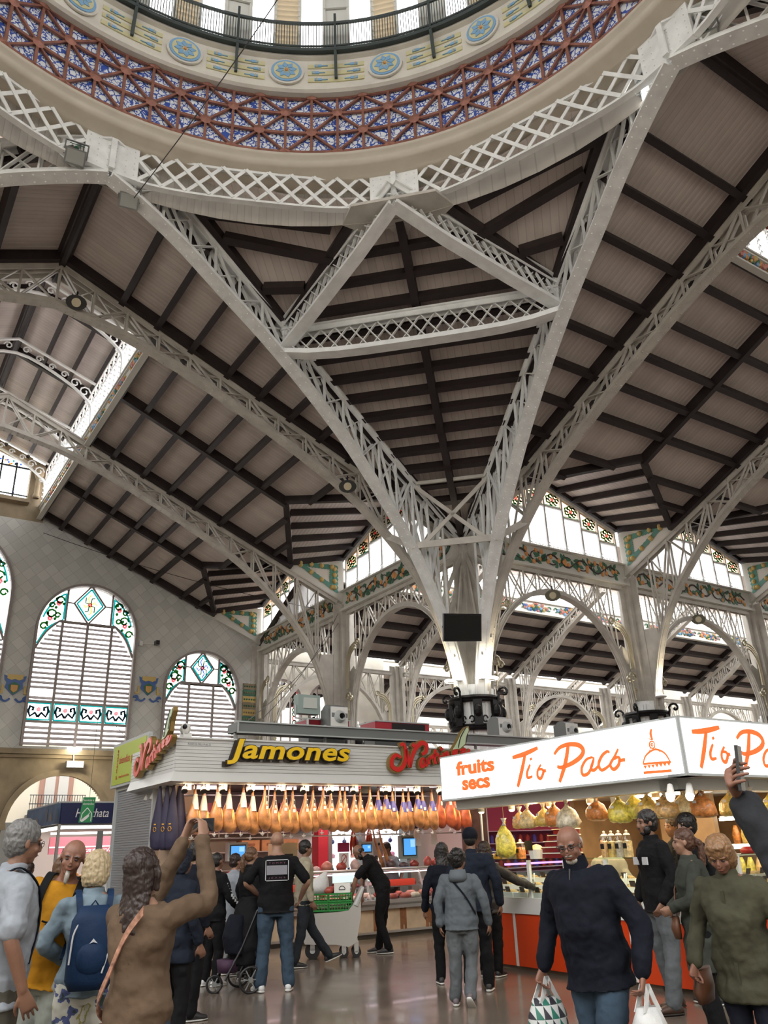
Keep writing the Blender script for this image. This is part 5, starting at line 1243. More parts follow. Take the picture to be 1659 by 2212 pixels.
m = MB(); gb(m, TU0, TU1, TV+.015, TV+.023, .9, 1.36); gb(m, TU0+.015, TU0+.023, TV, TVE, .9, 1.36); m.build('glass_screen', M_glass, ns)
m = MB(); gb(m, TU0, TU1, TV, TV+.38, 1.37, 1.385); gb(m, TU0, TU0+.38, TV+.38, TVE, 1.37, 1.385); m.build('glass_shelf', glass_mat('shelf_glass', (.8, .92, .86), .9), ns)
# lit sign box
M_sign = lightmat('sign_white', (.97, .99, 1), 1.35); M_orl = mat('orange_film', (.9, .12, .02), .4, emit=(.95, .13, .03), es=.85)
m = MB(); gb(m, -.2, 4.18, 5.0, 5.25, 2.2, 2.83); gb(m, -.2, .05, 5.0, 9.8, 2.2, 2.83); m.build('sign_box', M_ltgrey, ns)
for (P_, L_) in ((lambda x, y, d: T(4.15-x, 4.995-d, 2.225+y), 4.32), (lambda x, y, d: T(-.205-d, 5.03+x, 2.225+y), 4.7)):
    m = MB(); m.prism([P_(0, 0, 0), P_(L_, 0, 0), P_(L_, .58, 0), P_(0, .58, 0)], P_(0, 0, .004)-P_(0, 0, 0)); m.build('lit_face', M_sign, ns)
TIO = {'T1': [(2.52, 2.66), (2.29, 2.68), (2.02, 2.73)], 'T2': [(2.27, 2.67), (2.37, 2.46), (2.47, 2.28)], 'i': [(2.19, 2.54), (2.26, 2.45), (2.26, 2.38), (2.17, 2.39)], 'id': [(2.16, 2.59), (2.17, 2.62)], 'o': [(1.99, 2.52), (2.06, 2.45), (2.07, 2.38), (2.02, 2.35), (1.96, 2.42), (1.98, 2.46), (2.05, 2.46)], 'ot': [(1.97, 2.43), (1.91, 2.44)], 'P1': [(1.46, 2.73), (1.55, 2.5), (1.69, 2.28)], 'P2': [(1.73, 2.62), (1.62, 2.69), (1.45, 2.71), (1.29, 2.68), (1.23, 2.61), (1.29, 2.54), (1.45, 2.48), (1.63, 2.45), (1.7, 2.47)], 'a': [(1.09, 2.52), (1.2, 2.5), (1.29, 2.41), (1.28, 2.33), (1.18, 2.35), (1.09, 2.47), (1.08, 2.52)], 'a2': [(1.09, 2.48), (1.14, 2.39), (1.09, 2.37), (1.02, 2.41)], 'c': [(0.82, 2.54), (0.85, 2.56), (0.94, 2.52), (1.01, 2.43), (0.98, 2.36), (0.89, 2.38), (0.82, 2.42)], 'o1': [(0.68, 2.57), (0.75, 2.49), (0.83, 2.41), (0.79, 2.35), (0.71, 2.39), (0.68, 2.46), (0.71, 2.48), (0.76, 2.46)], 'o2': [(0.69, 2.44), (0.6, 2.44)]}
def tio(P_, x_off):
    m = MB()
    for k, pts in TIO.items(): ribbon(m, [(2.55-x, y-2.225) for x, y in pts], lambda x, y, d: P_(x+x_off, y, d), .062 if k[0] in 'TP' else .042, .004, d0=.006)
    m.build('sign_script', M_orl, ns)
P1_ = lambda x, y, d: T(4.15-x, 4.99-d, 2.225+y); P2_ = lambda x, y, d: T(-.21-d, 5.03+x, 2.225+y)
tio(P1_, 1.6); tio(P2_, .12)
text('sign_text', 'fruits', lambda x, y, d: P1_(x+.38, y+.30, d+.005), M_orl, ns, h=.2, w=.86, ext=.004, off=.042); text('sign_text', 'secs', lambda x, y, d: P1_(x+.5, y+.09, d+.005), M_orl, ns, h=.145, w=.62, ext=.004, off=.042)
m = MB(); LG = {'b1': ([(0.36, 2.275), (-0.02, 2.265)], .03), 'b2': ([(0.35, 2.37), (-0.03, 2.355)], .025), 'd': ([(0.35, 2.37), (0.3, 2.45), (0.2, 2.5), (0.12, 2.5), (0.03, 2.45), (-0.02, 2.36)], .022), 'v': ([(0.16, 2.73), (0.18, 2.69), (0.18, 2.65), (0.17, 2.61)], .03), 'v2': ([(0.22, 2.63), (0.17, 2.61)], .01), 's1': ([(0.26, 2.47), (0.21, 2.53)], .006), 's2': ([(0.16, 2.53), (0.09, 2.47)], .006)}
for k, (pts, w) in LG.items(): ribbon(m, [(4.15-x, y-2.225) for x, y in pts], P1_, w, .004, d0=.006)
for rr, w in ((.038, .016), (.014, .014)): ribbon(m, [(4.15-.185+rr*math.cos(t), .335+rr*math.sin(t)) for t in [i*.7 for i in range(10)]], P1_, w, .004, d0=.006)
for i in range(7): x = 3.8+i*.054; m.prism([P1_(x, .125, .006), P1_(x+.05, .125, .006), P1_(x+.025, .09, .006)], P1_(0, 0, .004)-P1_(0, 0, 0))
m.build('sign_emblem', M_orl, ns)
m = MB(); gb(m, .1, 4.1, 5.2, 5.45, 2.08, 2.2); gb(m, .1, .35, 5.2, 9.7, 2.08, 2.2); m.build('awning_rail', M_sheet, ns)
m = MB(); gb(m, .1, 4.15, 5.45, 9.7, 2.2, 2.26); m.build('ceiling', M_sheet, ns)
m = MB(); m.tube([T(4.05, 5.62, .9), T(4.05, 5.62, 2.2)], .018, 8); m.build('pole', M_steel, ns)
M_oak = mat('oak_panel', (.38, .24, .13), .5, var=.15, vscale=5)
m = MB(); gb(m, 4.05, 4.15, 7.6, 9.7, 0, 2.2); gb(m, 2.2, 3.2, 8.6, 8.7, 0, 2.2); gb(m, 1.0, 4.1, 9.6, 9.7, 0, 2.2); m.build('back_panel', M_oak, ns)
m = MB()
for z in (1.0, 1.45, 1.85): gb(m, .9, 2.3, 8.9, 9.3, z, z+.03)
m.build('back_shelf', M_whitep, ns)
m = MB()
for z in (1.42, 1.82): gb(m, .9, 2.3, 8.88, 8.91, z-.01, z+.03)
for (u, v) in ((1.2, 6.1), (2.2, 6.1), (3.2, 6.1), (1.2, 7.6), (2.4, 7.6)): m.box(T(u, v, 2.18), (.08, .9, .03), GA)
m.build('light_strip', lightmat('strip_glow', (1, .92, .75), 9), ns)
area('stall_light', T(2.2, 6.9, 2.15), 2.8, 60, (1, .80, .50), (0, 0, PS), 2.0, ns)
area('counter_light', T(2.3, 5.75, 1.34), .1, 9, (1, .9, .7), (0, 0, PS), 3.2, ns)
r = thing('twin_spotlight', 'pair of white spotlights under the corner of the lit sign', 'spotlight', T(.1, 5.2, 2.08)); m = MB()
for s_ in (-.07, .07): m.tube([T(.0+s_, 5.1-s_, 2.12), T(-.05+s_, 5.02-s_, 2.0)], [.03, .05], 8)
m.build('lamp_body', M_whitep, r); m = MB()
for s_ in (-.07, .07): m.sphere(T(-.055+s_, 5.01-s_, 1.99), .045, 8, 6)
m.build('bulb', M_lampw, r)
# ================================================================ GOODS OF THE HAM STALL
def P0(name, label, cat, group=None): return thing(name, label, cat, (0, 0, 0), 0, group, world=False)
M_ham = mat('cured_ham_skin', (.44, .20, .075), .28, var=.5, vscale=7, bump=.5, bscale=9, coat=.3); M_fat = mat('ham_fat', (.68, .38, .12), .3, var=.2, vscale=9, bump=.3, bscale=14)
M_hoof = mat('hoof', (.12, .06, .03), .5); M_paper = mat('white_paper', (.75, .72, .68), .5); M_wrapb = mat('blue_wrap', (.08, .08, .36), .4); M_cord = mat('cord', (.3, .22, .12), .7)
M_redham = mat('red_shoulder', (.42, .09, .035), .35, var=.4, vscale=8, bump=.4, bscale=10)
def ham(kind, label, group, seed):
    r = P0('cured_ham', label, 'ham', group); rnd = random.Random(seed); X, Y = Vector((1, 0, 0)), Vector((0, 1, 0))
    m = MB(); prof = [(-.01, .018, .018, 0), (.07, .022, .022, 0), (.15, .032, .03, 0), (.24, .05, .045, .005), (.34, .085, .065, .01), (.45, .128, .085, .01), (.56, .152, .095, .0), (.66, .145, .09, -.02), (.73, .105, .07, -.035), (.775, .035, .03, -.04)]
    m.loft([(Vector((-c, 0, -z)), X, Y, a, b) for z, a, b, c in prof]); m.build('meat', M_redham if kind == 'red' else M_ham, r, True, world=False)
    m = MB(); m.loft([(Vector((.07-.0*z, -.012, -z)), X, Y, a, b) for z, a, b in ((.38, .02, .05), (.5, .055, .07), (.62, .06, .07), (.72, .035, .04))]); m.build('fat_edge', M_fat, r, True, world=False)
    m = MB(); m.loft([(Vector((0, 0, .06)), X, Y, .02, .016), (Vector((0, 0, .02)), X, Y, .022, .02), (Vector((0, 0, -.04)), X, Y, .02, .018)]); m.build('hoof', M_hoof, r, True, world=False)
    m = MB(); m.tube([Vector((0, 0, -.05)), Vector((.02, 0, .06)), Vector((0, 0, .12))], .005, 4); m.build('cord', M_cord, r, world=False)
    if kind == 'paper': m = MB(); m.loft([(Vector((0, -.01, -.1)), X, Y, .034, .034), (Vector((0, -.01, -.25)), X, Y, .06, .055), (Vector((0, -.01, -.36)), X, Y, .07, .075)]); m.build('paper_label', M_paper, r, world=False)
    if kind == 'blue': m = MB(); m.loft([(Vector((0, -.005, -.2)), X, Y, .045, .042), (Vector((0, -.005, -.3)), X, Y, .078, .065), (Vector((0, -.005, -.4)), X, Y, .108, .08)]); m.build('blue_wrap', M_wrapb, r, world=False); m = MB(); m.box((0, -.085, -.36), (.05, .004, .06)); m.build('badge', M_paper, r, world=False)
    if kind == 'tag': m = MB(); m.box((.01, -.052, -.25), (.03, .006, .16)); m.box((.0, -.075, -.37), (.055, .006, .055)); m.build('paper_label', M_paper, r, world=False); m = MB(); m.box((.01, -.057, -.22), (.02, .004, .07)); m.build('dark_label', M_blackp, r, world=False)
    if kind in ('red',): m = MB(); m.box((0, -.065, -.28), (.05, .006, .08)); m.build('paper_label', M_paper, r, world=False)
    m = MB(); m.lathe([(.0, -.86), (.045, -.82), (.045, -.81), (0, -.81)], (-.03, 0, 0), 3); m.bar((-.03, 0, -.81), (-.03, 0, -.77), .008, .008); m.build('drip_cup', M_whitep, r, world=False)
    return r
HAMV = [2.84, 3.03, 3.26, 3.51, 3.77, 3.98, 4.2, 4.43, 4.63, 4.81, 5.06, 5.25, 5.45, 5.65, 5.83, 5.97, 6.16, 6.33, 6.53, 6.76, 6.92, 7.11, 7.34, 7.51, 7.71, 7.87, 8.08, 8.31, 8.55, 8.71, 8.95]
KINDS = {'paper': ('golden cured ham hanging on the left with a white paper round its neck', 'hams with white paper necks'), 'tag': ('golden cured ham hanging in the row with a narrow printed tag', 'hams with narrow tags'), 'blue': ('golden cured ham hanging in the row with a dark blue wrap round its neck', 'hams with dark blue wraps'), 'red': ('reddish cured shoulder hanging at the right end of the row', 'reddish shoulders at the right end')}
protos = {}
for i, v in enumerate(HAMV):
    k = 'paper' if i < 6 else 'blue' if 19 <= i <= 26 else 'red' if i > 26 else 'tag'
    rz = PS+random.Random(i).uniform(-.5, .5); z = 2.70+random.Random(i+50).uniform(-.045, .03)
    if k not in protos: protos[k] = ham(k, KINDS[k][0], KINDS[k][1], i); protos[k].location = T(8.62+.05*(i % 2), v, z); protos[k].rotation_euler = (0, 0, rz)
    else: copy_tree(protos[k], T(8.62+.05*(i % 2), v, z), rz)
m = MB(); m.tube([T(8.66, 2.65, 2.8), T(8.66, 9.9, 2.8)], .014, 6); m.tube([T(9.3, 2.65, 2.62), T(9.3, 9.9, 2.62)], .014, 6); m.tube([T(9.3, 2.65, 2.3), T(9.3, 9.9, 2.3)], .012, 6); m.tube([T(9.3, 2.65, 1.86), T(9.3, 9.9, 1.86)], .014, 6)
for v in (3.6, 4.6, 5.6, 7.6, 9.6): m.tube([T(9.3, v, 1.86), T(9.3, v, 2.88)], .014, 6)
m.build('hanging_rail', M_steel, st)
# violet cloth ham bags
M_viol = mat('violet_cloth', (.026, .022, .055), .6, bump=.3, bscale=12); M_goldp = mat('gold_print', (.65, .35, .04), .5)
b0 = P0('ham_bag', 'dark violet cloth ham bag hanging at the left end of the stall', 'bag', 'violet ham bags')
m = MB(); X, Y = Vector((1, 0, 0)), Vector((0, 1, 0)); m.loft([(Vector((0, 0, -z)), X, Y, a, b) for z, a, b in ((0, .02, .02), (.12, .04, .03), (.36, .075, .05), (.62, .12, .07), (.86, .135, .08), (1.0, .11, .07), (1.06, .05, .04))]); m.build('cloth', M_viol, b0, True, world=False)
m = MB(); m.tube([Vector((.03*math.cos(t)+.0, -.085, -.72+.04*math.sin(t))) for t in (0, 1, 2, 3, 4, 5, 6)], .006, 4); m.box((0, -.086, -.64), (.04, .004, .02)); m.build('emblem', M_goldp, b0, world=False)
for i, (u, v) in enumerate(((8.85, 2.62), (8.75, 2.72), (8.65, 2.8), (8.95, 2.85), (8.72, 2.93), (8.85, 3.02))):
    if i == 0: b0.location = T(u, v-.35, 2.74); b0.rotation_euler = (0, 0, PS-.9)
    else: copy_tree(b0, T(u, v-.35, 2.74), PS-.9+.1*i)
# track spotlights under the fascia
s0 = P0('track_spotlight', 'white and black track spotlight under the fascia aimed at the hams', 'spotlight', 'track spotlights in front of the hams')
m = MB(); m.tube([Vector((0, 0, -.14)), Vector((.03, .1, -.06))], [.055, .04], 10); m.build('lamp_body', M_whitep, s0, True, world=False); m = MB(); m.tube([Vector((-.002, -.012, -.148)), Vector((0, 0, -.135))], .056, 10); m.build('front_ring', M_blackp, s0, world=False)
m = MB(); m.box((.1, .05, -.06), (.07, .03, .12)); m.bar((.03, .06, -.08), (.03, .06, 0), .015, .015); m.build('driver', M_ltgrey, s0, world=False)
first = True
for v in (2.52, 2.87, 3.22, 3.75, 4.33, 4.84, 5.4, 5.94, 6.7, 7.47, 8.06, 8.7):
    if first: s0.location = T(8.3, v, 2.76); s0.rotation_euler = (0, 0, PS); first = False
    else: copy_tree(s0, T(8.3, v, 2.76), PS+random.Random(v).uniform(-.4, .3))
s1 = P0('track_spotlight', 'white track spotlight under the left flank of the ham stall fascia', 'spotlight', 'spotlights under the left flank')
m = MB(); m.tube([Vector((0, 0, -.2)), Vector((.02, .06, -.05))], [.07, .05], 10); m.build('lamp_body', M_whitep, s1, True, world=False); m = MB(); m.bar((.02, .06, -.06), (.02, .06, 0), .015, .015); m.build('stem', M_ltgrey, s1, world=False)
for i, u in enumerate((8.9, 9.2, 9.7, 10.05)):
    if i == 0: s1.location = T(u, 2.42, 2.76); s1.rotation_euler = (0, 0, PS-1)
    else: copy_tree(s1, T(u, 2.42, 2.76), PS-1)
# back of the stall
m = MB(); gb(m, 11.6, 11.9, 2.6, JV1, 2.02, 2.85); m.build('dark_cabinet', mat('dark_plum', (.035, .008, .015), .4), st)
m = MB()
for i in range(16):
    v = 3+i*.43; m.box(T(11.57, v, 2.35+.12*(i % 2)), (.1, .02, .3), GA)
m.build('cabinet_ornament', mat('plum_red', (.28, .02, .05), .4), st)
m = MB()
for z in (1.25, 1.6, 1.98): gb(m, 11.3, 11.9, 2.7, 6.0, z, z+.025)
m.build('wall_shelf', M_steel, st)
M_card = mat('cardboard', (.42, .22, .09), .7, var=.15, vscale=6)
crt = P0('ham_carton', 'brown carton with handle holes on the back shelf', 'carton', 'cartons on the back shelf of the ham stall')
m = MB(); m.box((0, 0, .11), (.42, .3, .22)); m.build('box', M_card, crt, world=False); m = MB(); m.box((0, -.152, .13), (.2, .004, .05)); m.build('print', M_wood, crt, world=False)
for i, v in enumerate((5.2, 5.68, 6.15, 3.6)):
    if i == 0: crt.location = T(11.55, v, 1.625); crt.rotation_euler = (0, 0, PS)
    else: copy_tree(crt, T(11.55, v, 1.625), PS)
# lit refrigerated cabinet with shelves
rf = thing('lit_cabinet', 'bright white lit shelf cabinet at the back of the ham stall, framed in grey', 'cabinet', T(11.4, 8, .9))
m = MB(); gb(m, 11.5, 11.55, 7.1, 9.2, .9, 2.02); m.build('glowing_back', mat('cold_glow', (.8, .95, .95), .5, emit=(.75, .95, .95), es=1.1), rf)
m = MB()
for z in (1.1, 1.4, 1.7): gb(m, 11.25, 11.5, 7.1, 9.2, z, z+.015)
m.build('shelf', M_glass, rf); m = MB()
for v in (7.06, 7.95, 9.2): gb(m, 11.2, 11.5, v-.05, v+.05, .0, 2.05)
m.build('post', M_grey, rf); m = MB(); gb(m, 11.1, 11.4, 6.7, 6.95, 0, 2.05); m.build('red_post', M_redp, st)
rnd = random.Random(8); 
for k, (z, n, lb, col) in enumerate(((1.115, 9, 'small dark bottle on the bottom glass shelf of the lit cabinet', (.02, .05, .12)), (1.415, 7, 'pale packet on the middle glass shelf of the lit cabinet', (.6, .62, .6)), (1.715, 6, 'small ornament on the top glass shelf of the lit cabinet', (.05, .08, .25)))):
    for i in range(n):
        v = 7.2+i*(1.9/n); m = MB(); c = T(11.35, v, z)
        if k == 0: m.lathe([(0, 0), (.028, 0), (.028, .09), (.01, .12), (.01, .16), (0, .16)], c, 8)
        elif k == 1: m.loft([(c+ZD*.001, VD, UD, .06, .04), (c+ZD*.07, VD, UD, .07, .04), (c+ZD*.1, VD, UD, .03, .02)])
        else: m.sphere(c+ZD*.05, .05, 8, 6); m.tube([c+ZD*.1, c+ZD*.14], .01, 5)
        tag(m.build(['bottle', 'packet', 'ornament'][k], mat('cabinet_goods_%d%d' % (k, i), tuple(min(1, x*rnd.uniform(.6, 1.5)) for x in col), .4)), lb, ['bottle', 'packet', 'ornament'][k], 'goods on shelf %d of the lit cabinet' % (k+1) if False else ['bottles in the lit cabinet', 'packets in the lit cabinet', 'ornaments in the lit cabinet'][k])
# hanging sausages and vine bundles
M_saus = mat('red_sausage', (.45, .07, .03), .35, var=.3, vscale=10); M_saus2 = mat('dark_sausage', (.12, .06, .05), .5)
def bundle(v, z0, z1, mt, n, label, name='sausage_bundle'):
    m = MB(); rnd = random.Random(int(v*10)); c = T(9.35, v, 0)
    for i in range(n):
        a = rnd.uniform(0, 6.28); r = rnd.uniform(.02, .09); L = rnd.uniform(.5, 1)*(z0-z1)
        m.tube([c+ZD*z0, c+Vector((math.cos(a)*r*.5, math.sin(a)*r*.5, z0-L*.3)), c+Vector((math.cos(a)*r, math.sin(a)*r, z0-L*.7)), c+Vector((math.cos(a)*r, math.sin(a)*r, z0-L))], [.006, .016, .018, .012], 6)
    tag(m.build(name, mt, smooth=True), label, 'sausages')
bundle(6.55, 1.98, 1.45, M_saus, 14, 'bundle of thin red sausages left of the bald man, nearer the red post'); bundle(6.95, 2.02, 1.5, M_saus, 22, 'full cone of red sausages hanging in front of the lit cabinet'); bundle(6.93, 1.62, 1.3, M_saus2, 10, 'dark sausages hanging below the red cone'); bundle(2.95, 1.8, 1.45, M_saus, 6, 'short sausages at the far left of the ham stall')
r = thing('notice', 'magenta and white notice on the grey post of the ham stall', 'notice', T(9.3, 6.2, 1.4)); m = MB(); gb(m, 9.28, 9.29, 6.15, 6.42, 1.55, 1.72); m.build('magenta_panel', mat('magenta', (.35, .02, .10), .4), r); m = MB(); gb(m, 9.28, 9.29, 6.18, 6.4, 1.25, 1.53); m.build('white_panel', M_whitep, r); m = MB(); m.tube([T(9.27, 6.29+.06*math.cos(t), 1.42+.08*math.sin(t)) for t in [i*.5 for i in range(14)]], .006, 4); m.bar(T(9.27, 6.24, 1.36), T(9.27, 6.34, 1.48), .01, .01); m.build('symbol', M_redp, r)
# weighing computers
def monitor(v, z, label, w=.34, h=.26, frame=None, es=1, u=9.2):
    r = thing('scale_monitor', label, 'monitor', T(u, v, z)); m = MB(); gb(m, u, u+.12, v-w/2, v+w/2, z-h/2, z+h/2); m.build('housing', frame or M_ltgrey, r)
    m = MB(); gb(m, u-.01, u, v-w/2+.04, v+w/2-.04, z-h/2+.05, z+h/2-.04); m.build('bezel', M_blackp, r); m = MB(); gb(m, u-.016, u-.01, v-w/2+.06, v+w/2-.06, z-h/2+.07, z+h/2-.06); m.build('screen', M_screen, r)
    m = MB(); gb(m, u-.018, u-.016, v+.02, v+w/2-.08, z+.0, z+h/2-.08); m.build('window_patch', mat('pale_blue', (.3, .6, .9), .3, emit=(.3, .65, .95), es=.9), r)
    m = MB(); m.bar(T(u+.06, v, z-h/2), T(u+.06, v, 1.2), .05, .05); m.build('stand', M_grey, r); return r
monitor(3.95, 1.62, 'lit blue scale screen in a grey case left of the bald man in black', .4, .32); monitor(6.78, 1.6, 'small lit blue screen behind the bending man', .32, .26); monitor(7.85, 1.6, 'blue screen in a tall grey-green case right of the white-shirted seller', .42, .45, mat('green_grey', (.22, .27, .25), .5))
r = thing('scale_cabinet', 'cream cabinet with dark front window behind the man in beige', 'cabinet', T(9.6, 5.2, 1.2)); m = MB(); gb(m, 9.6, 10.0, 4.95, 5.4, 1.0, 1.75); m.build('case', mat('cream_case', (.5, .45, .28), .5), r); m = MB(); gb(m, 9.59, 9.6, 5.02, 5.3, 1.25, 1.55); m.build('window', M_blackp, r); m = MB(); gb(m, 9.4, 10, 4.9, 5.5, .66, 1.0); m.build('base', M_grey, r)
r = thing('lamp_cabinet', 'grey switch box on a bracket left of the seller in white', 'box', T(9.7, 7.3, 1.6)); m = MB(); gb(m, 9.7, 9.85, 7.25, 7.5, 1.45, 1.8); m.build('case', M_ltgrey, r); m = MB(); m.sphere(T(9.69, 7.4, 1.68), .03, 6, 4); m.build('knob', M_blackp, r); m = MB(); gb(m, 9.74, 9.8, 7.35, 7.4, .66, 1.45); m.build('leg', M_grey, r)
m = MB(); m.tube([T(9.9, 4.15, 1.2), T(9.85, 4.12, 1.5), T(9.7, 4.2, 1.6), T(9.6, 4.35, 1.58)], .012, 6); m.sphere(T(9.6, 4.4, 1.45), .1, 10, 7); gb(m, 9.5, 9.75, 4.3, 4.6, 1.2, 1.32); tag(m.build('ham_slicer', M_steel), 'steel slicer with a round guard under the left blue screen', 'slicer')
# meat on the counter top and in the display
M_meat = [mat('meat_%d' % i, c, .35, var=.3, vscale=14, bump=.3, bscale=20) for i, c in enumerate(((.38, .07, .05), (.60, .42, .38), (.30, .05, .04), (.62, .52, .45), (.10, .06, .06), (.55, .22, .16)))]
rnd = random.Random(21); v = 3.3; i = 0
while v < 9.6:
    m = MB(); c = T(9.25+rnd.uniform(-.05, .1), v, 1.2); k = rnd.randrange(6); h = rnd.uniform(.05, .11); w = rnd.uniform(.08, .14)
    m.loft([(c+ZD*.012, VD, UD, w*.8, .08), (c+ZD*h, VD, UD, w, .1), (c+ZD*(h*1.6), VD, UD, w*.7, .07), (c+ZD*(h*2), VD, UD, w*.2, .03)])
    tag(m.build('meat_piece', M_meat[k], smooth=True), 'piece of cured meat on the steel shelf above the ham stall display', 'meat', 'meat pieces on top of the display'); v += w*2+rnd.uniform(.02, .12); i += 1
v = 2.8
while v < 9.8:
    for (u, z) in ((8.78, .67), (8.98, .70), (9.3, .885)):
        m = MB(); c = T(u+rnd.uniform(-.03, .03), v+rnd.uniform(-.05, .05), z); k = rnd.choice([0, 1, 1, 3, 5, 2]); w = rnd.uniform(.07, .12)
        m.loft([(c, VD, UD, w, .07), (c+ZD*.05, VD, UD, w*1.05, .08), (c+ZD*.09, VD, UD, w*.6, .05)]); tag(m.build('meat_tray', M_meat[k], smooth=True), 'packed pink meat inside the glass display of the ham stall', 'meat', 'meat inside the ham stall display')
    v += .27
for v, lb in ((5.3, 'red box inside the display left of the bending man'), (7.55, 'red box inside the display right of the bending man'), (8.7, 'long red tray at the right end of the ham display')):
    m = MB(); gb(m, 9.05, 9.2, v-.35, v+.3, .88, 1.0); m2 = m.build('red_box', mat('box_red_%d' % int(v), (.55, .05, .02), .5)); tag(m2, lb, 'box')
# hams on stands and bag of prices
for v in (7.15, 7.3):
    m = MB(); m.loft([(T(9.35, v+.12, 1.22), VD, UD, .05, .04), (T(9.3, v, 1.5), VD, UD, .045, .035), (T(9.3, v-.1, 1.75), VD, UD, .02, .02), (T(9.3, v-.14, 1.95), VD, UD, .015, .015)]); tag(m.build('whole_ham', M_ham, smooth=True), 'long cured ham leaning upright beside the seller in white', 'ham', 'leaning hams')
for v in (8.05, 8.5):
    m = MB(); m.loft([(T(9.2, v, 1.62), VD, UD, .1, .02), (T(9.2, v, 1.9), VD, UD, .07, .02), (T(9.2, v, 1.96), VD, UD, .03, .01)]); tag(m.build('paper_bag', M_paper), 'white paper bag hanging under the reddish shoulders', 'bag', 'white bags under the shoulders')
# led ticket counter
r = thing('ticket_display', 'small black ticket display with red digits 23 among the hams', 'display', T(9, 6.4, 2.8)); m = MB(); gb(m, 9.0, 9.08, 6.3, 6.75, 2.66, 2.84); m.build('case', M_blackp, r); text('digits', '23', lambda x, y, d: T(8.99-d, 6.42+x, 2.7+y), mat('red_led', (1, .05, .05), .4, emit=(1, .05, .06), es=4), r, h=.1, ext=.003)
r = thing('picture_card', 'white poster with green house emblem at the left edge of the ham stall', 'poster', T(8.9, 3.0, 1.4)); m = MB(); gb(m, 9.0, 9.01, 2.62, 2.95, 1.3, 1.62); m.build('sheet', M_paper, r); m = MB(); gb(m, 8.99, 9.0, 2.95, 3.22, 1.4, 1.78); m.build('green_sheet', mat('lime_sheet', (.35, .45, .08), .5), r)
# ================================================================ GOODS OF THE NUT STALL
def baggy(name, label, cat, c, w, h, mt, seed, tie=True, fill=1.0):
    r = thing(name, label, cat, c); rnd = random.Random(seed); m = MB(); rings = []
    for t, k in ((0, .12), (.06, .1), (.12, .2), (.3, .62), (.5, .88), (.75, 1.0), (.92, .92), (1, .6)):
        rings.append((c+ZD*(-h*t)+VD*rnd.uniform(-.01, .01), UD, VD, w*k*fill, w*k*.75))
    m.loft(rings)
    for i in range(len(m.v)):
        q = Vector(m.v[i]); a = rnd.uniform(-1, 1)*w*.09; m.v[i] = tuple(q+(q-c)*Vector((1, 1, 0)).length*0+Vector((a, rnd.uniform(-1, 1)*w*.09, rnd.uniform(-1, 1)*h*.03)))
    m.build('contents', mt, r, True)
    m = MB(); m.loft([(c+ZD*.05, UD, VD, .05, .04), (c+ZD*.02, UD, VD, .03, .025), (c-ZD*.01, UD, VD, .012, .012), (c-ZD*.05, UD, VD, .04, .03)]); m.build('knot', M_paper, r, True)
    m = MB(); m.tube([c, c+ZD*max(.05, 2.19-c.z)], .004, 4); m.build('string', M_cord, r)
    m = MB(); m.box(c-VD*(w*.78)-ZD*h*.4, (.05, .004, .03), (UD, VD, ZD)); m.build('price_tag', M_paper, r)
    return r
M_nutc = [mat('snack_%d' % i, c, .3, var=.4, vscale=22, bump=.6, bscale=40, coat=.5) for i, c in enumerate(((.78, .66, .10), (.70, .42, .16), (.66, .24, .06), (.62, .56, .42), (.72, .50, .12), (.78, .60, .30)))]
BG = [(3.41, 5.5, 1.88, .17, .46, 0, 'tall pale yellow bag of snacks hanging nearest the steel pole'), (3.12, 5.55, 2.02, .13, .24, 1, 'small orange snack bag behind the tall yellow one'), (2.9, 5.5, 2.04, .15, .26, 5, 'clear bag of golden crisps, second from the pole'), (2.63, 5.55, 2.04, .15, .25, 4, 'yellow crisp bag in front of the lamp'), (2.37, 5.5, 2.06, .16, .28, 2, 'orange crisp bag left of the pale bag'), (2.09, 5.45, 2.05, .18, .30, 3, 'large clear bag of pale crisps near the old man\'s head'), (1.61, 5.5, 2.08, .16, .26, 2, 'orange knotted bag hanging apart in the middle'), (1.24, 5.5, 2.08, .17, .30, 0, 'bright yellow bag left of the tall man\'s head'), (1.05, 5.55, 2.10, .15, .28, 0, 'second bright yellow bag, just above the tall man'), (.8, 5.5, 2.08, .16, .27, 4, 'yellow and orange bag right of the tall man\'s head'), (.55, 5.5, 2.06, .16, .26, 1, 'brown snack bag under the twin spotlights'), (.4, 5.65, 2.08, .16, .28, 5, 'golden snack bag at the stall corner'), (.2, 5.7, 2.07, .17, .28, 2, 'orange snack bag just past the stall corner'), (.1, 6.1, 2.07, .16, .27, 4, 'yellow snack bag on the right face, first past the corner'), (.1, 6.5, 2.07, .16, .27, 1, 'brown snack bag on the right face beside the raised hand'), (.1, 6.9, 2.07, .16, .27, 0, 'yellow snack bag on the right face behind the raised hand')]
for i, (u, v, z, w, h, k, lb) in enumerate(BG): baggy('snack_bag', lb, 'bag', T(u, v, z), w, h, M_nutc[k], i)
M_jar = glass_mat('jar_glass', (.96, .97, .97), .93)
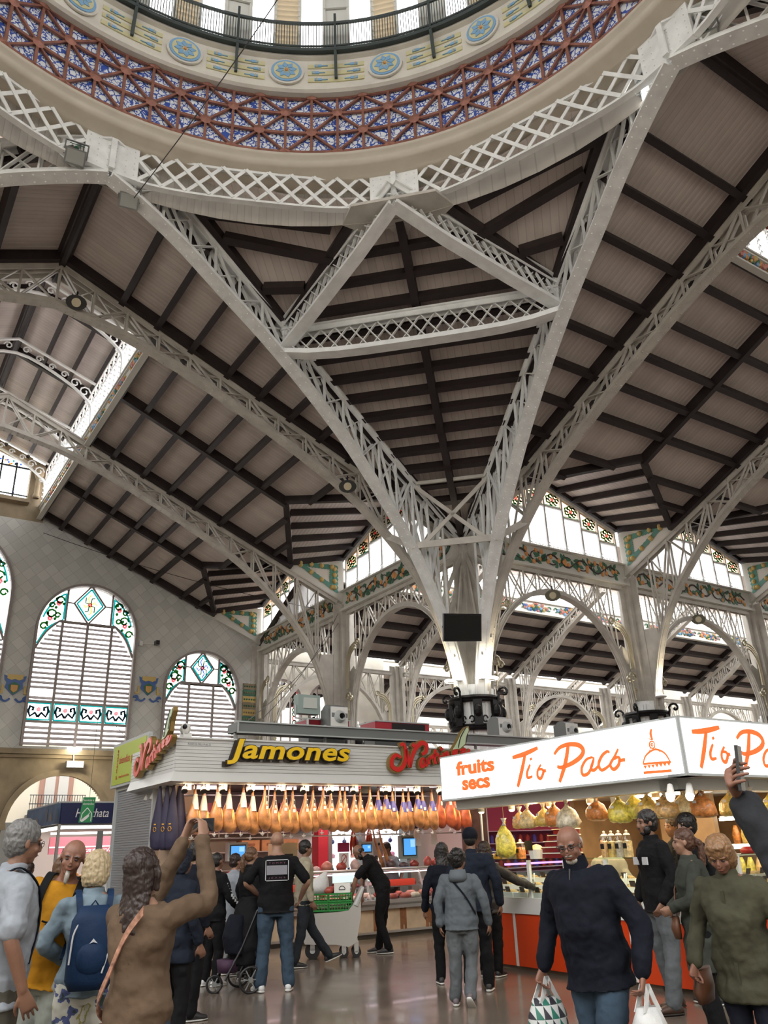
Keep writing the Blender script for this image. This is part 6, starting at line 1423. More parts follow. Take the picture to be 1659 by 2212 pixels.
def jar(u, v, z, r_, h, mt, label, group, knob=True):
    r = thing('glass_jar', label, 'jar', T(u, v, z), group=group); c = T(u, v, z)
    m = MB(); m.lathe([(0, .005), (r_*.93, .005), (r_*.93, h*.62), (0, h*.66)], c, 14); m.build('contents', mt, r)
    m = MB(); m.lathe([(r_*.9, 0), (r_, .02), (r_, h*.72), (r_*.7, h*.82), (r_*.7, h*.86)], c, 16); m.build('glass', M_jar, r, True)
    m = MB(); m.lathe([(r_*.75, h*.86), (r_*.5, h*.93), (0, h*.95)], c, 14)
    if knob: m.sphere(c+ZD*(h*1.0), r_*.3, 8, 6)
    m.build('lid', M_ltgrey if not knob else M_whitep, r, True)
    m = MB(); m.box(c-VD*(r_*.97)+ZD*h*.45-UD*.0, (r_*.9, .006, h*.2), (UD, VD, ZD)); m.build('label', M_blackp, r)
for i, u in enumerate((3.93, 3.82)): jar(u, 5.72, 1.385, .05, .12, mat('honey%d' % i, (.70, .36, .03), .2), 'small jar of honey at the left end of the glass shelf', 'honey jars', False)
for i, (u, k, lb) in enumerate(((3.7, 1, 'glass jar of brown nuts right of the honey'), (3.55, 3, 'glass jar of mixed seeds between two nut jars'), (3.38, 2, 'big glass jar of orange snacks under the tall yellow bag'))): jar(u, 5.75, 1.385, .075, .24, M_nutc[k], lb, None)
for i, u in enumerate((1.78, 1.66, 1.54, 1.41)): jar(u, 5.75, 1.385, .06, .3, M_nutc[[1, 4, 3, 5][i]], ['knobbed glass jar left of four beside the saleswoman', 'second knobbed jar from the saleswoman', 'third knobbed jar from the saleswoman', 'knobbed jar of small pasta twists, nearest the tall man'][i], None)
# pyramid of boxed dates
for i in range(5):
    m = MB(); w = .42-.06*i; gb(m, 5.0-2.6, 2.4+w*1.6, 5.75, 5.95, 1.39+i*.075, 1.45+i*.075); r = m.build('sweet_box', mat('box_maroon_%d' % i, (.20, .015, .02), .3)); tag(r, 'maroon box in the stepped stack on the glass shelf, ' + ['lowest', 'second from the bottom', 'middle', 'second from the top', 'topmost'][i], 'box', 'maroon boxes in a stepped stack')
    m = MB(); gb(m, 2.38, 2.42+w*1.6, 5.74, 5.96, 1.375+i*.075+.07, 1.382+i*.075+.075); m.build('lid', M_paper, r)
r = thing('nut_bowl', 'pale bowl of nuts with a black card on the glass shelf', 'bowl', T(3.05, 5.75, 1.385)); m = MB(); m.lathe([(0, 0), (.1, 0), (.12, .12)], T(3.05, 5.75, 1.385), 14); m.build('bowl', M_whitep, r); m = MB(); m.lathe([(.115, .11), (.06, .17), (0, .19)], T(3.05, 5.75, 1.385), 12); m.build('nuts', M_nutc[5], r); m = MB(); gb(m, 3.0, 3.14, 5.62, 5.63, 1.5, 1.62); m.build('price_card', M_blackp, r)
# open nut trays behind the glass: 2 rows x many
TR = P0('nut_tray', 'white tray of nuts with a small dark price card behind the glass', 'tray', 'nut trays behind the glass screen')
m = MB(); m.box((0, 0, .03), (.28, .2, .06)); m.build('tray', M_whitep, TR, world=False); m = MB(); m.loft([(Vector((0, 0, .055)), X, Y, .13, .09), (Vector((0, 0, .085)), X, Y, .09, .06), (Vector((0, 0, .095)), X, Y, .02, .02)]); nutmesh = m.build('nuts', mat('mixed_nuts', (.55, .38, .16), .6, var=.5, vscale=60, bump=1, bscale=70), TR, True, world=False)
m = MB(); m.box((.03, -.085, .1), (.09, .006, .07), (Vector((1, 0, 0)), Vector((0, .95, .3)), Vector((0, -.3, .95)))); m.build('price_card', mat('dark_card', (.03, .015, .015), .5), TR, world=False)
n = 0
for row in range(3):
    u = .65
    while u < 4.0:
        loc = T(u, TV+.14+row*.21, .9+row*.085)
        if n == 0: TR.location = loc; TR.rotation_euler = (0, 0, PS+math.pi/2+math.pi)
        else: copy_tree(TR, loc, PS+math.pi/2+math.pi)
        n += 1; u += .3
for row in range(3):
    for k in range(10): copy_tree(TR, T(TU0+.14+row*.21, TV+.8+k*.3, .9+row*.085), PS)
for i, u in enumerate((3.25, 2.95, 1.62, 1.72)):
    m = MB(); c = T(u, TV+.2+.15*(i % 2), 1.0); m.tube([c, c+ZD*.1-UD*.03, c+ZD*.2-UD*.05], .01, 6); m.sphere(c, .04, 8, 5, 1, 1, .5); tag(m.build('scoop', M_whitep, smooth=True), ['white scoop standing in the nuts near the pointing hand', 'white scoop in the nuts left of the old man', 'white scoop in the front trays right of the old man', 'white scoop in the back trays right of the old man'][i], 'scoop')
# sacks on the back shelves, warm packets
rnd = random.Random(4)
for z in (1.03, 1.48):
    for i in range(9):
        c = T(1.0+i*.15, 9.1, z); m = MB(); m.loft([(c, UD, VD, .06, .05), (c+ZD*.12, UD, VD, .07, .055), (c+ZD*.2, UD, VD, .05, .03), (c+ZD*.26, UD, VD, .03, .01)]); tag(m.build('packet', rnd.choice(M_nutc), smooth=True), 'clear packet of nuts on the lit back shelves', 'packet', 'packets on the lit back shelves')
for i in range(16):
    c = T(TU0+.2, 7.0+i*.17, 1.385); m = MB(); k = rnd.choice([0, 2, 4]); m.loft([(c, UD, VD, .09, .07), (c+ZD*.05, UD, VD, .1, .075), (c+ZD*.08, UD, VD, .05, .04)]); tag(m.build('dried_fruit_pack', mat('fruit_%d' % i, [(.45, .03, .03), (.6, .2, .02), (.5, .45, .3)][i % 3], .3), smooth=True), 'wrapped dried fruit pack on the right glass shelf', 'packet', 'dried fruit packs on the right shelf')
# red-lit stall seen behind (far side) : shelves of packets
m = MB(); gb(m, 11.8, 11.85, 10.15, 18, 0, 2.9); gb(m, 8.9, 11.8, 17.9, 18, 0, 2.9); gb(m, 8.9, 11.8, 10.15, 18, 2.8, 2.9); rs = m.build('stall_wall', mat('rose_wall', (.30, .05, .08), .5)); tag(rs, 'rose-lit back wall of the stall seen between the hams and the nut stall', 'stall')
m = MB(); gb(m, 9.0, 9.6, 10.3, 17.8, 0, 1.0); m.build('counter', M_grey, rs)
m = MB(); gb(m, 9.0, 9.04, 10.3, 17.8, 1.15, 1.19); m.build('violet_tube', mat('violet_glow', (.5, .2, .9), .5, emit=(.55, .25, 1), es=3), rs)
m = MB()
for z in (1.0, 1.3, 1.6, 1.9): gb(m, 11.4, 11.8, 10.3, 17.8, z, z+.02)
m.build('shelf', M_whitep, rs)
area('rose_light', T(10.6, 14, 2.7), 5, 60, (1, .42, .50), (0, 0, 0), None, None)
for z in (1.02, 1.32, 1.62):
    for i in range(26):
        m = MB(); c = T(11.55, 10.6+i*.25, z); m.loft([(c, VD, UD, .06, .04), (c+ZD*.14, VD, UD, .065, .045), (c+ZD*.2, VD, UD, .03, .02)]); tag(m.build('packet', M_saus if i % 3 else M_wrapb), 'red packet on the rose-lit shelves', 'packet', 'packets on the rose-lit shelves')
r = thing('photo_panel', 'tall photo panel of dark pigs grazing, at the right end of the ham stall', 'poster', T(8.9, 9.4, 1.2)); m = MB(); gb(m, 9.0, 9.05, 9.15, 9.85, .9, 2.6); m.build('picture', mat('dusk_brown', (.10, .045, .035), .5, var=.4, vscale=5), r); m = MB(); gb(m, 8.985, 9.0, 9.15, 9.85, 1.15, 1.45); m.build('meadow', mat('meadow', (.35, .2, .06), .6), r)
m = MB()
for v, z in ((9.3, 1.45), (9.45, 1.5), (9.6, 1.38), (9.7, 1.47)): m.sphere(T(8.98, v, z), .06, 8, 5, 1.3, .2, .8, GA); m.box(T(8.98, v, z-.06), (.06, .01, .06), GA)
m.build('pigs', M_blackp, r)
# black lettered price board hanging in the nut stall
r = thing('price_board', 'dark board with orange digits hanging behind the orange bag', 'display', T(1.9, 6.2, 2)); m = MB(); gb(m, 1.6, 2.0, 6.2, 6.23, 1.9, 2.18); m.build('case', M_blackp, r); text('digits', '40', lambda x, y, d: T(1.93-x, 6.19-d, 1.96+y), mat('amber_led', (1, .3, .02), .4, emit=(1, .3, .02), es=3), r, h=.1, ext=.003)
lm = P0('bullet_lamp', 'white cylinder lamp glowing under the nut stall ceiling', 'lamp', 'cylinder lamps of the nut stall')
m = MB(); m.lathe([(0, 0), (.05, 0), (.05, -.16), (.045, -.16)], (0, 0, 0), 12); m.build('cylinder', M_whitep, lm, True, world=False); m = MB(); m.sphere((0, 0, -.165), .042, 8, 5, 1, 1, .5); m.build('bulb', M_lampwarm, lm, world=False)
for i, (u, v) in enumerate(((3.95, 5.55), (3.35, 5.62), (2.55, 5.6), (1.85, 5.65), (.75, 5.6), (.35, 5.9), (.3, 6.7), (.3, 7.6))):
    if i == 0: lm.location = T(u, v, 2.2)
    else: copy_tree(lm, T(u, v, 2.2), 0)
for u in (3.0, 2.3, .9): point('bag_glow', T(u, 5.72, 1.98), 9, (1, .68, .30), .05)
# ================================================================ DRINKS STALL and street, far left
hs = thing('drinks_stall', 'blue-signed drinks stall under the stone arch, white cursive lettering', 'stall', T(20, 3.5, 0))
M_navy = mat('navy_panel', (.008, .015, .075), .35); M_navy2 = mat('blue_photo_panel', (.07, .12, .22), .4, var=.5, vscale=1.5)
m = MB(); gb(m, 20, 20.12, 3.06, 6.8, 2.55, 3.12); m.build('sign_front', M_navy, hs); m = MB(); gb(m, 20, 24.5, 3.0, 3.1, 2.55, 3.12); m.build('sign_side', M_navy2, hs)
m = MB(); gb(m, 20, 24.5, 3.0, 6.8, 3.1, 3.16); gb(m, 20.1, 24.4, 3.1, 6.7, 2.5, 2.55); m.build('roof', M_ltgrey, hs)
M_lett = mat('white_lettering', (.85, .85, .85), .4)
text('lettering', 'Horchata', lambda x, y, d: T(19.99-d, 3.5+x, 2.72+y), M_lett, hs, h=.24, w=.95, ext=.01, shear=.25)
m = MB()
for k, (u, w, h) in enumerate(((21.3, .12, .36), (20.6, .4, .2), (22.5, .5, .15))): m.prism([T(u, 2.99, 2.66), T(u+w, 2.99, 2.66), T(u+w*.9, 2.99, 2.66+h), T(u+w*.3, 2.99, 2.66+h)], -VD*.01)
m.build('painted_shapes', mat('brown_shapes', (.2, .17, .16), .5), hs)
m = MB(); gb(m, 20.3, 20.36, 3.2, 6.6, 2.42, 2.48); gb(m, 20.2, 24, 3.2, 3.26, 2.42, 2.48); gb(m, 21.5, 21.56, 3.2, 6.6, 2.3, 2.36); m.build('light_tube', lightmat('tube_glow', (1, .97, .9), 8), hs)
m = MB(); gb(m, 20.2, 20.3, 3.2, 6.7, 0, 1.05); gb(m, 20.2, 24.3, 3.15, 3.25, 0, 1.05); m.build('counter', M_whitep, hs); m = MB(); gb(m, 24.3, 24.4, 3.1, 6.7, 0, 2.5); m.build('back_wall', M_tile_in, hs)
for (u, v) in ((20.05, 3.1), (20.05, 6.7), (24.4, 3.1)): m = MB(); gb(m, u, u+.08, v-.04, v+.04, 0, 2.55); m.build('post', M_steel, hs)
m = MB(); gb(m, 22.5, 22.6, 3.4, 6.4, 1.75, 2.25); r = m.build('rose_awning', mat('rose_awning', (.50, .13, .17), .6)); tag(r, 'rose coloured awning with white script behind the drinks stall', 'awning'); text('lettering', 'orxateria', lambda x, y, d: T(22.49-d, 4.0+x, 1.79+y), M_lett, r, h=.12, w=1.4, ext=.005, shear=.3)
m = MB(); gb(m, 22.48, 22.5, 3.4, 6.4, 1.93, 1.97); m.build('white_stripe', M_lett, r)
area('drinks_light', T(22, 4.8, 2.4), 2.5, 90, (1, .97, .92), (0, 0, PS), None, hs)
for i in range(7):
    m = MB(); m.sphere(T(20.5, 3.75+i*.09, 1.12+.06*(i % 2)), .05, 10, 7); tag(m.build('orange', M_orange, smooth=True), 'orange in the heap on the drinks stall counter', 'orange', 'oranges on the drinks stall counter')
m = MB(); gb(m, 20.15, 20.2, 3.35, 3.75, 1.4, 1.85); tag(m.build('yellow_sign', mat('mustard', (.6, .38, .08), .5)), 'mustard yellow square sign at the drinks stall', 'sign')
m = MB(); gb(m, 20.1, 20.12, 4.2, 4.38, 1.75, 2.35); tag(m.build('menu_board', M_grey), 'narrow grey menu board hanging in the drinks stall', 'board')
r = thing('hanging_banner', 'green hanging banner with a white hand and house outline', 'banner', T(15.5, 2.6, 2.6))
PBN = lambda x, y, d: T(17.0-d, 2.86+x, 2.46+y)
m = MB(); m.prism([PBN(.02, 0, 0), PBN(.36, 0, 0), PBN(.40, .62, 0), PBN(.08, .62, 0)], -UD*.01); m.build('cloth', mat('banner_green', (.03, .28, .10), .5), r)
m = MB(); ribbon(m, [(.06, .03), (.09, .22)], PBN, .02, .006, d0=.012); ribbon(m, [(.09, .22), (.21, .36)], PBN, .02, .006, d0=.012); ribbon(m, [(.21, .36), (.33, .22)], PBN, .02, .006, d0=.012); ribbon(m, [(.33, .22), (.32, .03)], PBN, .02, .006, d0=.012); ribbon(m, [(.08, .03), (.17, .1), (.26, .18)], PBN, .07, .006, d0=.012); ribbon(m, [(.24, .18), (.28, .24)], PBN, .02, .006, d0=.012); m.build('emblem', M_lett, r)
text('lettering', 'Servicio a', lambda x, y, d: PBN(.09+x, .52+y, d+.01), M_lett, r, h=.055, w=.27, ext=.004); text('lettering', 'domicilio', lambda x, y, d: PBN(.09+x, .43+y, d+.01), M_lett, r, h=.055, w=.27, ext=.004)
m = MB(); m.bar(PBN(.24, .62, 0), T(17, 3.1, 5.4), .008, .008); m.bar(T(17, 3.1, 5.4), T(12, 3.1, 3.4), .01, .01); m.build('string', M_blackp, r)
# building across the street
bl = thing('street_building', 'sunlit cream street building with iron balconies seen through the stone arch', 'building', T(38, 5, 0))
m = MB(); gb(m, 38, 38.5, -14, 24, -.2, 7.0); m.build('facade', mat('cream_facade', (.92, .87, .74), .7), bl)
for i, v in enumerate((1.6, 5.9, 10.2)):
    f = MB(); gb(f, 37.95, 38.0, v, v+1.6, 3.7, 6.7); w_ = f.build('window', mat('rose_shutter_%d' % i, (.50, .30, .24), .6), bl); g = MB(); gb(g, 37.92, 37.95, v+.25, v+.72, 3.9, 6.5); gb(g, 37.92, 37.95, v+.88, v+1.35, 3.9, 6.5); g.build('pane', M_whitep, w_)
    b = MB(); gb(b, 37.3, 38, v-.5, v+2.1, 3.5, 3.62)
    for j in range(22): b.tube([T(37.35, v-.45+j*.12, 3.62), T(37.35, v-.45+j*.12, 4.5)], .014, 4)
    for z in (3.75, 4.1, 4.5): b.tube([T(37.35, v-.5, z), T(37.35, v+2.1, z)], .02, 5)
    b.build('balcony', M_blackp, bl)
m = MB(); gb(m, 37.9, 38, 3.9, 5.2, 0, 3.3); gb(m, 37.9, 38, 7.6, 9, 0, 3.3); m.build('doorway', M_grey, bl)
# thin wires across the hall
for i, (a, b) in enumerate(((T(8.5, .6, 15.2), T(2.0, 3.0, 20)), (T(28.9, 3, 14.6), T(21.3, 13.3, 10.4)), (T(10.5, 5, 4.3), T(21.3, 13.2, 10.4)), (T(10.5, 4.6, 4.2), T(21.3, 13.2, 10.0)))):
    m = MB(); m.tube([a+(b-a)*t-ZD*(1.2*t*(1-t)) for t in [k/10 for k in range(11)]], .012, 4); tag(m.build('wire', M_blackp), ['thin wire rising from the left ring node into the dome', 'thin wire crossing the left nave under the roof', 'upper thin cable from the stall roof to the arcade', 'lower thin cable from the stall roof to the arcade'][i], 'wire')
# ================================================================ PEOPLE
def axis_at(px):  # ground direction of an image column (taken near the horizon)
    d = _r*(px-829.5)-_u*(1850-1106)+_f*F_PX; d.z = 0; return d.normalized()
def skin_mat(name, c): 
    m = mat(name, c, .5, var=.12, vscale=9); m.node_tree.nodes['Principled BSDF'].inputs['Subsurface Weight'].default_value = .0; return m
SK = {k: skin_mat('skin_'+k, c) for k, c in dict(fair=(.27, .15, .10), tan=(.19, .095, .06), ruddy=(.215, .10, .066), dark=(.22, .11, .07)).items()}
def hair_mat(name, c):
    m = mat(name, c, .45); nt = m.node_tree; tc = nt.nodes.new('ShaderNodeTexCoord'); w = nt.nodes.new('ShaderNodeTexNoise'); mp = nt.nodes.new('ShaderNodeMapping'); mp.inputs['Scale'].default_value = (90, 90, 9)
    nt.links.new(tc.outputs['Object'], mp.inputs[0]); nt.links.new(mp.outputs[0], w.inputs['Vector']); w.inputs['Scale'].default_value = 1
    b = nt.nodes.new('ShaderNodeBump'); b.inputs['Strength'].default_value = .7; b.inputs['Distance'].default_value = .01; nt.links.new(w.outputs['Fac'], b.inputs['Height']); nt.links.new(b.outputs[0], nt.nodes['Principled BSDF'].inputs['Normal'])
    r = nt.nodes.new('ShaderNodeMapRange'); r.inputs[3].default_value = .55; r.inputs[4].default_value = 1.45; nt.links.new(w.outputs['Fac'], r.inputs[0]); s = nt.nodes.new('ShaderNodeVectorMath'); s.operation = 'SCALE'; s.inputs[0].default_value = c; nt.links.new(r.outputs[0], s.inputs['Scale']); nt.links.new(s.outputs[0], nt.nodes['Principled BSDF'].inputs['Base Color']); return m
HR = {k: hair_mat('hair_'+k, c) for k, c in dict(grey=(.13, .13, .13), white=(.36, .34, .30), blond=(.38, .30, .18), brown=(.018, .008, .006), auburn=(.07, .028, .015), black=(.006, .005, .005), chestnut=(.10, .05, .024), sandy=(.22, .12, .055)).items()}
def cloth(name, c, rough=.85, var=.15): return mat(name, c, rough, var=var, vscale=4, bump=.35, bscale=14, spec=.2)
TEX = bpy.data.textures.new('folds', 'CLOUDS'); TEX.noise_scale = .12; TEX.noise_depth = 2
TEX2 = bpy.data.textures.new('locks', 'CLOUDS'); TEX2.noise_scale = .022; TEX2.noise_depth = 1
def finish(o, vox, disp=0):
    r = o.modifiers.new('remesh', 'REMESH'); r.mode = 'VOXEL'; r.voxel_size = vox; r.use_smooth_shade = True
    s = o.modifiers.new('smooth', 'SMOOTH'); s.iterations = 3; s.factor = .5
    if disp: d = o.modifiers.new('folds', 'DISPLACE'); d.texture = TEX; d.strength = disp; d.mid_level = .5; d.texture_coords = 'GLOBAL'
    return o
def limb(m, pts, rad, n=12):
    p = cr([tuple(q) for q in pts], 5); r = cr([(a,) for a in rad], 5); m.tube([Vector(q) for q in p], [a[0] for a in r], n)
    for q, a in ((pts[0], rad[0]), (pts[-1], rad[-1])): m.sphere(q, a*1.0, 10, 7)
def hand(m, w, d, nrm, side, curl=.35, k=1.0, spread=.1):
    """w wrist, d direction of the palm, nrm palm normal (towards the palm side), side +1 thumb on the x side"""
    d = Vector(d).normalized(); nrm = Vector(nrm); nrm = (nrm-d*nrm.dot(d)).normalized(); x = d.cross(nrm)*side
    w = Vector(w); L = .088*k
    m.loft([(w-d*.02*k, x, nrm, .026*k, .02*k), (w+d*.02*k, x, nrm, .032*k, .018*k), (w+d*.06*k, x, nrm, .040*k, .016*k), (w+d*L, x, nrm, .040*k, .013*k), (w+d*(L+.008*k), x, nrm, .034*k, .009*k)])
    for i, ln in enumerate((.072, .08, .074, .058)):
        b = w+d*(L-.008*k)+x*((.032-.0213*i)*k); sp = x*((1.5-i)*spread)
        p = [b]; dd = (d+sp*.5).normalized(); a = 0
        for j, f in enumerate((.44, .32, .24)):
            a = curl*(.9+.5*j); dd = (dd*math.cos(a)+nrm*math.sin(a)).normalized(); p.append(p[-1]+dd*(ln*f*k))
        m.tube(p, [.0080*k, .0076*k, .0070*k, .0058*k], 8); m.sphere(p[-1], .0060*k, 7, 5)
    b = w+d*.022*k+x*.026*k; td = (d*.75+x*.75+nrm*.25).normalized(); p = [b, b+td*.035*k, b+td*.035*k+(td*.7+nrm*.35+d*.4).normalized()*.03*k, b+td*.035*k+(td*.7+nrm*.35+d*.4).normalized()*.03*k+(d+nrm*.4).normalized()*.024*k]
    m.tube(p, [.0135*k, .0115*k, .0095*k, .0075*k], 8); m.sphere(p[-1], .0078*k, 7, 5)
def human(label, px, D, H, face, skin='fair', lean=0, head=(0, 0), arms=None, legs=None, wf=1.0, belly=0, fem=False, top=None, bottom=None, shoes=None, hair=None, vox=.012, glasses=False, beard=None, hands=(.35, .35), hdir=(None, None), extra=None, side=0, zoff=0, eyes=True):
    s = H/1.725; ax = axis_at(px); pos = Vector((ax.x*D, ax.y*D, zoff)); yaw = math.atan2(ax.y, ax.x)-math.pi/2+math.radians(face)
    root = thing('person', label, 'person', pos, yaw, world=False)
    V3 = lambda p: Vector(p)*s
    cl, sl = math.cos(math.radians(lean)), math.sin(math.radians(lean)); c2, s2 = math.cos(math.radians(side)), math.sin(math.radians(side))
    def Lp(p):
        p = Vector(p)
        if p.z > .95:
            y, z = p.y, p.z-.95; p = Vector((p.x, y*cl+z*sl, .95-y*sl+z*cl)); x, z = p.x, p.z-.95; p = Vector((x*c2+z*s2, p.y, .95-x*s2+z*c2))
        return p*s
    up = (Lp((0, 0, 1.4))-Lp((0, 0, 1.0))).normalized(); xr = Vector((1, 0, 0)); xr = (xr-up*xr.dot(up)).normalized(); fw = up.cross(xr)
    if not arms: arms = (((-.26*wf, -.03, 1.14), (-.27*wf, .06, .89)), ((.26*wf, -.03, 1.14), (.27*wf, .06, .89)))
    if not legs: legs = (((-.10, .03, .50), (-.11, -.02, .09), 0), ((.10, .03, .50), (.11, -.02, .09), 0))
    TR_ = [(.84, .150, .115, 0), (.93, .166+(.012 if fem else 0), .120, 0), (1.02, .150*(.95 if fem else 1), .112+belly*.5, belly*.4), (1.12, .145*(.9 if fem else 1), .108+belly, belly*.6), (1.24, .160, .115+belly*.5+(.015 if fem else 0), belly*.2), (1.33, .178, .115, 0), (1.385, .172, .10, -.004), (1.42, .140, .085, -.008), (1.45, .098, .07, -.008), (1.475, .066, .06, .0), (1.52, .056, .058, .01), (1.58, .053, .056, .02)]
    def torso(m, t, z0, z1, extra_rings=()):
        rg = []
        for z, rx, ry, yo in list(extra_rings)+[q for q in TR_ if z0 <= q[0] <= z1]:
            rg.append((Lp((0, yo, z)), xr, fw, (rx*wf+t)*s, (ry*(wf*.5+.5)+t)*s))
        m.loft(rg)
    sh = [Lp((-.170*wf, -.008, 1.372)), Lp((.170*wf, -.008, 1.372))]; ca = .84 if (top and top[1] == 'long') else 1; cb = .82 if (bottom and bottom[1] == 'long') else .9
    A_ = [[V3(arms[i][0]), V3(arms[i][1])] for i in (0, 1)]
    # body
    m = MB(); torso(m, -.022, .84, 1.34); torso(m, -.012, 1.3, 1.6)
    for i in (0, 1):
        limb(m, [sh[i], sh[i].lerp(A_[i][0], .5), A_[i][0], A_[i][0].lerp(A_[i][1], .45), A_[i][1]], [.052*s*ca, .046*s*ca, .039*s*ca, .038*s*ca, .027*s])
        d = (A_[i][1]-A_[i][0]).normalized(); hd = hdir[i]
        if hd: dd, nn = Vector(hd[0]), Vector(hd[1])
        else: dd = (d+Vector((0, .12, 0))).normalized(); nn = Vector((1 if i == 0 else -1, 0, 0))+Vector((0, .3, 0))
        sgn = hd[2] if hd and len(hd) > 2 else (1 if i == 0 else -1)
        hand(m, A_[i][1]+d*.012*s, dd, nn, sgn, hands[i], s)
    for i in (0, 1):
        hip = Vector(((-.09 if i == 0 else .09)*wf, 0, .90))*s; kn, an = V3(legs[i][0]), V3(legs[i][1])
        limb(m, [hip, hip.lerp(kn, .5), kn, kn.lerp(an, .35)-Vector((0, .012*s, 0)), an], [.085*s*cb, .074*s*cb, .054*s*(cb if bottom and bottom[1] == 'long' else 1), .054*s*(cb if bottom and bottom[1] == 'long' else 1), .036*s])
    # head
    hy, hp = math.radians(head[0]), math.radians(head[1]); R_h = Matrix.Rotation(hy, 3, up) @ Matrix.Rotation(hp, 3, xr)
    hx, hf, hu = R_h @ xr, R_h @ fw, R_h @ up; nb = Lp((0, .012, 1.502)); hc = nb+hu*.105*s+hf*.018*s; k = s*1.0
    P = lambda x, y, z: hc+hx*(x*k)+hf*(y*k)+hu*(z*k); hax = (hx, hf, hu)
    limb(m, [Lp((0, .0, 1.46)), nb, P(0, -.01, -.06)], [.056*s, .053*s, .052*s])
    m.sphere(P(0, -.012, .028), .079*k, 16, 12, .97, 1.17, 1.08, hax)
    m.sphere(P(0, .018, -.028), .066*k, 14, 10, .92, 1.05, 1.18, hax); m.sphere(P(0, .045, -.082), .031*k, 10, 8, 1.15, .95, .85, hax)
    m.loft([(P(0, .083, .018), hx, hu, .007*k, .006*k), (P(0, .094, -.006), hx, hu, .010*k, .012*k), (P(0, .106, -.026), hx, hu, .015*k, .012*k), (P(0, .092, -.034), hx, hu, .014*k, .007*k)])
    for q in (-1, 1):
        m.sphere(P(.078*q, -.008, -.008), .028*k, 8, 6, .28, .62, 1.05, hax); m.sphere(P(.031*q, .066, .024), .02*k, 8, 6, 1.4, .8, .5, hax); m.sphere(P(.037*q, .058, -.03), .024*k, 8, 6, 1, .7, .9, hax)
    m.sphere(P(0, .079, -.054), .019*k, 8, 6, 1.35, .55, .32, hax); m.sphere(P(0, .077, -.063), .018*k, 8, 6, 1.2, .55, .35, hax)
    finish(m.build('body', SK[skin], root, world=False), vox)
    if eyes:
        for q in (-1, 1):
            m = MB(); m.sphere(P(.030*q, .074, .002), .0115*k, 10, 8, 1.15, .6, .62, hax); m.build('eye', M_eye, root, True, world=False)
        m = MB()
        for q in (-1, 1): m.tube([P(.014*q, .083, .021), P(.03*q, .083, .026), P(.046*q, .074, .02)], .0035*k, 5)
        m.build('eyebrow', HR['white'] if False else (hair[1] if hair and hair[1] != HR['white'] else HR['grey']), root, world=False)
        m = MB(); m.sphere(P(0, .0885, -.0585), .014*k, 8, 5, 1.4, .35, .16, hax); m.build('mouth', M_lip, root, world=False)
    # clothes
    if bottom:
        mt, kind = bottom[:2]; t = .014 if len(bottom) < 3 else bottom[2]; m = MB(); torso(m, min(t, .016)*.2, .84, .98, ((.78, .14, .11, 0),))
        for i in (0, 1):
            hip = Vector(((-.085 if i == 0 else .085)*wf, 0, .88))*s; kn, an = V3(legs[i][0]), V3(legs[i][1])
            if kind == 'short': m2 = hip.lerp(kn, .88); limb(m, [hip, hip.lerp(kn, .5), m2], [(.09+t)*s, (.09+t)*s, (.085+t)*s]); 
            else: limb(m, [hip, hip.lerp(kn, .5), kn, kn.lerp(an, .5), an-Vector((0, 0, .0))], [(.088+t)*s, (.078+t)*s, (.056+t)*s, (.052+t)*s, (.046+t*1.1)*s])
        finish(m.build('shorts' if kind == 'short' else 'trousers', mt, root, world=False), max(vox, .011), .036)
    if top:
        mt, sleeve, hem = top[:3]; t = top[3] if len(top) > 3 else .016; nm = top[4] if len(top) > 4 else 'jacket'; m = MB()
        ex = []
        hem = min(hem, .82)
        if hem < .84:
            z = hem
            while z < .83: ex.append((z, .155+.02*(1-(z-hem)), .12+.012, 0)); z += .08
        torso(m, t, max(hem, .84), 1.45 if nm == 'tshirt' else 1.46, ex)
        if nm != 'tshirt': m.loft([(Lp((0, -.005, 1.40)), xr, fw, .10*s, .085*s), (Lp((0, .0, 1.455)), xr, fw, .078*s, .074*s), (Lp((0, .004, 1.495)), xr, fw, .068*s, .068*s)])
        for i in (0, 1):
            e, w = A_[i]; a = sh[i]
            if sleeve == 'short': limb(m, [a, a.lerp(e, .5), a.lerp(e, .82)], [(.050+t*.8)*s, (.048+t*.8)*s, (.050+t*.8)*s])
            else:
                we = e.lerp(w, .93); limb(m, [a, a.lerp(e, .5), e, e.lerp(w, .5), we], [(.048+t*.75)*s, (.045+t*.7)*s, (.041+t*.65)*s, (.037+t*.6)*s, (.032+t*.6)*s])
        finish(m.build(nm, mt, root, world=False), max(vox, .010), .042 if nm != 'tshirt' else .028)
    if shoes:
        for i in (0, 1):
            an = V3(legs[i][1]); ya = math.radians(legs[i][2]); tp = legs[i][3] if len(legs[i]) > 3 else 0
            f = Vector((math.sin(ya), math.cos(ya)*math.cos(math.radians(tp)), -math.sin(math.radians(tp)))).normalized(); x = f.cross(ZD).normalized(); u = x.cross(f); b = an-u*(.045*s); m = MB()
            m.loft([(b-f*.075*s+u*.0, x, u, .026*s, .024*s), (b-f*.05*s+u*.01*s, x, u, .036*s, .045*s), (b+f*.0*s+u*.012*s, x, u, .04*s, .052*s), (b+f*.07*s-u*.0*s, x, u, .044*s, .038*s), (b+f*.14*s-u*.012*s, x, u, .046*s, .027*s), (b+f*.185*s-u*.018*s, x, u, .03*s, .018*s)]); so = m.build('shoe', shoes[0], root, True, world=False)
            m = MB(); m.loft([(b-f*.078*s-u*.03*s, x, u, .03*s, .012*s), (b-u*.033*s, x, u, .043*s, .011*s), (b+f*.12*s-u*.035*s, x, u, .05*s, .010*s), (b+f*.19*s-u*.032*s, x, u, .03*s, .009*s)]); m.build('sole', shoes[1], so, True, world=False)
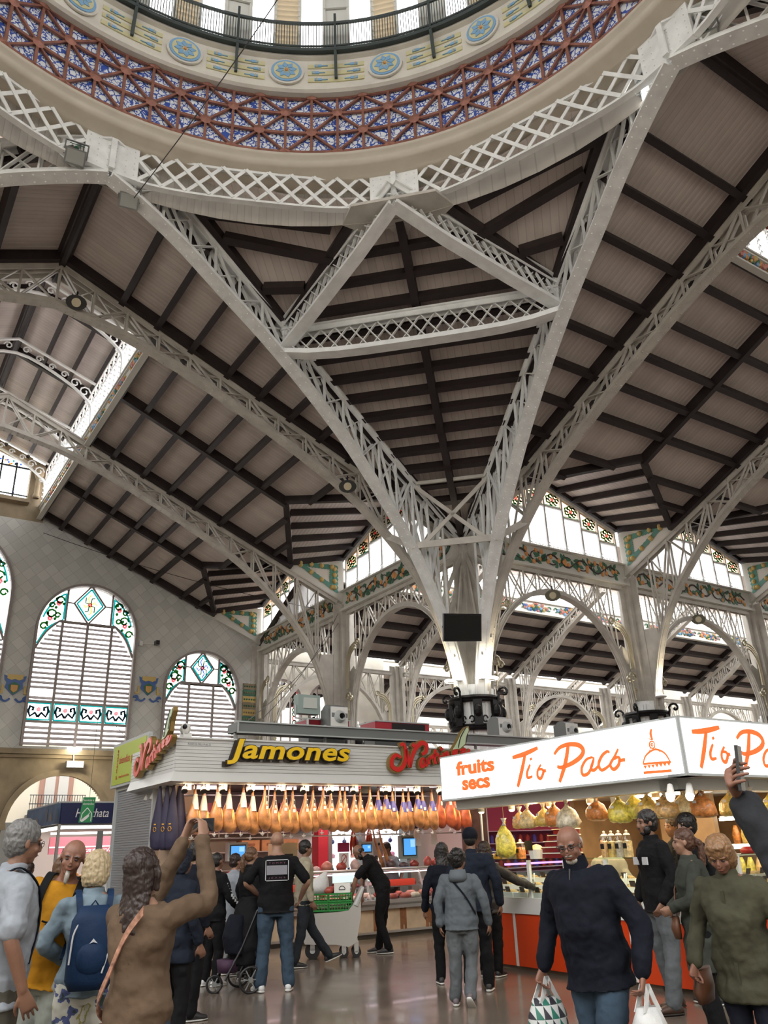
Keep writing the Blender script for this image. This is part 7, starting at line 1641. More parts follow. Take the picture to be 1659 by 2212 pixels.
    if hair:
        st_, mt = hair[:2]; m = MB()
        if st_ in ('short', 'crop', 'curly', 'bob', 'long', 'pony', 'tuft'):
            g = {'short': .010, 'crop': .004, 'curly': .022, 'bob': .017, 'long': .014, 'pony': .008, 'tuft': .016}[st_]
            m.sphere(P(0, -.022, .042), (.079+g)*k, 16, 12, .99, 1.12, 1.06, hax)
            m.sphere(P(0, -.042, -.002), (.072+g)*k, 14, 10, 1.02, .95, 1.05, hax)
            if st_ in ('short', 'tuft'): m.sphere(P(0, .035, .09), .04*k, 10, 7, 1.4, .8, .5, hax)
            if st_ == 'curly':
                rn = random.Random(3)
                for i in range(46):
                    a, b_ = rn.uniform(0, 6.28), rn.uniform(-.3, 1.4); m.sphere(P(.098*math.cos(a)*math.cos(b_), -.025+.11*math.sin(a)*math.cos(b_) if math.sin(a) < .75 or b_ > .5 else -.02, .03+.1*math.sin(b_)), .026*k, 6, 5)
            if st_ == 'bob':
                m.loft([(P(0, -.03, .03), hx, hf, .100*k, .10*k), (P(0, -.035, -.04), hx, hf, .102*k, .092*k), (P(0, -.045, -.09), hx, hf, .082*k, .07*k), (P(0, -.05, -.115), hx, hf, .06*k, .04*k)])
                m.sphere(P(0, .045, .088), .055*k, 10, 7, 1.3, .75, .5, hax)
            if st_ == 'long':
                dn = -ZD; c = P(0, -.05, -.02); m.loft([(P(0, -.03, .03), hx, hf, .092*k, .095*k), (c+dn*.06*k, hx, hf, .10*k, .075*k), (c+dn*.18*k-hf*.03*k, hx, hf, .115*k, .065*k), (c+dn*.30*k-hf*.04*k, hx, hf, .115*k, .055*k), (c+dn*.40*k-hf*.04*k, hx, hf, .095*k, .045*k), (c+dn*.46*k-hf*.04*k, hx, hf, .06*k, .03*k)])
                for q in (-1, 1): m.tube([P(.072*q, .03, .05), P(.088*q, .02, -.02), P(.085*q, -.01, -.11)], [.02*k, .02*k, .014*k], 8)
            if st_ == 'pony': c = P(0, -.115, .0); m.tube([c+hu*.02, c-hf*.03, c-hf*.04-ZD*.08, c-hf*.03-ZD*.2, c-hf*.0-ZD*.28], [.024*k, .034*k, .036*k, .028*k, .01*k], 8)
        if st_ == 'fringe':   # bald top with short hair at sides
            for q in (-1, 1): m.sphere(P(.062*q, -.03, .0), .034*k, 10, 7, .6, 1.5, 1.15, hax)
            m.sphere(P(0, -.082, -.012), .045*k, 10, 7, 1.2, .45, .95, hax)
        if len(m.v):
            ho = finish(m.build('hair', mt, root, world=False), max(.006, vox*.7), .012 if st_ not in ('crop', 'fringe') else .004)
            if st_ not in ('crop', 'fringe'): dd_ = ho.modifiers.new('locks', 'DISPLACE'); dd_.texture = TEX2; dd_.strength = .014; dd_.texture_coords = 'GLOBAL'
    if beard:
        m = MB(); kind, mt = beard
        if kind == 'goatee': m.loft([(P(0, .078, -.075), hx, hu, .014*k, .01*k), (P(0, .084, -.10), hx, hf, .016*k, .012*k), (P(0, .082, -.14), hx, hf, .013*k, .010*k), (P(0, .078, -.155), hx, hf, .005*k, .005*k)])
        else:
            m.sphere(P(0, .036, -.086), .037*k, 10, 8, 1.2, 1.05, .8, hax); m.sphere(P(0, .086, -.046), .02*k, 8, 5, 1.3, .4, .32, hax)
            if kind == 'full': m.sphere(P(.04, .02, -.06), .04*k, 8, 6, .9, 1, 1.2, hax); m.sphere(P(-.04, .02, -.06), .04*k, 8, 6, .9, 1, 1.2, hax)
        m.build('beard', mt, root, True, world=False)
    if glasses:
        m = MB()
        for q in (-1, 1):
            m.tube([P(.032*q+.021*math.cos(t), .094, .003+.016*math.sin(t)) for t in [i*.52 for i in range(13)]], .0018*k, 5); m.tube([P(.053*q, .092, .006), P(.078*q, .05, .008), P(.082*q, -.01, .0)], .002*k, 5)
        m.tube([P(-.011, .096, .006), P(.011, .096, .006)], .0018*k, 5); m.build('glasses', M_blackp, root, world=False)
    if extra: extra(dict(root=root, s=s, L=Lp, P=P, A=A_, sh=sh, hx=hx, hf=hf, hu=hu, k=k, up=up, xr=xr, fw=fw, wf=wf))
    return root
M_eye = mat('eye_dark', (.03, .02, .02), .2); M_lip = mat('lips', (.28, .09, .07), .5)
W_sole = mat('white_sole', (.6, .6, .58), .5); B_shoe = (mat('black_shoe', (.02, .02, .022), .5), W_sole); W_shoe = (mat('white_shoe', (.62, .63, .64), .5), W_sole); BR_shoe = (mat('brown_boot', (.06, .03, .02), .5), mat('dark_sole', (.02, .015, .012), .6)); GR_shoe = (mat('mauve_shoe', (.12, .10, .11), .5), W_sole)
def loose(e, o, label, cat):
    o.parent = None; o.location = e['root'].location; o.rotation_euler = e['root'].rotation_euler; o['label'] = label; o['category'] = cat; return o
def strap(e, pts, mt, w=.035, name='strap', off=.03):
    m = MB(); q = [Vector(p) for p in pts]; q = [Vector(c) for c in cr([tuple(p) for p in q], 5)]; m.sweep(q, w*e['s'], .006, e['xr'] if abs(q[0].x-q[-1].x) < .2 else e['up']); m.build(name, mt, e['root'], world=False)
def backpack(e, mt, w=.15, h=.42, d=.09, z=1.16, trim=None, emblem=None, straps=True, label='backpack'):
    L = e['L']; s = e['s']; c = lambda x, y, zz: L((x, y, zz))
    m = MB(); y0 = -.135-d
    m.loft([(c(0, y0, z-h/2), e['xr'], e['fw'], w*.8*s, d*.75*s), (c(0, y0, z-h/2+.06), e['xr'], e['fw'], w*1.0*s, d*1.05*s), (c(0, y0, z), e['xr'], e['fw'], w*1.0*s, d*1.05*s), (c(0, y0, z+h/2-.09), e['xr'], e['fw'], w*.93*s, d*.95*s), (c(0, y0+.01, z+h/2), e['xr'], e['fw'], w*.6*s, d*.6*s)]); b = loose(e, m.build('backpack', mt, None, True, world=False), label, 'backpack')
    m = MB(); m.sphere(c(0, y0-d*.75, z-.07), .1*s, 12, 8, 1.05, .5, 1.1, (e['xr'], e['fw'], e['up'])); m.build('front_pocket', mt, b, True, world=False)
    if trim: m = MB(); m.tube([c(math.cos(t)*w*.86, y0-d*.62, z+.03+math.sin(t)*h*.33) for t in [math.pi*i/14 for i in range(15)]]+[c(-w*.9, y0-d*.55, z-.1)], .006*s, 6); m.tube([c(w*.45, y0-d*1.0, z-.16), c(w*.75, y0-d*.85, z+.0)], .006*s, 5); m.build('zip_trim', trim, b, world=False)
    if emblem: m = MB(); p = c(0, y0-d*1.13, z+.02); m.prism([p+e['xr']*-.022, p+e['up']*.028, p+e['xr']*.026, p+e['up']*.008], -e['fw']*.004); m.build('emblem', emblem, b, world=False)
    if straps:
        for q in (-1, 1):
            m = MB(); pts = [c(.09*q, -.15, 1.32), c(.105*q, -.115, 1.43), c(.11*q, .0, 1.478), c(.115*q, .105, 1.42), c(.125*q, .148, 1.3), c(.14*q, .13, 1.15), c(.165*q, .05, 1.05)]
            p = [Vector(v) for v in cr([tuple(v) for v in pts], 5)]; m.sweep(p, .042*s, .012, e['xr']); m.build('strap', mt, b, world=False)
        m = MB(); m.tube([c(-.03, -.16, 1.37), c(0, -.17, 1.41), c(.03, -.16, 1.37)], .006*s, 5); m.build('loop', mt, b, world=False)
J_navy = cloth('navy_cloth', (.0045, .006, .012)); J_black = cloth('black_cloth', (.005, .005, .006)); C_denim = cloth('denim', (.035, .058, .088)); C_ltdenim = cloth('light_denim', (.145, .195, .235), var=.35); C_brown = cloth('brown_knit', (.105, .070, .045)); C_yellow = cloth('mustard_cotton', (.37, .17, .010)); C_white = cloth('white_cotton', (.25, .275, .31)); C_khaki = cloth('khaki', (.08, .075, .06)); C_short = cloth('pale_shorts', (.28, .30, .27)); C_olive = cloth('olive_cloth', (.055, .054, .034)); C_grey = cloth('grey_fleece', (.095, .11, .125)); C_ltgrey = cloth('light_grey_cotton', (.22, .23, .24)); C_beige = cloth('beige_cloth', (.30, .27, .20)); C_greyjean = cloth('grey_jeans', (.10, .11, .12)); C_dkolive = cloth('dark_green_cloth', (.035, .04, .033)); C_puff = cloth('puffer', (.03, .027, .025), .4); C_dkblue = cloth('dark_blue_cloth', (.009, .013, .023)); C_cream = cloth('cream_knit', (.40, .37, .30))
def floral():
    m = mat('floral_print', (.5, .5, .45), .8); nt = m.node_tree; b = nt.nodes['Principled BSDF']; tc = nt.nodes.new('ShaderNodeTexCoord')
    n = nt.nodes.new('ShaderNodeTexNoise'); n.inputs['Scale'].default_value = 9; n.inputs['Detail'].default_value = 3; nt.links.new(tc.outputs['Object'], n.inputs['Vector'])
    c = nt.nodes.new('ShaderNodeValToRGB'); nt.links.new(n.outputs['Color'], c.inputs[0]); r = c.color_ramp; r.interpolation = 'CONSTANT'; r.elements[0].color = (.03, .05, .05, 1); r.elements[1].position = .42; r.elements[1].color = (.06, .08, .2, 1)
    for p, q in ((.47, (.45, .45, .40, 1)), (.58, (.30, .28, .10, 1)), (.62, (.5, .5, .45, 1)), (.70, (.08, .10, .09, 1))): e = r.elements.new(p); e.color = q
    nt.links.new(c.outputs[0], b.inputs['Base Color']); return m
M_floral = floral(); M_bagblue = cloth('backpack_blue', (.006, .022, .062), .6); M_wtrim = mat('pale_trim', (.5, .52, .55), .4); M_leather = mat('brown_leather', (.10, .04, .018), .5); M_phone = mat('phone', (.02, .022, .025), .25)
HD = lambda a, b, c=None: (a, b) if c is None else (a, b, c)
# 1 man in white polo, far left
def e1(e):
    c = e['L']; strap(e, [c((.16, -.12, 1.12)), c((.12, -.1, 1.38)), c((.10, .0, 1.475)), c((.10, .12, 1.38)), c((.10, .155, 1.2)), c((.14, .12, 1.0))], J_navy, .04); strap(e, [c((-.12, -.1, 1.38)), c((-.10, .0, 1.475)), c((-.10, .12, 1.38)), c((-.10, .155, 1.2))], J_navy, .04)
human('grey-haired man in a white polo and glasses at the left edge, facing right', 22, 5.7, 1.81, -72, 'tan', lean=3, head=(0, -4), wf=1.05, belly=.03, top=(C_white, 'short', .80, .032, 'polo'), bottom=(C_khaki, 'long', .022), shoes=B_shoe, hair=('short', HR['grey']), glasses=True, vox=.0055, extra=e1)
# 2 man in yellow T-shirt
def e2(e):
    c = e['L']
    for q in (-1, 1):
        m = MB(); pts = [c((.10*q, -.06, 1.47)), c((.11*q, .03, 1.478)), c((.115*q, .125, 1.40)), c((.12*q, .165, 1.25)), c((.15*q, .14, 1.12)), c((.185*q, .04, 1.05))]; m.sweep([Vector(v) for v in cr([tuple(v) for v in pts], 5)], .05, .014, e['xr']); m.build('strap', J_black, e['root'], world=False)
    m = MB(); p = c((-.02, .175, 1.22))
    for i in range(9): a = i*.7; m.tube([p+Vector((.0, 0, 0)), p+Vector((.09*math.cos(a)*(.5+.5*(i % 2)), .008, .035*math.sin(a)))], .006, 4)
    m.build('chest_print', J_black, e['root'], world=False)
human('bald man with a long grey goatee in a mustard T-shirt and pale shorts', 122, 6.6, 1.74, 168, 'ruddy', lean=9, side=-12, head=(6, 0), wf=1.08, belly=.03, arms=(((-.30, .06, 1.14), (-.33, .18, .90)), ((.32, .0, 1.13), (.34, .12, .87))), top=(C_yellow, 'short', .84, .026, 'tshirt'), bottom=(C_short, 'short', .03), shoes=B_shoe, beard=('goatee', HR['white']), vox=.0055, extra=e2)
# 3 woman with blue backpack
human('blond short-haired woman in a pale denim jacket with a blue backpack, seen from behind', 212, 6.3, 1.62, 4, 'fair', lean=2, head=(-25, -6), fem=True, wf=1.02, arms=(((-.30, .02, 1.16), (-.16, .20, 1.03)), ((.30, .02, 1.16), (.16, .20, 1.03))), top=(C_ltdenim, 'long', .90, .024), bottom=(M_floral, 'long', .03), shoes=W_shoe, hair=('bob', HR['blond']), vox=.009, extra=lambda e: backpack(e, M_bagblue, .155, .50, .085, 1.13, M_wtrim, M_wtrim, label='blue backpack with pale zip worn by the blond woman'))
# 4 woman photographing, brown cardigan
def e4(e):
    w = e['A']; c = (w[0][1]+w[1][1])/2+Vector((0, .095, .075)); m = MB(); m.box(c, (.15, .012, .074)); ph = loose(e, m.build('phone', M_phone, None, world=False), 'black phone held up by the woman in the brown cardigan', 'phone')
    L = e['L']; m = MB(); pts = [L((.13, -.14, 1.42)), L((.04, -.17, 1.3)), L((-.06, -.17, 1.12)), L((-.16, -.14, .96)), L((-.215, .0, .86)), L((-.2, .1, .84))]
    m.sweep([Vector(v) for v in cr([tuple(v) for v in pts], 6)], .045, .008, e['up']); sb = m.build('woven_strap', mat('woven_band', (.35, .18, .12), .8, var=.6, vscale=30), e['root'], world=False)
    m = MB(); m.loft([(L((-.235, .03, .84)), e['xr'], e['fw'], .04, .08), (L((-.24, .03, .72)), e['xr'], e['fw'], .05, .11), (L((-.235, .03, .62)), e['xr'], e['fw'], .04, .09)]); loose(e, m.build('shoulder_bag', M_leather, None, True, world=False), 'dark leather shoulder bag at the hip of the woman in the brown cardigan', 'bag')
# phone itself is a thing of its own: placed below
human('woman in a brown cardigan with long dark hair raising both arms to take a photo', 322, 4.95, 1.62, -42, 'fair', lean=-2, head=(-8, 16), fem=True, wf=1.06, arms=(((-.20, .30, 1.46), (-.075, .38, 1.78)), ((.21, .30, 1.44), (.075, .38, 1.78))), hands=(.5, .5), hdir=(HD((.25, .35, 1), (1, .2, 0)), HD((-.25, .35, 1), (-1, .2, 0))), top=(C_brown, 'long', .62, .03, 'cardigan'), bottom=(C_denim, 'long', .02), shoes=B_shoe, hair=('long', HR['brown']), vox=.005, extra=e4)
# 5 pair behind her
human('person in a dark blue coat with a dark patterned headscarf behind the raised arms', 392, 8.6, 1.64, -55, 'tan', fem=True, wf=1.05, top=(C_dkblue, 'long', .72, .035), bottom=(J_black, 'long', .02), shoes=B_shoe, hair=('bob', cloth('patterned_scarf', (.02, .025, .04), .8, .6)), vox=.012, extra=lambda e: backpack(e, C_grey, .12, .34, .07, .86, M_wtrim, None, False, 'grey backpack hanging low behind the woman in the brown cardigan'))
human('dark-haired man with glasses half hidden by the photographing woman', 424, 10.0, 1.72, -70, 'tan', top=(J_navy, 'long', .85, .03), bottom=(J_black, 'long', .02), shoes=B_shoe, hair=('short', HR['black']), glasses=True, vox=.014)
# 6 track suit
def e6(e):
    m = MB(); a, el, w = e['sh'][1], e['A'][1][0], e['A'][1][1]
    for i in range(10):
        t = i/9; p = (a.lerp(el, .3).lerp(el, t*2) if t < .5 else el.lerp(w, (t-.5)*1.9)); m.box(p+Vector((.068, 0, 0))*e['s'], (.006, .03, .035))
    m.build('sleeve_lettering', M_wtrim, e['root'], world=False)
human('person in a black tracksuit with a white lettered sleeve and white trainers', 468, 12.3, 1.60, -48, 'tan', fem=True, arms=(((-.24, .0, 1.14), (-.2, .12, .93)), ((.25, .05, 1.14), (.24, .24, .98))), top=(J_black, 'long', .88, .035, 'hoodie'), bottom=(J_black, 'long', .022), shoes=W_shoe, hair=('crop', HR['black']), vox=.013, extra=e6)
human('person in a white hooded top behind the black tracksuit', 507, 13.2, 1.58, -60, 'fair', top=(C_white, 'long', .75, .035, 'hoodie'), bottom=(C_ltgrey, 'long', .02), shoes=W_shoe, hair=('short', HR['brown']), vox=.015)
human('fair-haired woman with a ponytail in a black jacket behind the pushchair', 541, 12.7, 1.66, -62, 'fair', fem=True, top=(J_black, 'long', .8, .03), bottom=(J_black, 'long', .02), shoes=B_shoe, hair=('pony', HR['chestnut']), vox=.013)
# 9 bald man, black T-shirt with panel
def e9(e):
    c = e['L']; m = MB(); y = -.168
    for (x0, x1, z0, z1) in ((-.135, .135, 1.395, 1.403), (-.135, .135, 1.17, 1.178), (-.139, -.131, 1.17, 1.403), (.131, .139, 1.17, 1.403)): m.box(c(((x0+x1)/2, y, (z0+z1)/2)), ((x1-x0)*1.0, .006, z1-z0), (e['xr'], e['fw'], e['up']))
    m.build('print_frame', M_wtrim, e['root'], world=False); m = MB(); m.box(c((0, y, 1.288)), (.262, .005, .11), (e['xr'], e['fw'], e['up'])); m.build('print_panel', mat('grey_print', (.22, .22, .25), .8), e['root'], world=False)
    m = MB(); 
    for z in (1.355, 1.19): v_, f_ = text_mesh('TOMMY' if z > 1.3 else 'JEANS', lambda x, yy, d: c((-.1+x, y-.002-d, z+yy)), h=.022, w=.2, ext=.003, sp=1.6); m.add(v_, f_)
    m.build('print_lettering', mat('mauve_print', (.16, .06, .10), .8), e['root'], world=False)
human('bald man from behind in a black T-shirt with a framed white print and blue jeans', 598, 11.55, 1.84, 2, 'fair', wf=1.22, belly=.05, arms=(((-.36, -.02, 1.16), (-.22, .14, 1.02)), ((.37, -.04, 1.15), (.30, .12, .96))), legs=(((-.13, .02, .50), (-.17, -.02, .09), -25), ((.13, .02, .50), (.16, -.02, .09), 8)), top=(J_black, 'short', .86, .022, 'tshirt'), bottom=(C_denim, 'long', .026), shoes=W_shoe, vox=.010, extra=e9, eyes=False)
# 11 man in beige jacket, 13 man bending over the trolley, 14 seller
human('dark-haired man in a beige jacket walking beside the green crates', 657, 13.7, 1.74, -78, 'tan', legs=(((-.08, .14, .50), (-.10, .40, .13), 0, -20), ((.08, -.05, .50), (.10, -.16, .09), 0)), top=(C_beige, 'long', .82, .03), bottom=(cloth('dark_trousers', (.02, .024, .03)), 'long', .02), shoes=B_shoe, hair=('short', HR['black']), vox=.013)
human('bearded bald man in black bending over the white trolley', 826, 15.0, 1.80, 88, 'tan', lean=32, head=(0, -14), arms=(((-.22, .42, 1.10), (-.2, .50, .84)), ((.2, .34, 1.08), (.16, .36, .82))), legs=(((-.09, .08, .50), (-.1, -.06, .09), 0), ((.09, .02, .5), (.1, .10, .09), 0)), top=(J_black, 'short', .86, .022, 'polo'), bottom=(J_black, 'long', .018), shoes=B_shoe, hair=('crop', HR['black']) if False else ('fringe', HR['black']), beard=('full', HR['black']), vox=.012)
human('seller in a white T-shirt behind the ham counter', 846, 18.6, 1.72, 135, 'tan', lean=8, head=(0, -18), top=(C_white, 'short', .85, .02, 'tshirt'), bottom=(J_black, 'long'), shoes=B_shoe, hair=('short', HR['black']), vox=.016)
# 15-18 group between the stalls
def e15(e):
    c = e['L']; m = MB(); m.loft([(c((0, -.09, 1.36)), e['xr'], e['fw'], .10, .07), (c((0, -.125, 1.42)), e['xr'], e['fw'], .105, .07), (c((0, -.08, 1.50)), e['xr'], e['fw'], .085, .05)]); m.build('hood', C_grey, e['root'], True, world=False)
    m = MB(); pts = [c((-.13, .0, 1.46)), c((-.07, -.135, 1.38)), c((.08, -.15, 1.2)), c((.19, -.08, 1.0))]; m.sweep([Vector(v) for v in cr([tuple(v) for v in pts], 5)], .03, .008, e['up']); m.build('strap', J_navy, e['root'], world=False)
human('curly-haired youth in a grey hooded top and grey trousers walking away', 988, 10.0, 1.54, -6, 'tan', head=(-42, 0), wf=1.08, arms=(((-.28, -.02, 1.13), (-.27, .02, .88)), ((.30, -.02, 1.13), (.33, .06, .88))), legs=(((-.10, .02, .50), (-.13, .06, .09), -5), ((.09, .05, .50), (.07, -.12, .14), 5, 35)), top=(C_grey, 'long', .82, .035, 'hoodie'), bottom=(C_greyjean, 'long', .025), shoes=GR_shoe, hair=('curly', HR['black']), vox=.011, extra=e15)
def cap(e):
    P = e['P']; m = MB(); m.sphere(P(0, -.012, .045), .1*e['k'], 14, 10, .98, 1.13, .98, (e['hx'], e['hf'], e['hu'])); m.build('cap', J_navy, e['root'], True, world=False); m = MB(); m.sphere(P(0, .12, .045), .06*e['k'], 12, 6, 1.1, 1.1, .12, (e['hx'], e['hf'], e['hu'])); m.build('cap_brim', J_navy, e['root'], True, world=False)
human('man in a dark cap and navy jacket seen from behind between the stalls', 1018, 11.0, 1.78, -8, 'tan', wf=1.1, top=(C_dkblue, 'long', .84, .035), bottom=(J_black, 'long', .02), shoes=B_shoe, hair=('crop', HR['black']), extra=cap, vox=.012)
human('long dark-haired woman in dark clothes with a navy backpack', 955, 11.6, 1.62, 12, 'tan', fem=True, top=(J_navy, 'long', .84, .03), bottom=(J_black, 'long', .02), shoes=B_shoe, hair=('long', HR['black']), vox=.013, extra=lambda e: backpack(e, J_navy, .15, .42, .09, 1.02, None, None, False, 'navy backpack on the long dark-haired woman between the stalls'))
human('person in a dark quilted jacket pointing at the nut trays', 1046, 12.1, 1.62, -28, 'fair', fem=True, arms=(((-.24, .0, 1.14), (-.22, .15, .95)), ((.40, .20, 1.20), (.52, .46, 1.10))), hands=(.35, .08), hdir=(None, HD((.35, 1, -.3), (0, -.2, -1))), top=(C_puff, 'long', .80, .04), bottom=(J_black, 'long', .02), shoes=B_shoe, hair=('long', HR['brown']), vox=.012)
M_bagw = mat('white_bag', (.55, .56, .56), .45, bump=.6, bscale=18)
def tri_mat():
    m = mat('triangle_print', (.5, .5, .5), .6); nt = m.node_tree; b = nt.nodes['Principled BSDF']; tc = nt.nodes.new('ShaderNodeTexCoord'); mp = nt.nodes.new('ShaderNodeMapping'); mp.inputs['Rotation'].default_value = (0, .0, 0); mp.inputs['Scale'].default_value = (14, 14, 14)
    nt.links.new(tc.outputs['Object'], mp.inputs[0]); s1 = nt.nodes.new('ShaderNodeSeparateXYZ'); nt.links.new(mp.outputs[0], s1.inputs[0])
    def M(op, a, b_): n = nt.nodes.new('ShaderNodeMath'); n.operation = op; (nt.links.new(a, n.inputs[0]) if not isinstance(a, (int, float)) else setattr(n.inputs[0], 'default_value', a)); (nt.links.new(b_, n.inputs[1]) if not isinstance(b_, (int, float)) else setattr(n.inputs[1], 'default_value', b_)); return n.outputs[0]
    x = M('ADD', s1.outputs[0], s1.outputs[1]); z = s1.outputs[2]; t = M('GREATER_THAN', M('FRACT', x, 0), M('FRACT', z, 0)); ck = M('MODULO', M('ADD', M('FLOOR', x, 0), M('FLOOR', z, 0)), 2)
    mx = nt.nodes.new('ShaderNodeMix'); mx.data_type = 'RGBA'; mx.inputs[6].default_value = (.02, .02, .03, 1); mx.inputs[7].default_value = (.02, .14, .10, 1); nt.links.new(ck, mx.inputs[0])
    m2 = nt.nodes.new('ShaderNodeMix'); m2.data_type = 'RGBA'; m2.inputs[6].default_value = (.5, .52, .52, 1); nt.links.new(t, m2.inputs[0]); nt.links.new(mx.outputs[2], m2.inputs[7]); nt.links.new(m2.outputs[2], b.inputs['Base Color']); return m
def carrier(e, h, mt, label, w, ht, print_=None):
    c = Vector(h)-Vector((0, 0, .06)); X_, Y_ = Vector((.25, 1, 0)).normalized(), Vector((1, -.25, 0)).normalized(); m = MB()
    m.loft([(c-ZD*.11, X_, Y_, w*.7, .04), (c-ZD*.2, X_, Y_, w*.95, .09), (c-ZD*(.25+ht*.5), X_, Y_, w*1.05, .12), (c-ZD*(.22+ht), X_, Y_, w*.95, .11), (c-ZD*(.25+ht), X_, Y_, w*.6, .07)]); o = loose(e, m.build('shopping_bag', mt, None, True, world=False), label, 'bag')
    m = MB()
    for q in (-1, 1):
        for k in (-1, 1): m.sweep([c+Y_*(.02*k)+ZD*.01, c+X_*(q*w*.3)+Y_*(.03*k)-ZD*.08, c+X_*(q*w*.5)+Y_*(.035*k)-ZD*.13], .035, .006, X_)
    m.build('handle', M_bagw, o, world=False)
    if print_: m = MB(); m.box(c-ZD*(.3+ht*.4)+Y_*.0-X_*0+Vector((0, .125, 0))*0+Y_*(-.12), (.04, .006, .12), (X_, Y_, ZD)); m.build('print', print_, o, world=False)
def e19(e):
    carrier(e, e['A'][1][1], tri_mat(), 'carrier bag with white, green and black triangles held by the bald older man', .15, .34)
    carrier(e, e['A'][0][1], M_bagw, 'white plastic bag with a small red print in the older man\'s other hand', .12, .40, M_redp)
    c = e['L']; m = MB(); m.loft([(c((0, .01, 1.44)), e['xr'], e['fw'], .088, .08), (c((0, .015, 1.50)), e['xr'], e['fw'], .078, .074), (c((0, .02, 1.53)), e['xr'], e['fw'], .074, .072)], False); m.build('collar', J_navy, e['root'], True, world=False)
    m = MB(); m.tube([c((0, .155, .80)), c((0, .165, 1.1)), c((0, .15, 1.35)), c((0, .1, 1.46))], .006, 5); m.build('zip', M_blackp, e['root'], world=False)
# 19 old man with bags
human('bald older man with glasses in a dark navy jacket carrying bags, walking towards the left', 1265, 5.9, 1.70, 150, 'ruddy', lean=7, side=4, head=(14, -12), wf=1.16, belly=.04, arms=(((-.33, .0, 1.10), (-.34, .08, .86)), ((.33, .0, 1.10), (.35, .1, .86))), hands=(1.0, 1.0), legs=(((-.09, .10, .50), (-.10, .14, .09), 0), ((.09, -.02, .50), (.10, -.2, .12), 0)), top=(J_navy, 'long', .76, .04), bottom=(C_denim, 'long', .026), shoes=BR_shoe, hair=('fringe', HR['white']), glasses=True, beard=('short', HR['white']), vox=.005, extra=e19)
# 20-23 right group
def e20(e):
    c = e['L']; m = MB()
    for q in (-1, 1): m.box(c((q*.09, .146, 1.27)), (.11, .012, .075), (e['xr'], e['fw'], e['up'])); 
    m.build('white_block', M_wtrim, e['root'], world=False)
human('tall dark-haired bearded man in a black sports jacket with a white block, facing left', 1412, 9.7, 1.87, 118, 'tan', arms=(((-.27, -.02, 1.14), (-.24, .10, .92)), ((.27, -.02, 1.14), (.24, .10, .92))), legs=(((-.12, .02, .50), (-.16, .10, .09), 10), ((.12, .0, .50), (.15, -.10, .09), -10)), top=(J_black, 'long', .84, .035), bottom=(C_greyjean, 'long', .022), shoes=BR_shoe, hair=('short', HR['black']), beard=('full', HR['black']), vox=.010, extra=e20)
def e21(e):
    c = e['L']; m = MB(); m.loft([(c((.0, .2, .98)), e['xr'], e['fw'], .09, .03), (c((.0, .21, .88)), e['xr'], e['fw'], .10, .04), (c((.0, .2, .80)), e['xr'], e['fw'], .07, .03)]); hb = loose(e, m.build('handbag', M_leather, None, True, world=False), 'brown handbag held by the brown-haired girl', 'bag'); m = MB(); m.tube([c((.02, .19, .97)), c((.1, .16, 1.2)), c((.12, .05, 1.44))], .008, 5); m.build('bag_strap', M_leather, hb, world=False)
human('brown-haired girl with a brown handbag in a dark green coat, looking left', 1487, 8.4, 1.66, 98, 'fair', fem=True, head=(0, 0), arms=(((-.24, .06, 1.14), (-.10, .22, 1.05)), ((.24, .06, 1.14), (.10, .22, 1.05))), top=(C_dkolive, 'long', .55, .03), bottom=(J_black, 'long', .018), shoes=W_shoe, hair=('pony', HR['auburn']), vox=.010, extra=e21)
human('young dark-haired man whose face shows above the brown-haired girl', 1497, 10.2, 1.83, 128, 'fair', top=(J_black, 'long', .84, .03), bottom=(J_black, 'long'), shoes=B_shoe, hair=('tuft', HR['black']), vox=.012)
human('dark-haired person whose head shows just behind the young man', 1468, 11.4, 1.84, 120, 'tan', top=(J_black, 'long', .84, .03), bottom=(J_black, 'long'), shoes=B_shoe, hair=('short', HR['brown']), vox=.015)
def e23(e):
    c = e['L']; m = MB(); m.bar(c((0, .158, .70)), c((0, .152, 1.38)), .02, .008, e['fw']); m.build('placket', C_olive, e['root'], world=False)
    m = MB(); m.loft([(c((.30, .06, .86)), e['xr'], e['fw'], .03, .10), (c((.31, .06, .74)), e['xr'], e['fw'], .045, .13), (c((.30, .06, .66)), e['xr'], e['fw'], .03, .1)]); loose(e, m.build('handbag', M_leather, None, True, world=False), 'brown bag at the side of the woman in the olive jacket', 'bag')
human('sandy-haired older woman in an olive jacket looking down, at the right', 1572, 6.25, 1.60, 156, 'ruddy', fem=True, lean=6, head=(8, -22), wf=1.15, belly=.03, arms=(((-.31, .0, 1.12), (-.30, .12, .90)), ((.31, .02, 1.12), (.30, .16, .90))), hands=(.45, .8), top=(C_olive, 'long', .70, .035), bottom=(cloth('dark_navy_trousers', (.009, .011, .02)), 'long', .024), shoes=W_shoe, hair=('bob', HR['sandy']), vox=.0055, extra=e23)
def e24(e):
    w = e['A'][0][1]; d = Vector((-.2, -.75, .6)).normalized(); c = w+d*.075+Vector((.034, 0, .05)); m = MB(); x = Vector((.12, 1, 0)).normalized(); t = Vector((.08, .1, 1)).normalized(); m.box(c, (.072, .011, .15), (x, x.cross(t), t)); loose(e, m.build('phone', M_phone, None, world=False), 'dark phone held up in the raised hand at the right edge', 'phone')
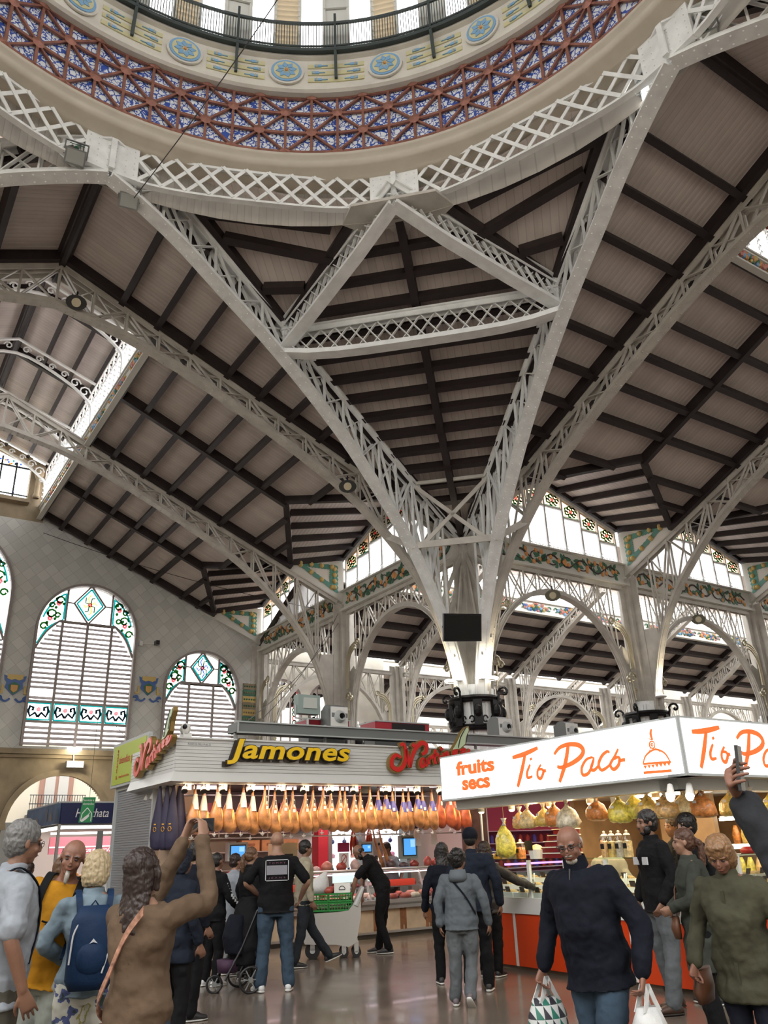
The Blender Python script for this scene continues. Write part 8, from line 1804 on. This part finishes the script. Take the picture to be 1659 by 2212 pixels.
# 24 raised hand with phone at the right edge
human('person at the right edge of whom only a raised dark sleeve and hand show', 1908, 2.9, 1.80, 4, 'ruddy', wf=1.1, arms=(((-.22, .24, 1.30), (-.35, .30, 1.63)), ((.28, .0, 1.12), (.3, .1, .88))), hands=(1.05, .4), extra=e24, hdir=(HD((-.2, -.75, .6), (1, 0, 0)), None), top=(cloth('charcoal_coat', (.022, .024, .028)), 'long', .72, .035), bottom=(J_black, 'long'), shoes=B_shoe, hair=('short', HR['grey']), vox=.0045)
# 25 saleswoman, 26-27 left background
human('brown-haired saleswoman in a pale jumper behind the nut counter', 1312, 12.2, 1.66, 165, 'fair', fem=True, arms=(((-.28, .02, 1.14), (-.20, .2, 1.0)), ((.28, .02, 1.14), (.20, .2, 1.0))), top=(C_cream, 'long', .90, .02, 'jumper'), bottom=(C_denim, 'long'), shoes=B_shoe, hair=('pony', HR['brown']), vox=.013)
human('short dark-haired woman in black in the left background near the drinks stall', 66, 16.3, 1.56, -35, 'tan', fem=True, wf=1.1, top=(J_black, 'long', .6, .035), bottom=(J_black, 'long', .02), shoes=B_shoe, hair=('short', HR['brown']), vox=.016)
human('brown-haired person half hidden behind the bald man in mustard', 134, 11.5, 1.60, -20, 'fair', top=(C_khaki, 'long', .8, .03), bottom=(J_black, 'long', .02), shoes=B_shoe, hair=('bob', HR['chestnut']), vox=.014)
human('dark-haired person just behind the head of the bald man in mustard', 152, 9.0, 1.70, 10, 'tan', top=(J_black, 'long', .84, .03), bottom=(J_black, 'long', .02), shoes=B_shoe, hair=('short', HR['black']), vox=.014)
# ================================================================ TROLLEY, CRATES, PUSHCHAIR
def place(name, label, cat, px, D, extra_rz=0):
    ax = axis_at(px); return thing(name, label, cat, (ax.x*D, ax.y*D, 0), math.atan2(ax.y, ax.x)-math.pi/2+extra_rz, world=False)
def gput(o, base, off):  # a top-level thing standing in the frame of another
    M_ = Matrix.Translation(base.location) @ base.rotation_euler.to_matrix().to_4x4() @ Matrix.Translation(off); o.location = M_.translation; o.rotation_euler = base.rotation_euler; return o
ct = place('trolley', 'white plastic market trolley with a high pushing end, carrying green crates', 'trolley', 712, 14.75)
m = MB(); sec = lambda x, z0, z1, w: [Vector((x, -w, z0)), Vector((x, w, z0)), Vector((x, w, z1)), Vector((x, -w, z1))]
vs = []; prof = [(-.46, .36, .64, .24), (-.40, .22, .65, .26), (.1, .2, .66, .27), (.30, .16, .68, .27), (.42, .22, .82, .26), (.50, .60, .98, .25)]
for q in prof: vs += sec(*q)
fs = [(0, 1, 2, 3), (20, 23, 22, 21)]
for i in range(5):
    for k in range(4): l = (k+1) % 4; fs.append((4*i+k, 4*i+4+k, 4*i+4+l, 4*i+l))
m.add(vs, fs); m.build('tub', mat('trolley_white', (.42, .41, .39), .5), ct, world=False)
m = MB()
for s_ in (-1, 1): m.tube([Vector((.42, s_*.24, .75)), Vector((.50, s_*.24, .92)), Vector((.54, s_*.22, 1.0))], [.05, .035, .025], 8)
m.tube([Vector((.54, -.22, 1.0)), Vector((.54, .22, 1.0))], .022, 8); m.build('handle', M_ltgrey, ct, world=False)
for (x, r_) in ((-.28, .12), (.22, .075), (.42, .075)):
    m = MB(); m.tube([Vector((x, -.2, r_)), Vector((x, -.16, r_))], r_, 18); m.tube([Vector((x, .16, r_)), Vector((x, .2, r_))], r_, 18); w = m.build('wheel', M_blackp, ct, world=False)
    m = MB(); m.tube([Vector((x, -.21, r_)), Vector((x, .21, r_))], r_*.35, 10); m.build('hub', M_ltgrey, w, world=False)
    m = MB(); m.box((x, -.18, r_+.08), (.07, .06, .16)); m.box((x, .18, r_+.08), (.07, .06, .16)); m.build('fork', M_steel, ct, world=False)
M_crate = mat('green_crate', (.01, .20, .03), .5)
def crate(off, label):
    r = thing('crate', label, 'crate', (0, 0, 0), world=False); gput(r, ct, off); m = MB()
    m.box((0, 0, .01), (.38, .36, .012))
    for y in (-.18, .18):
        for z in (.02, .125): m.box((0, y, z), (.38, .012, .022))
        for i in range(9): m.box((-.18+i*.045, y, .07), (.012, .01, .10))
        m.box((0, y, .075), (.38, .008, .012))
    for x in (-.19, .19):
        for z in (.02, .125): m.box((x, 0, z), (.012, .36, .022))
        for i in range(8): m.box((x, -.16+i*.045, .07), (.01, .012, .10))
    m.build('lattice_sides', M_crate, r, world=False); return r
crate(Vector((-.22, 0, .665)), 'green slatted crate on the trolley, lower left one'); crate(Vector((.17, 0, .665)), 'green slatted crate on the trolley, lower right one'); crate(Vector((-.22, 0, .80)), 'green slatted crate on the trolley, upper left one'); crate(Vector((.17, 0, .80)), 'green slatted crate on the trolley, upper right one')
r = thing('plastic_bag', 'crumpled white plastic bag lying on the green crates', 'bag', (0, 0, 0), world=False); gput(r, ct, Vector((-.20, 0, .935))); m = MB(); m.loft([(Vector((0, 0, 0)), X, Y, .16, .13), (Vector((0, 0, .1)), X, Y, .19, .15), (Vector((.03, 0, .2)), X, Y, .15, .1), (Vector((.10, 0, .28)), X, Y, .06, .04), (Vector((.13, 0, .32)), X, Y, .03, .02)]); m.build('bag_body', M_bagw, r, True, world=False)
r = thing('carton', 'white card box with a black emblem on the upper right crate', 'box', (0, 0, 0), world=False); gput(r, ct, Vector((.20, -.05, .94))); m = MB(); m.box((0, 0, .07), (.26, .22, .14)); m.build('box_body', M_whitep, r, world=False); m = MB(); m.tube([Vector((.0+.05*math.cos(t), -.112, .05+.05*math.sin(t))) for t in [math.pi*i/8 for i in range(9)]], .005, 4); m.box((0, -.112, .045), (.1, .003, .012)); m.build('emblem', M_blackp, r, world=False)
for i, (x, y) in enumerate(((-.02, -.08), (.0, .06), (-.3, .1), (.08, .12))):
    r = thing('ham_cut', 'reddish wrapped ham cut lying in the upper crates', 'meat', (0, 0, 0), world=False, group='ham cuts in the crates'); gput(r, ct, Vector((x, y, .93))); m = MB(); m.loft([(Vector((0, 0, 0)), X, Y, .06, .05), (Vector((0, 0, .05)), X, Y, .08, .06), (Vector((.02, 0, .1)), X, Y, .05, .04)]); m.build('cut', M_meat[0], r, True, world=False)
# pushchair
pc = place('pushchair', 'black pushchair with a dark blanket over its hood beside the bald man', 'pushchair', 536, 11.75, .25)
m = MB(); m.loft([(Vector((.02, .05, .30)), X, Y, .20, .28), (Vector((.02, .05, .5)), X, Y, .22, .30), (Vector((.04, .05, .75)), X, Y, .21, .28), (Vector((.06, .05, .95)), X, Y, .19, .24), (Vector((.06, .05, 1.05)), X, Y, .11, .14)]); finish(m.build('blanket_hood', J_black, pc, world=False), .02, .05)
m = MB(); m.loft([(Vector((-.12, -.02, .42)), X, Y, .14, .2), (Vector((-.16, -.02, .62)), X, Y, .15, .2), (Vector((-.12, 0, .86)), X, Y, .1, .18)]); finish(m.build('seat', J_navy, pc, world=False), .02, .03)
m = MB()
for q in (-.22, .22):
    m.tube([Vector((-.30, q, .16)), Vector((-.1, q, .5)), Vector((.08, q, .9)), Vector((.22, q, 1.02))], .014, 6); m.tube([Vector((.2, q, .16)), Vector((0, q, .6))], .014, 6)
m.tube([Vector((.22, -.22, 1.02)), Vector((.22, .22, 1.02))], .018, 8); m.build('frame', M_blackp, pc, world=False)
for (x, q) in ((.0, -.3), (.0, .3), (-.38, 0)):
    rr = .15 if x == 0 else .1; m = MB(); m.tube([Vector((x+rr*.92*math.cos(t), q, rr+rr*.92*math.sin(t))) for t in [i*.2618*1.0 for i in range(25)]], .016, 6); w = m.build('wheel', M_blackp, pc, True, world=False)
    m = MB()
    for i in range(6): a = i*math.pi/3; m.bar(Vector((x, q, rr)), Vector((x+rr*.85*math.cos(a), q, rr+rr*.85*math.sin(a))), .012, .012, Y)
    m.tube([Vector((x, q-.02, rr)), Vector((x, q+.02, rr))], .03, 8); m.build('spokes', M_grey, w, world=False)
m = MB(); m.loft([(Vector((-.22, 0, .22)), X, Y, .12, .14), (Vector((-.22, 0, .36)), X, Y, .14, .16)]); m.build('basket', mat('plum_basket', (.04, .012, .04), .7), pc, True, world=False)
